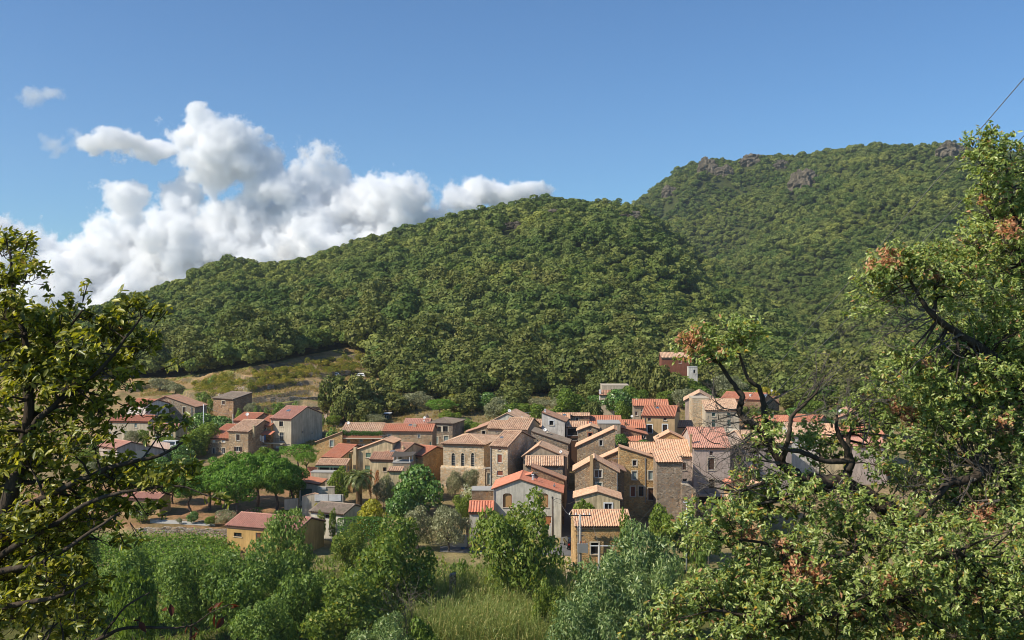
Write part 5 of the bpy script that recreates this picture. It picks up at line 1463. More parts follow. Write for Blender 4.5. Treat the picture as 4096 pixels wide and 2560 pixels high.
# dark oaks right of the terraces
for (u, vt, w, Y, lab) in ((1345, 1487, 130, 238, 'big dark oak at the right edge of the terraces'), (1420, 1500, 150, 236, 'second big dark oak beside the terraces'), (1385, 1550, 120, 230, 'low dark oak in front of the two big terrace oaks'), (1500, 1520, 150, 240, 'third dark oak right of the terrace oaks'), (1480, 1590, 110, 228, 'bushy dark oak above the green shed'), (1570, 1560, 140, 238, 'dark oak behind the olive toned tree above the village'), (1300, 1580, 60, 240, 'small dark oak touching the terrace wall')):
    pl('oak', 'holm_oak', lab, u, vt, w, Y)
for (kind, name, u, vt, w, Y, lab) in (
    ('olive', 'holm_oak', 1665, 1564, 150, 248, 'broad grey green oak behind the mossy hipped roof'),
    ('acacia', 'garden_tree', 1760, 1588, 150, 226, 'bright conifer like tree behind the hipped roof stone house'),
    ('broad', 'garden_tree', 1795, 1640, 90, 218, 'shrubby green tree right of the conifer like tree'),
    ('oak', 'holm_oak', 1822, 1525, 80, 258, 'small dark oak above the conifer like tree'),
    ('yellow', 'garden_tree', 1808, 1572, 56, 244, 'yellowish tree top above the conifer like tree'),
    ('lime', 'young_tree', 1885, 1580, 64, 242, 'light open young tree on the dry bank above the church'),
    ('bush', 'garden_shrub', 1862, 1668, 80, 212, 'green shrub on the bank left of the big striped roof'),
    ('broad', 'garden_shrub', 1905, 1690, 90, 206, 'low green shrub behind the church roof'),
    ('fig', 'fig_tree', 1952, 1560, 100, 238, 'large leaved fig tree above the grey top gable'),
    ('cypressy', 'garden_tree', 2015, 1608, 56, 232, 'soft upright tree right of the fig tree'),
    ('oak', 'garden_tree', 2080, 1525, 110, 255, 'tall mid green oak above the whitewashed house'),
    ('olive', 'garden_tree', 2158, 1590, 90, 236, 'greyish round tree left of a pair above the whitewashed house'),
    ('olive', 'garden_tree', 2228, 1588, 90, 236, 'greyish round tree right of a pair above the whitewashed house'),
    ('lime', 'garden_tree', 2292, 1600, 80, 230, 'light green tree left of the big dark garden tree'),
    ('fig', 'fig_tree', 2390, 1574, 130, 233, 'big dark garden tree above the broad red roof'),
    ('broad', 'garden_tree', 2455, 1565, 70, 236, 'green tree in front of the small tiled house with white stack'),
    ('broad', 'garden_tree', 2525, 1540, 120, 232, 'fresh green tree right of the plain cream wall'),
    ('lime', 'garden_tree', 2492, 1606, 86, 212, 'bright yellow green tree left of the brown house with stone corners'),
    ('lime', 'garden_tree', 2665, 1558, 90, 240, 'fresh green tree left of the grey gable at the top right'),
    ('olive', 'garden_tree', 2730, 1550, 110, 238, 'soft grey green tree behind the grey gable'),
    ('lime', 'garden_tree', 2640, 1468, 90, 250, 'green tree in front of the brick red house'),
    ('broad', 'garden_tree', 2790, 1330, 120, 290, 'poplar like bright tree above the brick red house'),
    ('yellow', 'garden_tree', 3060, 1545, 110, 250, 'yellowish tree above the big brown stone gable'),
    ('broad', 'garden_tree', 3370, 1545, 110, 240, 'bright green tree above the grey stone gable at the right'),
    ('oak', 'holm_oak', 3250, 1560, 130, 250, 'dark oak behind the dish near the right stone gable'),
    ('oak', 'holm_oak', 3460, 1590, 120, 235, 'dark oak beside the right edge of the village'),
    ('oak', 'holm_oak', 3160, 1570, 110, 245, 'dark oak between big brown gable and bright tree')):
    pl(kind, name, lab, u, vt, w, Y, cat='bush' if 'shrub' in name else 'tree')
pl('fig', 'ivy_bush', 'dense ivy clump spilling over the stone wall among the red roofs', 2488, 1728, 62, 175, cat='bush', base=1800)
pl('fig', 'ivy_bush', 'low ivy tuft along the ridge right of the dense ivy clump', 2575, 1756, 60, 174, cat='bush', base=1790)
# the green belt between village and wood
rng = np.random.default_rng(63); nb_ = 0
while nb_ < 60:
    u = rng.uniform(1640, 3700); Y = rng.uniform(206, 262)
    nb_ += 1
    kd = ['broad', 'olive', 'oak', 'fig', 'lime', 'oak', 'bush'][rng.integers(0, 7)]
    w_ = rng.uniform(80, 150); g_ = gz(u, Y); H_ = rng.uniform(4.0, 7.2)*(.6 if kd == 'bush' else 1)
    v = 1280-(g_+H_-CAMZ)/Y*F
    if any(abs(u-a) < b for a, b in ((2700, 55), (2590, 20), (1735, 60), (1870, 70))) and Y < 235: continue
    plant(kd, 'garden_tree', 'green tree of the tree belt between the village roofs and the wooded hillside', u, v, w_, Y, 'trees of the belt above the village')
for (u, vt, w_, Y, lab) in ((2700, 1474, 120, 246, 'dark oak in front of the brick red house wall'), (2640, 1448, 100, 247, 'dark oak at the left corner in front of the brick red house'), (2510, 1428, 130, 254, 'large dark oak left of the brick red house'), (2590, 1420, 120, 252, 'large dark oak overlapping the left corner of the brick red house'), (2450, 1450, 120, 258, 'dark oak second left of the brick red house'), (2395, 1462, 110, 262, 'dark oak third left of the brick red house')):
    plant('oak', 'holm_oak', lab, u, vt, w_, Y)
# gardens between the houses
for (kind, name, u, vt, w, Y, lab) in (
    ('fig', 'walnut_tree', 1678, 1838, 195, 154, 'large glossy dark green tree in front of the church'),
    ('fig', 'garden_tree', 1610, 1945, 130, 149, 'lower dark green tree left under the large glossy tree'),
    ('bush', 'garden_shrub', 1565, 1885, 60, 158, 'dark shrub behind the yellowish shrub under the skylight house'),
    ('olive', 'garden_tree', 1535, 1895, 85, 156, 'pale yellowish green tree right of the palm'),
    ('lime', 'garden_tree', 1358, 1868, 88, 159, 'soft light green tree left of the palm'),
    ('rust', 'cypress', 1482, 1872, 16, 161, 'left one of two rusty brown little cypresses'),
    ('rust', 'cypress', 1506, 1876, 22, 161, 'right and stouter one of two rusty brown little cypresses'),
    ('olive', 'laurel_shrub', 1820, 1878, 80, 163, 'dark grey green shrub below the left church window'),
    ('olive', 'laurel_shrub', 1878, 1872, 85, 164, 'tall grey green shrub below the right church window'),
    ('pale', 'variegated_shrub', 1872, 1940, 70, 158, 'white leaved shrub below the church shrubs'),
    ('broad', 'garden_shrub', 1853, 1978, 85, 150, 'bright green shrub left of the courtyard wall'),
    ('yellow', 'maple_tree', 1487, 1990, 165, 142, 'brilliant yellow green tree above the hedge'),
    ('yellow', 'garden_shrub', 1270, 2010, 62, 150, 'yellow green shrub at the left end of the grey tiled shed'),
    ('cypressy', 'young_tree', 1285, 2040, 44, 142, 'thin upright green shrub in front of the shed, left one'),
    ('cypressy', 'young_tree', 1330, 2035, 40, 141.5, 'thin upright green shrub in front of the shed, right one'),
    ('olive', 'olive_tree', 1670, 2022, 165, 139, 'left of two broad silvery olive trees by the gate'),
    ('olive', 'olive_tree', 1795, 2014, 170, 137.5, 'right of two broad silvery olive trees by the gate'),
    ('lime', 'sumac_tree', 2343, 1988, 125, 134, 'bright feathery tree against the small cream gabled house'),
    ('cypressy', 'garden_shrub', 2502, 2036, 70, 124, 'slim grey green shrub at the right end of the nearest ribbed roof'),
    ('broad', 'garden_tree', 2640, 2010, 130, 131, 'bright green tree at the foot of the windowless stone house'),
    ('fig', 'garden_tree', 2745, 2025, 110, 133, 'dark vine leaved shrub left under the dark garages'),
    ('fig', 'garden_tree', 2835, 2030, 120, 131, 'dark vine leaved shrub right under the dark garages'),
    ('bush', 'garden_shrub', 2790, 2050, 110, 126, 'shadowy shrub behind the white street lamp'),
    ('lime', 'orchard_tree', 565, 2010, 95, 148, 'small orchard tree at the left end of the dry stone wall'),
    ('fig', 'orchard_tree', 772, 2040, 46, 147.6, 'small round orchard tree above the dry stone wall'),
    ('olive', 'orchard_tree', 718, 2070, 26, 147.2, 'tiny silvery orchard tree above the dry stone wall'),
    ('lime', 'garden_shrub', 842, 2062, 55, 146.8, 'bright shrub left of the oleander at the wall'),
    ('olive', 'oleander_shrub', 905, 2038, 95, 146.6, 'big round grey green oleander beside the ochre house'),
    ('bush', 'oleander_shrub', 1012, 2034, 84, 149, 'oleander behind the ochre house roof'),
    ('broad', 'garden_shrub', 1020, 2050, 60, 151, 'dense green shrub under the pines'),
    ('bush', 'garden_shrub', 1140, 2030, 60, 153, 'dark low shrub beside the yard entrance'),
    ('bush', 'garden_shrub', 1180, 1925, 50, 160, 'dark shrub on the garage roof edge')):
    pl(kind, name, lab, u, vt, w, Y, cat='bush' if 'shrub' in name else 'tree')
# greenery packed round the far left houses
rng = np.random.default_rng(15)
for k in range(22):
    u = rng.uniform(330, 800); Y = rng.uniform(168, 212); w_ = rng.uniform(60, 110); kd = ['broad', 'olive', 'fig', 'lime'][rng.integers(0, 4)]
    H_ = rng.uniform(2.4, 4.2); plant(kd, 'garden_tree', 'small garden tree packed in among the far left houses', u, 1280-(gz(u, Y)+H_-CAMZ)/Y*F, w_, Y, 'garden trees among the far left houses')
# valley trees in front
for (kind, name, u, vt, w, Y, lab) in (
    ('ash', 'ash_tree', 1600, 2072, 350, 110, 'large olive yellow tree left of the gate gap'),
    ('ash', 'ash_tree', 2068, 1962, 330, 114, 'large tree in front of the grey gable with orange shutters'),
    ('ash', 'ash_tree', 1380, 2290, 370, 99, 'broad yellow green tree at the lower left centre'),
    ('ash', 'young_tree', 1400, 2098, 150, 124, 'light yellow green tree right of the ochre house gable'),
    ('locust', 'locust_tree', 760, 2185, 270, 108, 'dark green locust tree left in the valley thicket'),
    ('locust', 'locust_tree', 985, 2152, 300, 107, 'dark green locust tree in front of the ochre house'),
    ('locust', 'locust_tree', 1165, 2022, 240, 115, 'tall feathery locust tree overlapping the ochre house roof'),
    ('locust', 'locust_tree', 1190, 2210, 250, 106, 'shadowy lower locust tree under the tall feathery one'),
    ('lime', 'lime_tree', 530, 2258, 190, 99, 'vivid lime green sapling in the valley at the left'),
    ('locust', 'locust_tree', 500, 2165, 280, 112, 'dark thicket tree behind the vivid lime sapling'),
    ('locust', 'locust_tree', 180, 2150, 320, 113, 'dark thicket tree at the far left behind oak leaves'),
    ('ash', 'ash_tree', 300, 2110, 220, 122, 'green tree behind the oak leaves at the left valley edge'),
    ('willow', 'willow_tree', 2540, 2062, 340, 106, 'silvery tree right of the transformer pole'),
    ('willow', 'willow_tree', 2425, 2230, 350, 97, 'silvery tree in front at the lower centre right'),
    ('willow', 'willow_tree', 2640, 2190, 260, 101, 'shaded silvery tree beside the right oak'),
    ('willow', 'willow_tree', 2330, 2390, 300, 91, 'lowest silvery tree at the bottom edge right of the reeds'),
    ('willow', 'willow_shrub', 1530, 2432, 260, 90, 'pale silvery shrub at the bottom edge left of the reeds'),
    ('lime', 'leafy_shrub', 1690, 2480, 170, 91, 'fresh green shrub at the bottom edge beside the reeds'),
    ('ash', 'leafy_shrub', 2190, 2300, 150, 103, 'tall green shrub at the right end of the reeds'),
    ('locust', 'leafy_shrub', 1060, 2380, 260, 97, 'dark shrub in the shadows at the bottom left of centre'),
    ('bush', 'leafy_shrub', 1850, 2215, 90, 118, 'scrubby bush between the two large trees'),
    ('bush', 'leafy_shrub', 2330, 2265, 130, 120, 'dark scrub at the foot of the transformer pole'),
    ('locust', 'leafy_shrub', 2210, 2235, 110, 119, 'sparse dark branchy shrub left of the sandy track')):
    pl(kind, name, lab, u, vt, w, Y, cat='bush' if 'shrub' in name else 'tree')

# oleander flowers are part of the shrubs
for o in [o for o in C.objects if o.name.startswith('oleander_shrub')]:
    rng = np.random.default_rng(9); P = sph(rng, 160); P[:, 2] = abs(P[:, 2]); P = P*np.array([1.2, 1.2, 1.0])+np.array([0, 0, 1.2])
    if 'grey' in o['label']: P = P*np.array([2.1, 2.1, 1.75])
    link('flowers', leaf_mesh('flowers', rng, P, P, .16, .14, [LEAF['pink']]), o)

# palm
def palm():
    u, Y = 1436, 154; z0 = z_at(2014, Y); top = at(u, 1905, Y); H_ = top.z-z0-.4
    e = empty('palm_tree', (top.x, Y, z0), 0, 'date palm with thick shaggy trunk and drooping grey green fronds', 'tree')
    mb = MB(); mb.tube([(0, 0, -.5), (0, 0, 1), (0, 0, H_*.5), (0, 0, H_*.9), (0, 0, H_+.2)], [.5, .46, .44, .62, .3], 10)
    mb.build('trunk', m_bark('palm_bark', (.05, .03, .015), (.20, .12, .06), 4), e)
    rng = np.random.default_rng(3)
    pal = [LEAF['palm'], m_leaf('dead_palm_leaf', [(0, (.12, .07, .03)), (1, (.26, .17, .08))], .2, .03, .6, 0)]
    for k in range(46):
        a = k*2.39996; el = 1.35-1.55*(k/45)**.9; L = rng.uniform(2.7, 3.5)
        d = Vector((math.cos(a), math.sin(a), 0)); p = Vector((0, 0, H_)); el_ = el; pts = [p.copy()]
        for s_ in range(9):
            p = p+(d*math.cos(el_)+Vector((0, 0, math.sin(el_))))*L/9; el_ -= .15+.05*s_*.6; pts.append(p.copy())
        mb = MB(); mb.tube(pts, [.05-.0045*i for i in range(10)], 4)
        side = Vector((-d.y, d.x, 0))
        for i in range(1, 9):
            for h in range(4):
                q = pts[i].lerp(pts[i+1], h/4); t = (pts[i+1]-pts[i]).normalized(); up = side.cross(t)
                ll = .62*math.sin(min(1, (i+h/4)/9+.12)*2.7)+.1
                for sg in (1, -1):
                    dv = (side*sg*.75+t*.75-up*.12*sg*0+Vector((0, 0, -.22))).normalized()*ll
                    wv = t*.035; mb.face([q-wv, q+wv, q+dv*.6+wv*.7+Vector((0, 0, .03)), q+dv, q+dv*.6-wv*.7+Vector((0, 0, .03))])
        mb.build('frond', pal[1] if (k > 40) else pal[0], e)
palm()
# bare shrub
def bare(name, label, u, vt, w, Y, seed, mat, n=26):
    z0 = gz(u, Y); p = at(u, vt, Y); H_ = p.z-z0; W_ = w/F*Y
    rng = random.Random(seed); mb = MB()
    def grow(a, d, L, r, dep):
        pts = [a]; q = a; dd = d.copy()
        for k in range(4):
            dd = (dd+Vector((rng.gauss(0, .22), rng.gauss(0, .22), rng.gauss(.05, .15)))).normalized(); q = q+dd*L/4; pts.append(q)
        mb.tube(pts, [r, r*.85, r*.7, r*.55, r*.35], 4 if dep else 5)
        if dep < 3:
            for k in range(4 if dep else 3):
                s = pts[rng.randint(1, 4)]; nd_ = (dd+Vector((rng.gauss(0, .6), rng.gauss(0, .6), rng.gauss(.1, .35)))).normalized()
                grow(s, nd_, L*.62, r*.55, dep+1)
    for k in range(n//4):
        a = rng.uniform(0, 6.28); grow(Vector((0, 0, -.2)), Vector((math.cos(a)*W_/H_*.6, math.sin(a)*W_/H_*.6, 1)).normalized(), H_*.6, .05, 0)
    o = mb.build(name, mat); o.location = (p.x, Y, z0); tag(o, label, 'bush')
bare('bare_shrub', 'leafless grey purple shrub above the reeds', 1650, 2330, 130, 101, 3, m_bark('purple_twig', (.10, .075, .07), (.24, .19, .18)))
# hedge
def blockleaf(name, label, cat, P0, P1, depth, h, n, leaf, L, W, kind=None):
    rng = np.random.default_rng(len(label)); Ln = (P1-P0).length; t = (P1-P0)/Ln
    s = rng.random((n, 3)); f = rng.integers(0, 3, n); s[f == 0, 2] = 1; s[f == 1, 1] = 0
    N = np.zeros((n, 3)); N[f == 0] = (0, 0, 1); N[f == 1] = (0, -1, .3); N[f == 2] = (0, -.3, 1)
    top = h*(1+.12*vnoise(s[:, 0]*Ln/1.3, s[:, 1]*3, 4))
    x = P0.x+t.x*s[:, 0]*Ln; y = P0.y+t.y*s[:, 0]*Ln+s[:, 1]*depth; z = P0.z+t.z*s[:, 0]*Ln+s[:, 2]*top
    me_ = leaf_mesh(name, rng, np.stack([x, y, z], -1), N, L, W, [LEAF[leaf]], None, .2, .6)
    return tag(link(name, me_), label, cat, kind=kind)
a = gpt(1350, 138); b = gpt(1560, 137.5); h_ = z_at(2076, 138)-a.z
blockleaf('hedge', 'dark clipped hedge below the brilliant yellow green tree', 'hedge', a, b, 1.6, h_, 5200, 'hedge', .22, .15)
# vineyard and reeds, uncountable
rng = np.random.default_rng(21)
vp = []; vn = []
for r_ in range(15):
    Y = 122+r_*1.45; u0, u1 = 360, 960-max(0, (Y-136))*14
    n = 950; uu = rng.uniform(u0, u1, n); yy = Y+rng.normal(0, .28, n); zz = gz_arr(uu, yy)+.35+abs(rng.normal(.55, .42, n))
    vp.append(np.stack([(uu-2048)/F*yy, yy, zz], -1))
vp = np.concatenate(vp); tag(link('vineyard', leaf_mesh('vineyard', rng, vp, np.tile((0, -.35, 1.), (len(vp), 1)), .30, .25, [LEAF['vine']], None, .3, .6)), 'bright green vine rows below the dry stone wall', 'vines', kind='stuff')
def reeds():
    n = 6500; rng = np.random.default_rng(5); mbP = []
    uu = rng.uniform(1660, 2290, n); yy = rng.uniform(99, 118, n); zz = gz_arr(uu, yy)
    x = (uu-2048)/F*yy; hh = rng.uniform(3.6, 5.8, n)*(1+.35*vnoise(x/2.2, yy/2.2, 3))
    V = []; Fc = []
    lean = rng.normal(0, .22, (n, 2))
    # stalks
    base = np.stack([x, yy, zz], -1); tip = base+np.stack([lean[:, 0]*hh, lean[:, 1]*hh, hh], -1)
    w = np.array([.03, 0, 0])
    S = np.stack([base-w, base+w, tip+w*.4, tip-w*.4], 1)
    # blades
    m = n*6; k = np.repeat(np.arange(n), 6); f = rng.uniform(.25, 1.0, m)[:, None]
    p = base[k]*(1-f)+tip[k]*f; a = rng.uniform(0, 6.28, m); L = rng.uniform(.5, 1.05, m)
    d = np.stack([np.cos(a), np.sin(a), rng.uniform(.3, 1.3, m)], -1); d /= np.linalg.norm(d, axis=1, keepdims=True)
    q = p+d*L[:, None]*.6; r = q+(d*np.array([1, 1, -.15]))*L[:, None]*.5
    s = np.stack([-np.sin(a), np.cos(a), 0*a], -1)*.032
    B1 = np.stack([p-s*.5, p+s*.5, q+s, q-s], 1); B2 = np.stack([q-s, q+s, r+s*.1, r-s*.1], 1)
    A = np.concatenate([S, B1, B2]).reshape(-1, 3)
    me_ = np_mesh('reeds', A, np.arange(len(A)).reshape(-1, 4), [LEAF['reed']])
    tag(link('reed_bed', me_), 'tall pale green reeds along the stream', 'reeds', kind='stuff')
reeds()
def tufts(name, label, n, region, leaf, h, w, seed, cl=None):
    rng = np.random.default_rng(seed); U, Y = region(rng, n); Z = gz_arr(U, Y); x = (U-2048)/F*Y
    if cl is not None:
        k = vnoise(x/cl, Y/cl, seed) > -.08; U, Y, Z, x = U[k], Y[k], Z[k], x[k]
    n = len(U); m = n*5; k = np.repeat(np.arange(n), 5)
    P = np.stack([x[k]+rng.normal(0, .14, m), Y[k]+rng.normal(0, .14, m), Z[k]+rng.uniform(0.02, h*.6, m)], -1)
    al = np.tile((0, 0, 1.), (m, 1))
    me_ = leaf_mesh(name, rng, P, np.tile((0, -1., .2), (m, 1)), h, w, [LEAF[leaf]], None, -.6, .9, along=al)
    tag(link(name, me_), label, 'grass', kind='stuff')
def reg_terr(rng, n):
    U = rng.uniform(560, 1660, n*2); Y = rng.uniform(205, 345, n*2); V = 1280-(gz_arr(U, Y)-CAMZ)/Y*F
    k = V > np.interp(U, VLOW_U, VLOW)-6; return U[k][:n], Y[k][:n]
tufts('dry_grass', 'tawny dry grass on the terraces', 16000, reg_terr, 'dry', .5, .12, 31, 9)
def reg_gard(rng, n): return rng.uniform(1560, 2900, n), rng.uniform(205, 300, n)
tufts('garden_grass', 'mixed grass on the bank above the village', 7000, reg_gard, 'dry', .5, .12, 33)
def reg_val(rng, n): return rng.uniform(-100, 2800, n), rng.uniform(84, 134, n)
tufts('valley_grass', 'rough grass along the valley floor', 16000, reg_val, 'ash', .6, .12, 34, 7)
# yellow broom clumps on the terraces
rng = np.random.default_rng(8); GB = 'yellow broom clumps on the terraces'; nb_ = 0
while nb_ < 330:
    t_ = rng.random(); fx_ = rng.uniform(420, 2050); base_y = np.interp(fx_, [420, 1000, 1500, 2050], [470, 400, 300, 200]); fy_ = base_y+rng.uniform(-40, 130)
    u, v = px('F', fx_, fy_)
    Ys = np.linspace(215, 345, 131); vs = 1280-(gz_arr(np.full(131, u), Ys)-CAMZ)/Ys*F; j = int(np.argmin(np.abs(vs-v)))
    if abs(vs[j]-v) > 4 or vs[j] < np.interp(u, VLOW_U, VLOW)-4: nb_ += 1; continue
    cr, tr, H_, W_ = PROTO['broom'][nb_ % 2]; s = rng.uniform(.6, 1.35)
    e = empty('broom_shrub', gpt(u, Ys[j]), rng.uniform(0, 6), 'small yellowish broom clump among others on the dry terraces', 'bush', GB); e.scale = (s, s, s*rng.uniform(.6, 1.1)); link('crown', cr, e); nb_ += 1
# ---------------------------------------------------------------- the two oaks close to the camera
LEAF['nearR'] = m_leaf('oak_leaf', [(0, (.048, .075, .018)), (.4, (.084, .118, .030)), (.75, (.125, .16, .048)), (1, (.21, .24, .11))], .38, .11, .36, 0, gain=2.5)
LEAF['nearRust'] = m_leaf('withered_oak_leaf', [(0, (.26, .12, .07)), (.5, (.44, .23, .14)), (1, (.58, .37, .24))], .4, .04, .5, 0, trcol=(1.2, .9, .6), gain=1.2)
LEAF['nearYellow'] = m_leaf('yellowing_oak_leaf', [(0, (.20, .19, .03)), (.6, (.32, .27, .05)), (1, (.5, .34, .06))], .45, .06, .4, 0, gain=1.2)
LEAF['nearL'] = m_leaf('left_oak_leaf', [(0, (.030, .038, .008)), (.35, (.065, .075, .012)), (.7, (.12, .125, .018)), (.92, (.20, .20, .04)), (1, (.30, .29, .12))], .45, .09, .38, 0, trcol=(1.35, 1.35, .3), gain=2.15)
def in_poly(poly, x, y):
    n = len(poly); c = False; j = n-1
    for i in range(n):
        if ((poly[i][1] > y) != (poly[j][1] > y)) and (x < (poly[j][0]-poly[i][0])*(y-poly[i][1])/(poly[j][1]-poly[i][1])+poly[i][0]): c = not c
        j = i
    return c
class NearTree:
    def __init__(s, name, label, base, seed):
        s.rng = np.random.default_rng(seed); s.rnd = random.Random(seed)
        s.root = empty(name, base, 0, label, 'tree'); s.base = Vector(base)
        s.P = []; s.N = []; s.T = []; s.K = []; s.nodes = []; s.twigs = MB()
    def limb(s, pts, name='limb', sub=5, wob=.012):
        """pts: [(u, v, Y, radius_px)]"""
        P = [at(u, v, Y) for u, v, Y, r in pts]; Rr = [r*Y/F for u, v, Y, r in pts]
        out = []; rad = []
        for i in range(len(P)-1):
            p0 = P[max(i-1, 0)]; p1 = P[i]; p2 = P[i+1]; p3 = P[min(i+2, len(P)-1)]
            for k in range(sub):
                t = k/sub
                q = .5*((2*p1)+(p2-p0)*t+(2*p0-5*p1+4*p2-p3)*t*t+(3*p1-p0-3*p2+p3)*t**3)
                q = q+Vector((s.rnd.gauss(0, wob), s.rnd.gauss(0, wob*1.5), s.rnd.gauss(0, wob)))*min(1, Rr[i]*14)
                out.append(q); rad.append((Rr[i]*(1-t)+Rr[i+1]*t)*s.rnd.uniform(.92, 1.1))
        out.append(P[-1]); rad.append(Rr[-1])
        mb = MB(); mb.tube([q-s.base for q in out], rad, 8)
        mb.build(name, barkDark, s.root, smooth=True)
        s.nodes += list(zip(out, rad))
    def nearest(s, p): return min(s.nodes, key=lambda q: (q[0]-p).length_squared)
    def connect(s, p, r0=.012):
        q, r = s.nearest(p)
        m = q.lerp(p, .5)+Vector((s.rnd.gauss(0, .06), s.rnd.gauss(0, .06), s.rnd.uniform(-.02, .08)))*(p-q).length
        r0 = min(r*.6, r0*(1+(p-q).length*.8))
        s.twigs.tube([q-s.base, q.lerp(m, .55)-s.base, m-s.base, m.lerp(p, .6)-s.base, p-s.base], [r0, r0*.8, r0*.62, r0*.45, r0*.25], 5)
    def spray(s, p, d, L, nleaf, l, kinds):
        d = d.normalized(); tip = p+d*L
        s.twigs.tube([p-s.base, tip-s.base], [l*.05, l*.02], 3, cap=False)
        for i in range(nleaf):
            f = s.rnd.uniform(.25, 1.05); q = p+d*L*f
            a = d.orthogonal(); a.rotate(Matrix.Rotation(s.rnd.uniform(0, 6.28), 3, d))
            t = (d*s.rnd.uniform(.2, .9)+a*s.rnd.uniform(.5, 1.0)).normalized()
            n = (Vector((-.35, -.45, .75))+a*.25+Vector((s.rnd.gauss(0, .5), s.rnd.gauss(0, .5), s.rnd.gauss(0, .4))))
            s.P.append(q+t*l*.45); s.N.append(n); s.T.append(t); s.K.append(kinds(q))
    def blob(s, c, r, nsp, nleaf, l, kinds, up=.35, L=None):
        s.connect(c)
        for _ in range(nsp):
            d = Vector(sph(s.rng, 1)[0]); 
            if d.z < -.5: d.z *= -.6
            p = c+d*r*s.rnd.uniform(.35, .95)
            dd = (d+Vector((0, 0, up))+Vector((s.rnd.gauss(0, .35), s.rnd.gauss(0, .35), s.rnd.gauss(0, .3)))).normalized()
            if s.rnd.random() < .45: s.twigs.tube([c-s.base, c.lerp(p, .5)-s.base+Vector((0, 0, -.01)), p-s.base], [l*.07, l*.05, l*.03], 3, cap=False)
            s.spray(p, dd, (L or r*.6)*s.rnd.uniform(.6, 1.2), nleaf, l, kinds)
    def dead(s, p, d, L, r, dep, parts):
        pts = [p]; q = p; dd = d.copy()
        for k in range(5):
            dd = (dd+Vector((s.rnd.gauss(0, .25), s.rnd.gauss(0, .2), s.rnd.gauss(.02, .22)))).normalized(); q = q+dd*L/5; pts.append(q)
        parts.tube([x-s.base for x in pts], [r, r*.82, r*.66, r*.5, r*.36, r*.2], 4, cap=False)
        if dep > 0:
            for k in range(s.rnd.randint(2, 4)):
                a = pts[s.rnd.randint(1, 5)]; nd_ = (dd*.7+Vector((s.rnd.gauss(0, .6), s.rnd.gauss(0, .4), s.rnd.gauss(.05, .5)))).normalized()
                s.dead(a, nd_, L*s.rnd.uniform(.45, .7), r*.55, dep-1, parts)
    def leaves(s, name, L, W, mats, rows=None):
        P = np.array(s.P)-np.array(s.base); N = np.array(s.N); T = np.array(s.T); K = np.array(s.K)
        me_ = leaf_mesh(name, s.rng, P, N, L, W, mats, K, .12, .25, 6, .35, along=T)
        link(name, me_, s.root)
        s.P = []; s.N = []; s.T = []; s.K = []
    def done(s, barkm): s.twigs.build('twigs', barkm, s.root)

twigGrey = m_bark('grey_twig', (.05, .042, .034), (.20, .17, .14), 14)
# ---- right oak
YR = 13.0
rt = NearTree('oak_tree', 'gnarled oak close by at the right with dead twigs and withered orange leaf clusters', (at(4250, 2900, 13.5).x, 13.5, gz(4250, 13.5)), 41)
rt.limb([(4250, 3250, 13.5, 95), (4080, 2700, 13.4, 80), (3850, 2330, 13.2, 58), (3640, 2105, 13.0, 42), (3476, 1992, 13, 34), (3371, 1932, 12.9, 30), (3260, 1922, 12.8, 27), (3196, 1908, 12.8, 24), (3120, 1850, 12.8, 21), (3090, 1785, 12.8, 18), (3049, 1724, 12.7, 16), (2990, 1688, 12.7, 14), (2957, 1640, 12.7, 13), (2970, 1590, 12.7, 12), (2936, 1540, 12.7, 9), (2876, 1453, 12.7, 6)], 'trunk')
rt.limb([(3090, 1785, 12.8, 12), (3062, 1690, 12.9, 11), (3055, 1619, 12.9, 11), (3034, 1549, 12.9, 9), (2993, 1515, 12.9, 7), (2950, 1395, 12.9, 5)])
rt.limb([(3126, 1850, 12.8, 11), (3150, 1770, 12.6, 10), (3161, 1705, 12.6, 9), (3170, 1661, 12.6, 8), (3252, 1584, 12.6, 6), (3301, 1500, 12.6, 3)])
rt.limb([(3371, 1932, 12.9, 20), (3392, 1880, 12.9, 17), (3402, 1840, 12.9, 15), (3372, 1768, 12.8, 10), (3346, 1708, 12.8, 8), (3349, 1660, 12.8, 4)])
rt.limb([(3402, 1840, 12.9, 12), (3391, 1760, 13.1, 9), (3407, 1717, 13.1, 7), (3388, 1660, 13.1, 4)])
rt.limb([(3402, 1842, 12.9, 12), (3301, 1845, 12.8, 10), (3203, 1808, 12.7, 9), (3120, 1795, 12.6, 7), (3020, 1770, 12.6, 4)])
rt.limb([(3371, 1935, 12.9, 14), (3231, 1965, 12.7, 10), (3091, 2004, 12.6, 8), (2985, 2026, 12.6, 5), (2880, 2035, 12.5, 3)])
rt.limb([(3110, 1905, 12.7, 10), (3040, 1935, 12.5, 7), (2960, 1965, 12.5, 5), (2880, 1955, 12.5, 3), (2790, 1930, 12.5, 2)])
rt.limb([(4300, 2050, 13.8, 34), (4120, 1940, 13.5, 30), (4030, 1892, 13.3, 26), (3918, 1882, 13, 20), (3905, 1915, 12.9, 18), (3792, 1935, 12.8, 16), (3722, 2012, 12.7, 14), (3638, 2082, 12.6, 12), (3511, 2130, 12.5, 10), (3441, 2190, 12.5, 6)])
rt.limb([(4180, 2700, 13.5, 50), (4260, 2050, 13.8, 44), (4180, 1700, 13.8, 36), (4055, 1555, 13.6, 26), (3960, 1424, 13.4, 20), (3840, 1340, 13.2, 15), (3735, 1264, 13.0, 12), (3677, 1184, 13.0, 8), (3640, 1120, 13.0, 5)])
rt.limb([(3735, 1264, 13.0, 9), (3742, 1190, 13.1, 8), (3750, 1133, 13.1, 7), (3837, 1082, 13.2, 4)])
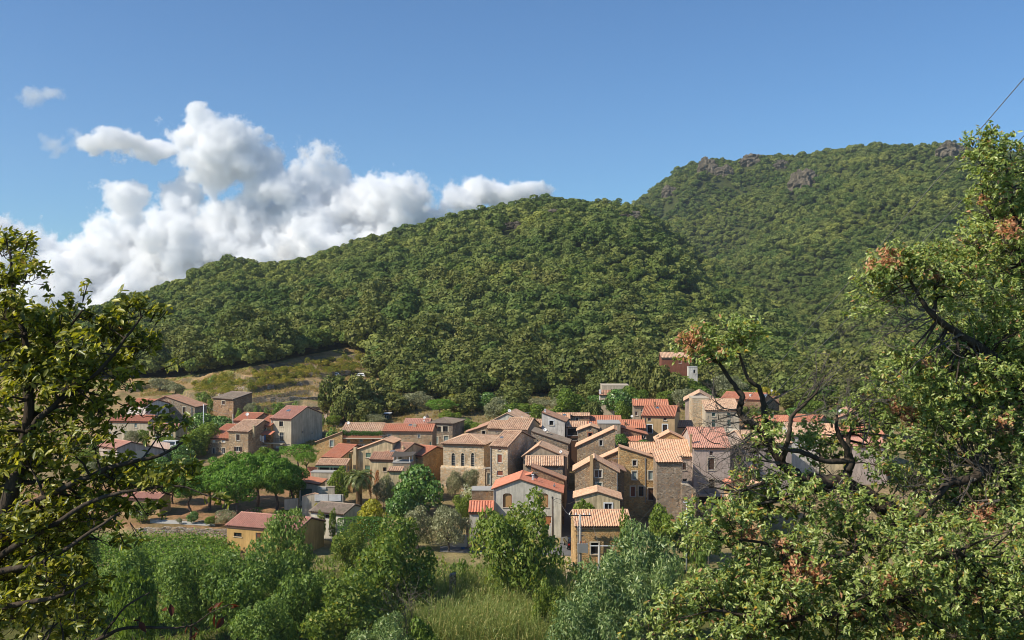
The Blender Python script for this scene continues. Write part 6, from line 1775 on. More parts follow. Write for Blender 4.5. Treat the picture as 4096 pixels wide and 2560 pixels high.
rt.limb([(4180, 1700, 13.8, 26), (4130, 1300, 13.8, 22), (4080, 1000, 13.6, 15), (4040, 760, 13.5, 8), (4020, 640, 13.5, 4)])
rt.limb([(4080, 1000, 13.6, 10), (3990, 900, 13.4, 7), (3940, 820, 13.4, 4)])
rt.limb([(3700, 2080, 12.8, 14), (3500, 2180, 12.3, 12), (3300, 2230, 12.0, 9), (3050, 2170, 11.9, 6), (2880, 2160, 11.9, 4)])
rt.limb([(3850, 2330, 13.0, 20), (3500, 2420, 11.8, 14), (3150, 2480, 11.4, 9), (2850, 2440, 11.3, 5)])
rt.limb([(4080, 2700, 13.2, 20), (3900, 2300, 11.8, 13), (3800, 2180, 11.5, 7)])
PR = [ # (polygon, blob radius px, number of blobs, depth range, sprays)
 ([(3905, 590), (4000, 560), (4140, 600), (4160, 1000), (3880, 1000), (3905, 900), (3915, 780)], 62, 24, (12.9, 14.0), 26),
 ([(3810, 960), (3900, 930), (4160, 950), (4160, 1450), (3830, 1420), (3760, 1250), (3790, 1060)], 72, 34, (12.6, 14.2), 26),
 ([(3430, 1150), (3520, 1030), (3640, 1000), (3800, 1040), (3800, 1190), (3640, 1240), (3600, 1180), (3500, 1270), (3440, 1240)], 54, 19, (12.6, 13.4), 20),
 ([(3510, 1450), (3600, 1420), (3720, 1430), (3740, 1560), (3560, 1620), (3500, 1540)], 54, 7, (12.7, 13.3), 20),
 ([(3740, 1400), (4160, 1430), (4160, 1900), (3900, 1850), (3640, 1700), (3600, 1620), (3730, 1560)], 74, 66, (12.8, 14.0), 22),
 ([(3480, 1600), (3620, 1620), (3680, 1760), (3900, 1880), (3780, 1900), (3600, 1980), (3430, 1850), (3440, 1700)], 68, 22, (12.7, 13.6), 21),
 ([(2735, 1400), (2800, 1340), (2900, 1300), (3000, 1290), (3020, 1360), (2960, 1440), (2860, 1460), (2760, 1470)], 42, 13, (12.5, 13.0), 17),
 ([(2985, 1720), (3110, 1700), (3130, 1870), (3010, 1880), (2960, 1850)], 40, 5, (12.4, 12.9), 15),
 ([(3160, 1740), (3300, 1660), (3440, 1700), (3430, 1850), (3340, 1900), (3220, 1880)], 46, 7, (12.8, 13.4), 15),
 ([(2920, 1920), (3100, 1900), (3350, 1960), (3560, 2040), (3560, 2160), (3200, 2160), (2930, 2060)], 62, 24, (12.1, 12.9), 20),
 ([(2700, 2130), (2800, 2060), (2960, 2050), (3200, 2150), (3500, 2180), (3560, 2280), (3100, 2330), (2780, 2260)], 64, 26, (11.6, 12.6), 22),
 ([(2580, 2600), (2620, 2390), (2720, 2330), (2950, 2330), (3100, 2420), (3100, 2600)], 68, 22, (11.1, 11.9), 26),
 ([(2950, 2300), (3500, 2290), (3650, 2350), (3650, 2600), (3050, 2600)], 72, 34, (11.2, 12.2), 26),
 ([(3560, 2130), (3650, 2060), (3800, 2090), (4160, 2050), (4160, 2600), (3600, 2600)], 76, 62, (11.0, 12.6), 27),
 ([(3700, 1950), (3950, 1930), (4160, 1900), (4160, 2080), (3800, 2100)], 70, 32, (12.8, 13.8), 18)]
RUST = [(3550, 1030, 55), (4040, 910, 55), (3470, 1060, 25), (2760, 1360, 55), (2770, 1440, 30), (2880, 1400, 22), (3180, 2270, 65), (3120, 2180, 34), (3000, 2138, 38), (3930, 2045, 60), (3640, 1670, 45), (3580, 1625, 32), (3270, 2300, 45), (3546, 2327, 32), (3160, 2474, 40), (3600, 2490, 45), (3840, 960, 22), (3750, 1110, 24), (3930, 800, 22), (3700, 1450, 26), (4020, 1700, 40), (3300, 1700, 22), (2990, 1800, 22), (3900, 2380, 30), (3420, 2460, 28)]
def rkind(q):
    u = q.x/q.y*F+2048; v = 1280-(q.z-CAMZ)/q.y*F
    for a, b, r in RUST:
        if (u-a)**2+(v-b)**2 < (r*rt.rnd.uniform(.3, 1.25))**2 and rt.rnd.random() < .85: return 1
    return 2 if rt.rnd.random() < .05 else (1 if rt.rnd.random() < .03 else 0)
for poly, rp, nb_, (ya, yb_), nsp in PR:
    us = [p[0] for p in poly]; vs = [p[1] for p in poly]; k = 0; pts = []
    tries = 0
    while k < nb_ and tries < 4000:
        tries += 1
        u = rt.rnd.uniform(min(us), max(us)); v = rt.rnd.uniform(min(vs), max(vs))
        if not in_poly(poly, u, v): continue
        if any((u-a)**2+(v-b)**2 < (rp*.62)**2 for a, b in pts) and tries < 3000: continue
        pts.append((u, v)); k += 1
        Y = rt.rnd.uniform(ya, yb_); r = rp*Y/F*rt.rnd.uniform(.75, 1.25)
        rt.blob(at(u, v, Y), r, nsp, 11, .064, rkind, .35, .16)
rt.leaves('foliage', .064, .024, [LEAF['nearR'], LEAF['nearRust'], LEAF['nearYellow']])
dt = MB()
for (u, v, Y, du, dv, L, r, dep) in (
    (3090, 1785, 12.8, -1, -.1, .55, .012, 3), (3049, 1724, 12.7, -1, .2, .55, .012, 3), (2990, 1688, 12.7, -1, -.3, .5, .010, 3), (2957, 1640, 12.7, -1, .35, .5, .010, 3),
    (3120, 1850, 12.7, -1, .15, .75, .013, 3), (3040, 1935, 12.5, -1, .1, .7, .011, 3), (2960, 1965, 12.5, -1, -.1, .6, .010, 3), (3020, 1770, 12.6, -1, .3, .6, .010, 3),
    (3196, 1908, 12.7, -1, .25, .6, .011, 3), (3091, 2004, 12.5, -1, .1, .6, .010, 3), (3170, 1661, 12.6, .6, -.8, .5, .009, 3), (3252, 1584, 12.6, .8, -.8, .5, .008, 3), (3301, 1507, 12.6, .7, -.8, .4, .007, 3), (3055, 1619, 12.9, .9, -.6, .6, .010, 3),
    (3349, 1665, 12.8, -.2, -1, .3, .006, 3), (3388, 1665, 13.1, .3, -1, .45, .007, 3), (3735, 1264, 13, -1, .15, .6, .011, 3), (3840, 1340, 13.1, -1, .3, .7, .012, 3), (3735, 1275, 13, -.8, .5, .6, .010, 3), (3677, 1184, 13, -.9, .5, .5, .008, 3), (3960, 1424, 13.3, -1, .35, .8, .012, 3),
    (3560, 1600, 12.8, -1, -.1, .4, .008, 3), (3540, 1520, 12.8, -1, .1, .4, .007, 3), (3450, 1780, 12.9, .2, -1, .5, .008, 3),
    (3638, 2082, 12.5, -1, .1, .6, .011, 3), (3511, 2130, 12.4, -1, .2, .6, .010, 3), (3722, 2012, 12.6, -1, -.1, .5, .010, 3), (3792, 1935, 12.7, -1, .0, .7, .011, 3), (3905, 1915, 12.8, -1, .3, .7, .011, 3), (4030, 1892, 13.2, -.9, -.3, .8, .012, 3), (3918, 1882, 12.9, -.8, -.5, .6, .010, 3),
    (4055, 1555, 13.5, -1, .3, .7, .011, 3), (4180, 1700, 13.6, -1, -.1, .8, .012, 3), (3476, 1992, 12.8, -.8, .4, .6, .010, 3), (3371, 1932, 12.7, -.6, .6, .6, .010, 3), (4000, 2000, 12.6, -1, .2, .7, .01, 3), (3300, 2225, 11.9, -1, -.2, .5, .008, 2), (3500, 2420, 11.7, -.8, -.5, .4, .008, 2)):
    for q_ in range(2): rt.dead(at(u+rt.rnd.gauss(0, 14)*q_, v+rt.rnd.gauss(0, 14)*q_, Y), Vector((du, rt.rnd.uniform(-.3, .3), -dv+rt.rnd.gauss(0, .3)*q_)).normalized(), L*1.1, r*1.35, dep, dt)
dt.build('dead_twigs', twigGrey, rt.root)
rt.done(barkDark)
# ---- left oak
YL = 4.6
lt = NearTree('oak_tree', 'leafy oak very close at the left edge with glossy yellow green leaves', (at(-700, 2560, 4.8).x, 4.8, gz(-700, 4.8)), 52)
lt.limb([(-700, 3600, 4.9, 120), (-420, 2900, 4.9, 95), (-160, 2450, 4.8, 60), (20, 2080, 4.7, 34), (110, 1720, 4.65, 22), (110, 1450, 4.6, 15), (60, 1180, 4.6, 8), (40, 1010, 4.6, 4)], 'trunk')
lt.limb([(20, 2080, 4.6, 18), (180, 1990, 4.5, 13), (400, 1885, 4.5, 10), (520, 1850, 4.5, 8), (640, 1822, 4.5, 6), (730, 1770, 4.5, 4)])
lt.limb([(110, 1720, 4.6, 14), (240, 1600, 4.6, 10), (400, 1480, 4.6, 8), (520, 1330, 4.6, 5), (570, 1260, 4.6, 3)])
lt.limb([(110, 1600, 4.6, 10), (200, 1420, 4.7, 8), (330, 1240, 4.7, 4)])
lt.limb([(-60, 2250, 4.6, 16), (160, 2130, 4.4, 11), (380, 2000, 4.4, 8), (560, 1960, 4.4, 6), (720, 1945, 4.4, 4), (830, 1985, 4.4, 2)])
lt.limb([(-60, 2300, 4.6, 14), (180, 2240, 4.4, 10), (360, 2130, 4.4, 7), (480, 2050, 4.4, 4)])
lt.limb([(-160, 2450, 4.7, 16), (60, 2420, 4.4, 11), (250, 2380, 4.4, 7), (350, 2330, 4.4, 4)])
lt.limb([(-160, 2650, 4.7, 16), (200, 2640, 4.5, 11), (400, 2556, 4.5, 9), (505, 2512, 4.5, 6), (705, 2512, 4.5, 4), (780, 2494, 4.5, 3), (836, 2454, 4.5, 2), (915, 2419, 4.5, 2)])
lt.limb([(400, 2556, 4.5, 5), (500, 2430, 4.5, 4), (600, 2370, 4.5, 2)])
def lk(q): return 1 if lt.rnd.random() < .02 else 0
PL = [  # left oak leaf regions
      ([(-60, 1000), (50, 985), (125, 1090), (140, 1200), (60, 1300), (-60, 1340)], 55, 9, 11),
      ([(-60, 1280), (120, 1240), (240, 1310), (330, 1200), (370, 1240), (340, 1400), (300, 1560), (-60, 1600)], 66, 19, 12),
      ([(400, 1330), (520, 1260), (580, 1270), (600, 1420), (600, 1560), (480, 1600), (400, 1480)], 52, 11, 10),
      ([(-60, 1560), (300, 1500), (420, 1560), (480, 1640), (400, 1780), (300, 1880), (-60, 1900)], 72, 24, 12),
      ([(-60, 1860), (330, 1850), (560, 1860), (600, 1920), (400, 2000), (380, 2080), (-60, 2180)], 72, 24, 11),
      ([(560, 1640), (680, 1680), (700, 1790), (560, 1800)], 42, 3, 6),
      ([(440, 1930), (700, 1900), (800, 1950), (640, 2020), (520, 2090), (430, 2100)], 48, 9, 7),
      ([(-60, 2120), (350, 2080), (440, 2180), (320, 2280), (340, 2380), (240, 2460), (-60, 2600)], 76, 30, 14),
      ([(150, 2440), (320, 2380), (380, 2500), (320, 2600), (100, 2600)], 60, 7, 9)]
for poly, rp, nb_, nsp in PL:
    us = [p[0] for p in poly]; vs = [p[1] for p in poly]; k = 0; pts = []; tries = 0
    while k < nb_ and tries < 4000:
        tries += 1
        u = lt.rnd.uniform(min(us), max(us)); v = lt.rnd.uniform(min(vs), max(vs))
        if not in_poly(poly, u, v): continue
        if any((u-a)**2+(v-b)**2 < (rp*.6)**2 for a, b in pts) and tries < 3000: continue
        pts.append((u, v)); k += 1
        Y = lt.rnd.uniform(4.3, 5.1); r = rp*Y/F*lt.rnd.uniform(.75, 1.25)
        lt.blob(at(u, v, Y), r, int(nsp*1.5), 8, .039, lk, .6, .075)
# loose end sprays
for (u, v, du, dv) in ((30, 1000, 0, 1), (100, 1010, .3, 1), (240, 1300, .1, 1), (330, 1210, .2, 1), (560, 1270, .1, 1), (600, 1290, .5, .9), (640, 1480, 1, .4), (690, 1690, 1, .3), (800, 1975, 1, -.2), (840, 1985, 1, -.3), (520, 2090, .5, -.8), (470, 2110, .3, -1), (620, 1300, .6, .8)):
    for _ in range(3): lt.spray(at(u, v, 4.5), Vector((du, lt.rnd.uniform(-.4, .4), dv)), .09, 6, .05, lk)
lt.leaves('foliage', .040, .0155, [LEAF['nearL'], LEAF['nearYellow']])
# dead brown leaves on the lowest branch
dk = m_leaf('dead_brown_leaf', [(0, (.06, .022, .015)), (.6, (.11, .04, .025)), (1, (.17, .065, .035))], .35, .04, .5, 0, trcol=(1.2, .7, .5), gain=1.0)
for (u, v) in ((680, 2430), (760, 2510), (800, 2530), (860, 2470), (880, 2410), (915, 2425), (560, 2480), (850, 2420)):
    for _ in range(1): lt.spray(at(u+lt.rnd.gauss(0, 12), v-14, 4.45), Vector((lt.rnd.gauss(.2, .4), lt.rnd.gauss(0, .4), -1)), .035, 2, .045, lambda q: 0)
lt.leaves('withered_leaves', .05, .024, [dk])
lt.done(barkDark)

# ---------------------------------------------------------------- poles, wires, lamp
def pole(name, label, u, vt, vb_, Y, r, mat, cat):
    p = at(u, vt, Y); z0 = min(z_at(vb_, Y), gz(u, Y))
    e = empty(name, (p.x, Y, z0), 0, label, cat); h_ = p.z-z0
    mb = MB(); mb.tube([(0, 0, -.5), (0, 0, h_*.5), (0, 0, h_)], [r*1.25, r*1.05, r*.8], 10); mb.build('pole', mat, e, smooth=True)
    return e, h_
e, h_ = pole('transformer_pole', 'grey concrete pole with crossarm and transformer box beside the nearest stone house', 2320, 2058, 2290, 124.5, .2, concrete, 'pole')
mb = MB(); mb.box((-1.45, -.06, h_-.18), (1.35, .06, h_-.06)); ca_ = mb.build('crossarm', dark_metal, e)
for x in (-1.3, -.5, .5, 1.2):
    mb = MB(); mb.lathe([(.03, -.06), (.09, -.02), (.05, .05), (.09, .1), (.05, .18), (.02, .24)], 8, (x, 0, h_)); mb.build('insulator', white_paint, ca_)
mb = MB(); mb.box((-.7, -.05, h_-2.1), (.7, .05, h_-2.0)); mb.box((-.5, -.08, h_-2.7), (.55, .04, h_-2.6)); mb.build('bracket', dark_metal, e)
mb = MB(); mb.box((-.35, -.75, h_-4.6), (.95, -.2, h_-3.5)); tb = mb.build('transformer_box', grey_metal, e, bevel=.04)
for x in (0, .3, .6):
    mb = MB(); mb.lathe([(.05, 0), (.1, .05), (.05, .1), (.1, .15), (.04, .3)], 8, (x, -.45, h_-3.5)); mb.build('bushing', terracotta, tb)
mb = MB(); mb.tube([(-.26, -.1, 1.5), (-.26, -.1, h_-1)], .05, 5); mb.build('conduit', grey_metal, e)
e, h_ = pole('telephone_pole', 'short grey pole with a horizontal arm hidden among silvery leaves', 2396, 2180, 2290, 121.5, .16, concrete, 'pole')
mb = MB(); mb.box((-1.1, -.05, h_-.15), (2.0, .05, h_-.05)); mb.build('crossarm', white_paint, e)
e, h_ = pole('utility_pole', 'dark wooden pole with curved lamp arm in front of the grey gable', 2211, 1992, 2200, 141.5, .13, m_bark('pole_wood', (.05, .035, .03), (.13, .10, .08)), 'pole')
mb = MB(); mb.tube([(0, -.05, h_-.3), (.5, -.1, h_-.05), (1.0, -.1, h_-.15), (1.25, -.1, h_-.4)], .035, 6); mb.build('arm', dark_metal, e)
mb = MB(); mb.tube([(-.0, 0, h_-.05), (-.05, 0, h_+.12), (-.15, 0, h_+.05)], [.14, .18, .1], 8); mb.build('lamp_head', dark_metal, e)
mb = MB(); mb.tube([(-.35, -.1, 0), (-.35, -.1, h_*.52)], .05, 6); mb.build('conduit', white_paint, e)
e, h_ = pole('street_lamp', 'slim white street lamp at the foot of the windowless stone house', 2746, 2010, 2110, 127, .075, white_paint, 'street lamp')
mb = MB(); mb.box((-.45, -.1, h_-.02), (.12, .1, h_+.1)); mb.build('lamp_head', white_paint, e, bevel=.03)
e, h_ = pole('telephone_pole', 'thin pale pole above the bright trees at the far left row', 814, 1616, 1650, 219, .11, white_paint, 'pole')
e, h_ = pole('telephone_pole', 'thin pale pole at the left end of the red roofed row', 932, 1655, 1690, 210, .1, concrete, 'pole')
e, h_ = pole('lamp_post', 'slim grey post among the stone pine trunks', 914, 1978, 2042, 147.5, .06, grey_metal, 'post')
e, h_ = pole('telephone_pole', 'thin dark pole in front of the orange garage door', 1945, 2020, 2110, 139, .09, barkGrey, 'pole')
def wire(label, pts, r=.012, sag=.0, group=None):
    mb = MB(); out = []
    for (a, b) in zip(pts[:-1], pts[1:]):
        for k in range(14):
            t = k/14; q = a.lerp(b, t); q.z -= sag*4*t*(1-t); out.append(q)
    out.append(pts[-1]); mb.tube(out, r, 4, cap=False)
    tag(mb.build('power_line', m_wire), label, 'cable', group)
m_wire = m_plain('cable', (.22, .21, .20), .5, .3)
wire('highest of three long power lines crossing from upper right to the village', [at(2396+70, 2184, 121.5), at(4300, 75, 22)], .011, .25)
wire('middle of three long power lines crossing from upper right to the village', [at(2600, 2070, 121.5), at(4300, 330, 24)], .011, .25)
wire('lowest of three long power lines crossing from upper right to the village', [at(2690, 2132, 121.5), at(4400, 420, 26)], .011, .25)
p1 = at(2320, 2064, 124.5); p2 = at(2396, 2182, 121.5); p3 = at(2211, 2000, 141.5)
wire('short cable between the transformer pole and the short grey pole', [p1+Vector((1.2, 0, 0)), p2], .02)
wire('second short cable between the transformer pole and the short grey pole', [p1+Vector((-1.3, 0, 0)), p2+Vector((-1.0, 0, 0))], .02)
wire('cable from the dark wooden pole to the transformer pole', [p3+Vector((1, 0, 0)), p1+Vector((-1.3, 0, .2))], .02, .4)
wire('cable along the street from the wooden pole to the stone gable', [p3, at(2305, 2000, 146)], .02, .6)
wire('cable between the thin pale poles at the far left row', [at(814, 1617, 219), at(932, 1656, 210)], .03, .6)

# ---------------------------------------------------------------- vehicles
def car(label, p, rz, paint, s=1.0, kind='hatch'):
    e = empty('parked_car', p, rz, label, 'car'); e.scale = (s,)*3
    # outline along y (length), rear at -y
    if kind == 'van': lo = [(-2.0, .32), (-2.05, .95), (-1.98, 1.05), (1.1, 1.05), (1.75, .98), (2.05, .8), (2.1, .4)]; hi = [(-1.98, 1.0), (-1.85, 1.8), (.7, 1.85), (1.5, 1.02)]
    else: lo = [(-2.0, .3), (-2.08, .6), (-2.0, .92), (1.0, .98), (1.7, .86), (2.05, .68), (2.1, .34)]; hi = [(-1.95, .92), (-1.45, 1.42), (-.9, 1.5), (.2, 1.46), (1.0, .96)]
    def loft(poly, w0, w1):
        mb = MB(); n = len(poly)
        zm = max(z for _, z in poly); zi = min(z for _, z in poly)
        wd = lambda z: w0+(w1-w0)*((z-zi)/(zm-zi))**1.5
        Lp = [Vector((-wd(z), y, z)) for y, z in poly]; Rp = [Vector((wd(z), y, z)) for y, z in poly]
        mb.face(Lp); mb.face(Rp[::-1])
        for i in range(n):
            j = (i+1) % n; mb.face([Lp[j], Lp[i], Rp[i], Rp[j]])
        return mb
    loft(lo, .84, .86).build('body', paint, e, bevel=.06)
    cb = loft(hi, .80, .62); cab = cb.build('cabin', paint, e, bevel=.05)
    # glazing a little proud of the cabin
    a, b = hi[0], hi[1]
    mb = MB()
    def gp(y, z, x):
        return Vector((x, y, z))
    t0, t1 = .25, .88
    q0 = (a[0]+(b[0]-a[0])*t0-.02, a[1]+(b[1]-a[1])*t0+.02); q1 = (a[0]+(b[0]-a[0])*t1-.02, a[1]+(b[1]-a[1])*t1+.02)
    mb.prism([gp(*q0, -.68), gp(*q0, .68), gp(*q1, .58), gp(*q1, -.58)], (0, -.02, .01)); mb.build('rear_window', glass, cab)
    c, d = hi[-2], hi[-1]; mb = MB()
    q0 = (d[0]+(c[0]-d[0])*.1+.02, d[1]+(c[1]-d[1])*.1+.03); q1 = (d[0]+(c[0]-d[0])*.9+.02, d[1]+(c[1]-d[1])*.9+.03)
    mb.prism([gp(*q0, .68), gp(*q0, -.68), gp(*q1, -.58), gp(*q1, .58)], (0, .02, .01)); mb.build('windscreen', glass, cab)
    zt = max(z for _, z in hi)
    for sg in (-1, 1):
        mb = MB(); zb_ = hi[0][1]+.1
        mb.prism([(sg*.80, hi[0][0]+.35, zb_), (sg*.80, hi[-1][0]-.25, zb_), (sg*.68, hi[-2][0]-.05, zt-.12), (sg*.68, hi[1][0]+.15, zt-.14)], (sg*.02, 0, 0)); mb.build('side_window', glass, cab)
        for y in (-1.3, 1.3):
            mb = MB(); mb.lathe([(.0001, -.09), (.27, -.1), (.31, -.07), (.31, .07), (.27, .1), (.0001, .09)], 16, (sg*.78, y, .31), M=Matrix.Rotation(R(90), 3, 'Y')); wh = mb.build('wheel', black_rubber, e)
            mb = MB(); mb.lathe([(.0001, -.115), (.17, -.11), (.18, -.10), (.18, .10), (.17, .11), (.0001, .115)], 10, (sg*.78, y, .31), M=Matrix.Rotation(R(90), 3, 'Y')); mb.build('rim', grey_metal, wh)
        mb = MB(); mb.box((sg*.68-.14, -2.10, .68), (sg*.68+.14, -2.0, .88)); mb.build('tail_light', taill, e, bevel=.02)
        mb = MB(); mb.box((sg*.62-.17, 2.0, .58), (sg*.62+.17, 2.11, .72)); mb.build('headlight', dish_white, e, bevel=.02)
    mb = MB(); mb.box((-.78, -2.16, .3), (.78, -2.0, .5)); mb.build('rear_bumper', paint, e, bevel=.03)
    mb = MB(); mb.box((-.26, -2.19, .42), (.26, -2.163, .53)); mb.build('number_plate', white_paint, e)
    return e
taill = m_plain('tail_light_red', (.45, .02, .015), .25)
p = gpt(2286, 140.0); p.z += .09
car('black hatchback seen from behind on the village street', p, R(6), m_plain('black_car_paint', (.012, .013, .018), .2, .2, .6), 1.02)
def on_ground(c, x, y):
    u, v = px(c, x, y); Ys = np.linspace(150, 345, 391); vs = 1280-(gz_arr(np.full(391, u), Ys)-CAMZ)/Ys*F; j = int(np.argmin(np.abs(vs-v))); return gpt(u, Ys[j])
silver_p = m_plain('silver_car_paint', (.45, .48, .52), .3, .4, .5); white_p = m_plain('white_car_paint', (.75, .75, .74), .3, 0, .5)
car('silver blue car parked on the upper terrace', on_ground('F', 1772, 384)+Vector((0, 1.5, -.55)), R(80), silver_p)
car('pale car half hidden by the oaks on the upper terrace', on_ground('F', 2028, 380)+Vector((0, 1.5, -.5)), R(70), white_p)
p = on_ground('G', 1105, 372); e = car('white car parked between oaks at the foot of the wood', p, R(95), white_p)
p = at(*px('A', 735, 800), 198); p.z = gz(px('A', 735, 800)[0], 198)+.02
zz = z_at(px('A', 0, 803)[1], 198); p.z = max(p.z, zz); car('white van parked by the lilac shutter house behind oak leaves', p, R(82), white_p, 1.0, 'van')
# tractor
p = on_ground('G', 2205, 476); e = empty('tractor', p, R(80), 'small orange tractor under the shed roof below the brick red house', 'tractor')
orp = m_plain('orange_paint', (.55, .14, .02), .4)
mb = MB(); mb.box((-.35, 0, .6), (.35, 1.5, 1.15)); mb.build('bonnet', orp, e, bevel=.08)
mb = MB(); mb.box((-.55, -1.1, .5), (.55, 0, .95)); mb.build('body', orp, e, bevel=.06)
mb = MB(); mb.tube([(0, -.25, 1.15), (0, -.1, 1.5)], .03, 5); mb.lathe([(.17, 0), (.2, .02), (.17, .04)], 10, (0, -.1, 1.5)); mb.build('steering_wheel', dark_metal, e)
for sg in (-1, 1):
    for y, r in ((-.7, .6), (1.2, .38)):
        mb = MB(); mb.lathe([(.0001, -.13), (r*.85, -.15), (r, -.1), (r, .1), (r*.85, .15), (.0001, .13)], 16, (sg*.68, y, r), M=Matrix.Rotation(R(90), 3, 'Y')); mb.build('wheel', black_rubber, e)

# ---------------------------------------------------------------- yard things
p = on_ground('K', 1400, 484)
def stand(c, x, y, Y=None):
    return on_ground(c, x, y)
def gate():
    a = at(*px('K', 1363, 480), 139.6); b = at(*px('K', 1440, 480), 139.6); z0 = gz(px('K', 1400, 480)[0], 139.6); z1 = z_at(px('K', 0, 425)[1], 139.6)
    z0 = min(z0, a.z); e = empty('metal_gate', (a.x, 139.6, z0), 0, 'low dark barred gate beside the silvery olive trees', 'gate'); W_ = b.x-a.x; h_ = z1-z0
    mb = MB(); mb.box((0, -.03, h_-.08), (W_, .03, h_)); mb.box((0, -.03, .1), (W_, .03, .18)); mb.build('frame', dark_metal, e)
    for k in range(12):
        mb = MB(); x = W_*(k+.5)/12; mb.box((x-.02, -.02, .183), (x+.02, .02, h_-.083)); mb.build('bar', dark_metal, e)
    for x in (-.22, W_+.22):
        mb = MB(); mb.box((x-.18, -.18, -.3), (x+.18, .18, h_+.15)); mb.box((x-.22, -.22, h_+.153), (x+.22, .22, h_+.23)); mb.build('gate_post', stoneC, e)
gate()
p = at(*px('K', 1315, 478), 139.2); p.z = gz(px('K', 1315, 478)[0], 139.2)
e = empty('plastic_bin', p, 0, 'blue plastic bin under the right silvery olive tree', 'bin')
mb = MB(); mb.lathe([(.0001, 0), (.27, 0), (.33, .5), (.35, .95), (.0001, .951)], 14); mb.build('barrel', blue_paint, e); mb = MB(); mb.lathe([(.37, .955), (.37, 1.02), (.3, 1.06), (.0001, 1.08)], 14); mb.build('lid', blue_paint, e)
p = at(*px('K', 1412, 415), 141.3); p.z = gz(px('K', 1412, 415)[0], 141.3)
e = empty('dog_kennel', p, R(20), 'small wooden kennel with pitched roof in front of the garage', 'kennel')
mb = MB(); mb.prism([(-.4, -.4, 0), (.4, -.4, 0), (.4, -.4, .7), (0, -.4, 1.05), (-.4, -.4, .7)], (0, .9, 0)); mb.build('wall', tan_wood, e)
mb = MB(); mb.prism([(-.52, -.5, .62), (-.47, -.5, .58), (0, -.5, 1.06), (.47, -.5, .58), (.52, -.5, .62), (0, -.5, 1.16)], (0, 1.1, 0)); mb.build('roof', grey_metal, e)
mb = MB(); mb.prism([(-.18, -.405, .02), (.18, -.405, .02), (.18, -.405, .45), (-.18, -.405, .45)], (0, -.01, 0)); mb.build('opening', inner_shade, e)  # no hole cut: flat panel carries the kennel's inner shade as colour
# garden wall round the olive plot
def lowwall(label, c, pts, Y, mat, th=.3, vb=None):
    P = [at(*px(c, x, y), Y_) for (x, y), Y_ in zip(pts, Y)]; mb = MB()
    for a, b in zip(P[:-1], P[1:]):
        f = [a, b, Vector((b.x, b.y, b.z-1.6)), Vector((a.x, a.y, a.z-1.6))]; mb.prism(f[::-1], (0, th, 0))
    tag(mb.build('low_wall', mat), label, 'wall')
lowwall('low grey block wall between the olive plot and the street', 'K', [(1195, 480), (1350, 490)], [138.6, 138.9], concrete)
lowwall('weathered stone wall end in the gap between the two large trees', 'K', [(1205, 815), (1255, 800)], [112, 113], drystone, 1.2)
lowwall('low pinkish block wall along the path under the pines', 'J', [(440, 400), (640, 405), (950, 418)], [149.8, 149.6, 148.6], plDusty)
lowwall('pale low wall with handrail at the yard entrance', 'J', [(1690, 225), (1815, 215)], [152, 153], plPale)
# flower pots on the terrace parapet
h_, a, b = pot_row
rr = random.Random(2)
for k in range(15):
    x = a[0]+.4+(b[0]-a[0]-.8)*k/14; p = h_.root.matrix_basis @ Vector((x, -1.15, a[1]+.105))
    e = empty('flower_pot', p, 0, 'terracotta pot of green plants in the row on the flower terrace', 'flower pot', 'flower pots on the terrace')
    s = rr.uniform(.8, 1.3); e.scale = (s, s, s)
    if k == 0:
        mb = MB(); mb.lathe([(.0001, 0), (.16, 0), (.22, .34), (.25, .35), (.25, .42), (.0001, .40)], 10); pm_ = mb.build('pot', terracotta, e).data
        rng = np.random.default_rng(2); P = sph(rng, 160); pl_m = leaf_mesh('pot_plant', rng, P*np.array([.34, .34, .4])+np.array([0, 0, .75]), P, .2, .1, [LEAF['hedge']], None, .1, .6)
        link('plant', pl_m, e)
    else: link('pot', pm_, e); link('plant', pl_m, e)
# green shed on the bare earth
h = House('green_shed', 'dark green metal shed with white roof on the bare earth', 'shed', 229, px('F', 2208, 745), px('F', 2318, 745), px('F', 0, 800)[1], -4)
h.slope(px('F', 2260, 736), m_plain('dark_green_metal', (.03, .055, .045), .5, .2), white_paint, shed=True, cornice=False, d=2.6); h.w('F', 2285, 752, 2308, 790, 'door', dgreen_wood, sill=False); h.finish()
# rooftop aerials
def aerial(label, c, x, ytop, ybot, Y):
    a = at(*px(c, x, ytop), Y); b = at(*px(c, x, ybot), Y); h_ = a.z-b.z
    e = empty('tv_aerial', b, R(25), label, 'aerial', 'aerials on the village roofs')
    mb = MB(); mb.tube([(0, 0, -.6), (0, 0, h_)], .03, 5); mb.build('mast', grey_metal, e)
    mb = MB(); mb.tube([(-.6, 0, h_-.12), (.6, 0, h_-.05)], .018, 4)
    for k in range(6): mb.tube([(-.5+k*.2, -.28+k*.02, h_-.1), (-.5+k*.2, .28-k*.02, h_-.1)], .012, 4)
    mb.build('antenna_rods', grey_metal, e)
for a in (('thin aerial beside the grey gabled house chimney pipe', 'C', 1660, 1090, 1230, 149), ('aerial standing on the right corner of the gable with the tall cream stack', 'D', 812, 850, 960, 150),
          ('aerial on the ridge of the broad red roof', 'D', 770, 290, 348, 196), ('aerial on the ridge of the cream stained gable', 'B', 1015, 420, 490, 171), ('aerial on the roof of the tall dusty house', 'C', 1560, 180, 275, 182),
          ('aerial on the pale house at the right end of the red roofed row', 'A', 2120, 270, 340, 209), ('thin aerial on the right ridge of the pinkish tall house', 'D', 2000, 420, 495, 163)): aerial(*a)
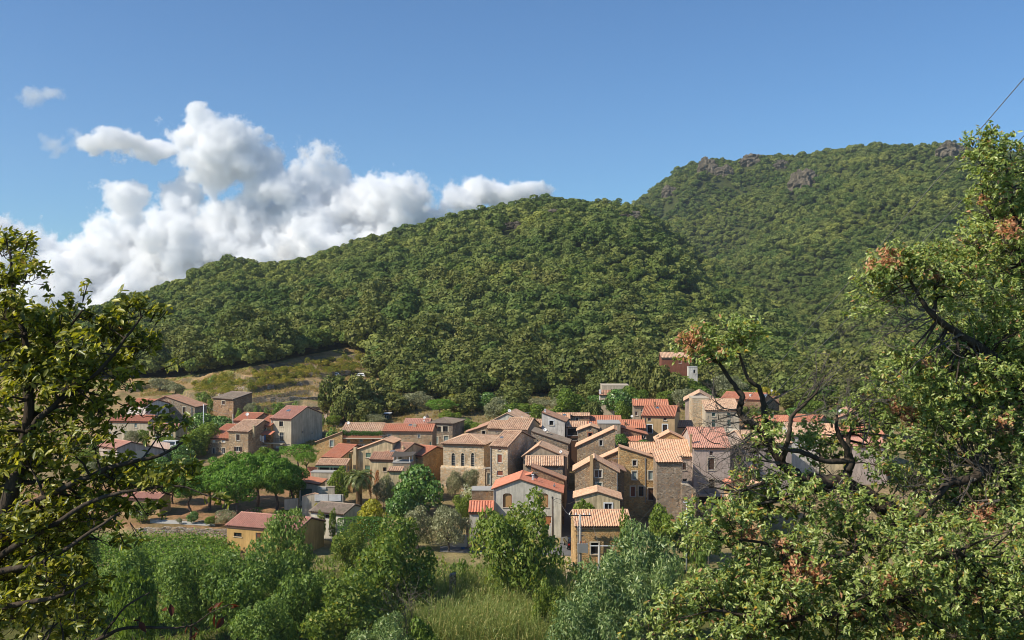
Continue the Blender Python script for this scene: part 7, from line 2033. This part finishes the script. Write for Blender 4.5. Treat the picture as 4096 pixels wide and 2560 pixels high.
# ---------------------------------------------------------------- cumulus clouds: volumes far beyond the ridges
def cloud(name, label, Y, depth, blobs, dens, vox, namp, nscale, seed, cut=.0):
    """blobs: [(u, v, radius u px, radius v px)] seen from the village; each becomes an ellipsoid in space"""
    B = []; rr = random.Random(seed)
    for u, v, ru, rv in blobs:
        c = at(u, v, Y); s = Y/F
        B.append((c.x, Y+rr.uniform(-.25, .25)*depth, c.z, ru*s, max(ru, rv)*s*.8, rv*s))
    pad = 1.25
    lo = Vector((min(b[0]-b[3]*pad for b in B), min(b[1]-b[4]*pad for b in B), min(b[2]-b[5]*pad for b in B)))
    hi = Vector((max(b[0]+b[3]*pad for b in B), max(b[1]+b[4]*pad for b in B), max(b[2]+b[5]*pad for b in B)))
    o = tag(link(name, bpy.data.volumes.new(name)), label, 'cloud')
    g = bpy.data.node_groups.new(name, 'GeometryNodeTree')
    g.interface.new_socket('Geometry', in_out='INPUT', socket_type='NodeSocketGeometry'); g.interface.new_socket('Geometry', in_out='OUTPUT', socket_type='NodeSocketGeometry')
    N = g.nodes; Lk = g.links.new; out = N.new('NodeGroupOutput')
    def M(op, a, b=None, c=None, clamp=False):
        n = N.new('ShaderNodeMath'); n.operation = op; n.use_clamp = clamp
        for i, q in enumerate((a, b, c)):
            if q is None: continue
            if isinstance(q, (int, float)): n.inputs[i].default_value = q
            else: Lk(q, n.inputs[i])
        return n.outputs[0]
    pos = N.new('GeometryNodeInputPosition').outputs[0]
    nz = N.new('ShaderNodeTexNoise'); nz.inputs['Scale'].default_value = nscale*.45; nz.inputs['Detail'].default_value = 4; Lk(pos, nz.inputs['Vector'])
    sub = N.new('ShaderNodeVectorMath'); sub.operation = 'SUBTRACT'; Lk(nz.outputs['Color'], sub.inputs[0]); sub.inputs[1].default_value = (.5, .5, .5)
    wp = N.new('ShaderNodeVectorMath'); wp.operation = 'MULTIPLY_ADD'; Lk(sub.outputs[0], wp.inputs[0]); wd = 210*Y/4000; wp.inputs[1].default_value = (wd, wd, wd); Lk(pos, wp.inputs[2])
    f = None
    for b in B:
        s1 = N.new('ShaderNodeVectorMath'); s1.operation = 'SUBTRACT'; Lk(wp.outputs[0], s1.inputs[0]); s1.inputs[1].default_value = b[:3]
        s2 = N.new('ShaderNodeVectorMath'); s2.operation = 'DIVIDE'; Lk(s1.outputs[0], s2.inputs[0]); s2.inputs[1].default_value = b[3:]
        s3 = N.new('ShaderNodeVectorMath'); s3.operation = 'LENGTH'; Lk(s2.outputs[0], s3.inputs[0])
        d = M('SUBTRACT', 1.0, s3.outputs['Value'])
        f = d if f is None else M('SMOOTH_MAX', f, d, .12)
    n1 = N.new('ShaderNodeTexNoise'); n1.inputs['Scale'].default_value = nscale; n1.inputs['Detail'].default_value = 8; n1.inputs['Roughness'].default_value = .72; Lk(pos, n1.inputs['Vector'])
    dn = M('ADD', f, M('MULTIPLY', M('SUBTRACT', n1.outputs[0], .5), namp*2.1))
    dn = M('MULTIPLY', M('SUBTRACT', dn, cut), 3.6, clamp=True)
    dn = M('MULTIPLY', dn, dens)
    vc = N.new('GeometryNodeVolumeCube'); Lk(dn, vc.inputs['Density'])
    vc.inputs['Min'].default_value = lo; vc.inputs['Max'].default_value = hi
    for i, ax in enumerate('XYZ'): vc.inputs['Resolution '+ax].default_value = int((hi-lo)[i]/vox)
    sm = N.new('GeometryNodeSetMaterial'); sm.inputs['Material'].default_value = cloud_mat
    Lk(vc.outputs[0], sm.inputs[0]); Lk(sm.outputs[0], out.inputs[0])
    o.modifiers.new('cloud', 'NODES').node_group = g
    return o
cm = bpy.data.materials.new('cloud_vapour'); cm.use_nodes = True; cm.node_tree.nodes.clear()
pv = cm.node_tree.nodes.new('ShaderNodeVolumePrincipled'); pv.inputs['Color'].default_value = (1, 1, 1, 1); pv.inputs['Density'].default_value = 1.0; pv.inputs['Anisotropy'].default_value = -.3
om = cm.node_tree.nodes.new('ShaderNodeOutputMaterial'); cm.node_tree.links.new(pv.outputs[0], om.inputs['Volume']); cloud_mat = cm
YC = 4200
def sb(x, y, rx, ry): u, v = px('S', x, y); return (u, v, rx/1.0522, ry/1.0522)
cloud('cumulus_cloud', 'great white cumulus bank rising behind the left end of the hill', YC, 300, [
    sb(330, 760, 190, 130), sb(480, 690, 150, 140), sb(200, 760, 130, 90), sb(640, 740, 200, 160), sb(600, 880, 330, 120), sb(760, 500, 110, 120), sb(780, 640, 190, 150),
    sb(960, 620, 190, 150), sb(1150, 600, 200, 170), sb(1320, 560, 200, 160), sb(1500, 560, 190, 160), sb(1680, 510, 150, 120), sb(1330, 400, 130, 120), sb(1250, 420, 100, 90), sb(1680, 430, 90, 95), sb(1750, 580, 150, 110),
    sb(1000, 290, 160, 120), sb(1080, 260, 90, 90), sb(1110, 320, 90, 110), sb(880, 270, 150, 80), sb(800, 190, 110, 80), sb(830, 130, 70, 40), sb(620, 250, 130, 50), sb(470, 240, 100, 40), sb(420, 230, 60, 36), sb(930, 380, 110, 60), sb(1150, 420, 120, 80),
    sb(1020, 760, 330, 130), sb(1400, 680, 300, 110), sb(560, 470, 90, 50), sb(520, 540, 70, 60), sb(120, 860, 170, 120), sb(250, 900, 220, 120), sb(420, 900, 260, 140), sb(800, 800, 260, 130), sb(640, 600, 130, 90), sb(1220, 760, 260, 120), sb(1600, 660, 200, 100)], .05, 5.0, 1.75, .0095, 5)
cloud('cumulus_cloud', 'smaller white cumulus just above the crest of the nearer hill', YC+100, 200, [sb(1990, 455, 110, 70), sb(2100, 460, 100, 60), sb(2200, 440, 110, 36), sb(2270, 425, 60, 24), sb(1920, 500, 90, 60)], .05, 5.0, 1.6, .011, 6)
cloud('cumulus_cloud', 'white cumulus cut off by the left edge of the sky', YC+50, 200, [sb(40, 610, 130, 80), sb(-60, 640, 140, 110), sb(130, 650, 90, 40), sb(20, 740, 130, 80)], .05, 5.0, 1.6, .011, 7)
cloud('cloud_wisp', 'torn little cloud high at the left edge of the sky', YC, 60, [sb(140, 58, 60, 30), sb(205, 30, 60, 30), sb(110, 40, 60, 24)], .012, 7, 1.3, .016, 8)
cloud('cloud_wisp', 'pair of faint cloud scraps left of the great cumulus bank', YC, 60, [sb(210, 205, 40, 30), sb(300, 215, 40, 30), sb(240, 250, 40, 36)], .010, 7, 1.3, .016, 9)
# thin summer haze
mb = MB(); mb.box((-2600, -6, -75), (2600, 2300, 420))
hz = NT('haze_air'); hv = hz.n('VolumePrincipled'); hv.inputs['Color'].default_value = (.80, .88, 1.0, 1); hv.inputs['Density'].default_value = .000085; hv.inputs['Anisotropy'].default_value = .3
hz.l(hv.outputs[0], hz.out.inputs['Volume'])
tag(mb.build('haze', hz.m), 'thin haze in the valley air', 'haze', kind='stuff')
# ---------------------------------------------------------------- camera, sky, sun
cam = bpy.data.cameras.new('camera'); co_ = bpy.data.objects.new('camera', cam); C.objects.link(co_)
co_.location = (0, 0, CAMZ); co_.rotation_euler = (R(90), 0, 0)
cam.sensor_width = 36; cam.lens = 36*F/4096; cam.clip_start = .1; cam.clip_end = 30000
scene.camera = co_
w = bpy.data.worlds.new('World'); scene.world = w; w.use_nodes = True
wt = w.node_tree; bg = wt.nodes['Background']
sky = wt.nodes.new('ShaderNodeTexSky'); sky.sky_type = 'NISHITA'; sky.sun_disc = False
sky.sun_elevation = SUN_EL; sky.sun_rotation = SUN_AZ; sky.altitude = 400; sky.air_density = 1.0; sky.dust_density = .3; sky.ozone_density = 2.2
tint = wt.nodes.new('ShaderNodeMixRGB'); tint.blend_type = 'MULTIPLY'; tint.inputs[0].default_value = 1; tint.inputs[2].default_value = (.58, .86, 1.10, 1)
wt.links.new(sky.outputs[0], tint.inputs[1]); wt.links.new(tint.outputs[0], bg.inputs[0]); bg.inputs[1].default_value = .085
sl = bpy.data.lights.new('sun', 'SUN'); sl.energy = 4.2; sl.angle = R(.53); sl.color = (1, .92, .78)
so = bpy.data.objects.new('sun', sl); C.objects.link(so)
sd = Vector((math.sin(SUN_AZ)*math.cos(SUN_EL), math.cos(SUN_AZ)*math.cos(SUN_EL), math.sin(SUN_EL)))
so.rotation_euler = sd.to_track_quat('Z', 'Y').to_euler(); so.location = sd*400
vs_ = scene.view_settings; vs_.view_transform = 'Standard'; vs_.look = 'None'; vs_.exposure = .5; vs_.gamma = 1; vs_.use_curve_mapping = False
cy = scene.cycles
cy.max_bounces = 24; cy.diffuse_bounces = 3; cy.glossy_bounces = 2; cy.transmission_bounces = 3; cy.transparent_max_bounces = 8
cy.filter_width = 0.95
cy.use_denoising = True; cy.denoiser = "OPENIMAGEDENOISE"; cy.denoising_input_passes = "RGB_ALBEDO_NORMAL"
cy.volume_bounces = 20; cy.volume_step_rate = 2.0; cy.volume_max_steps = 256
cy.caustics_reflective = False; cy.caustics_refractive = False
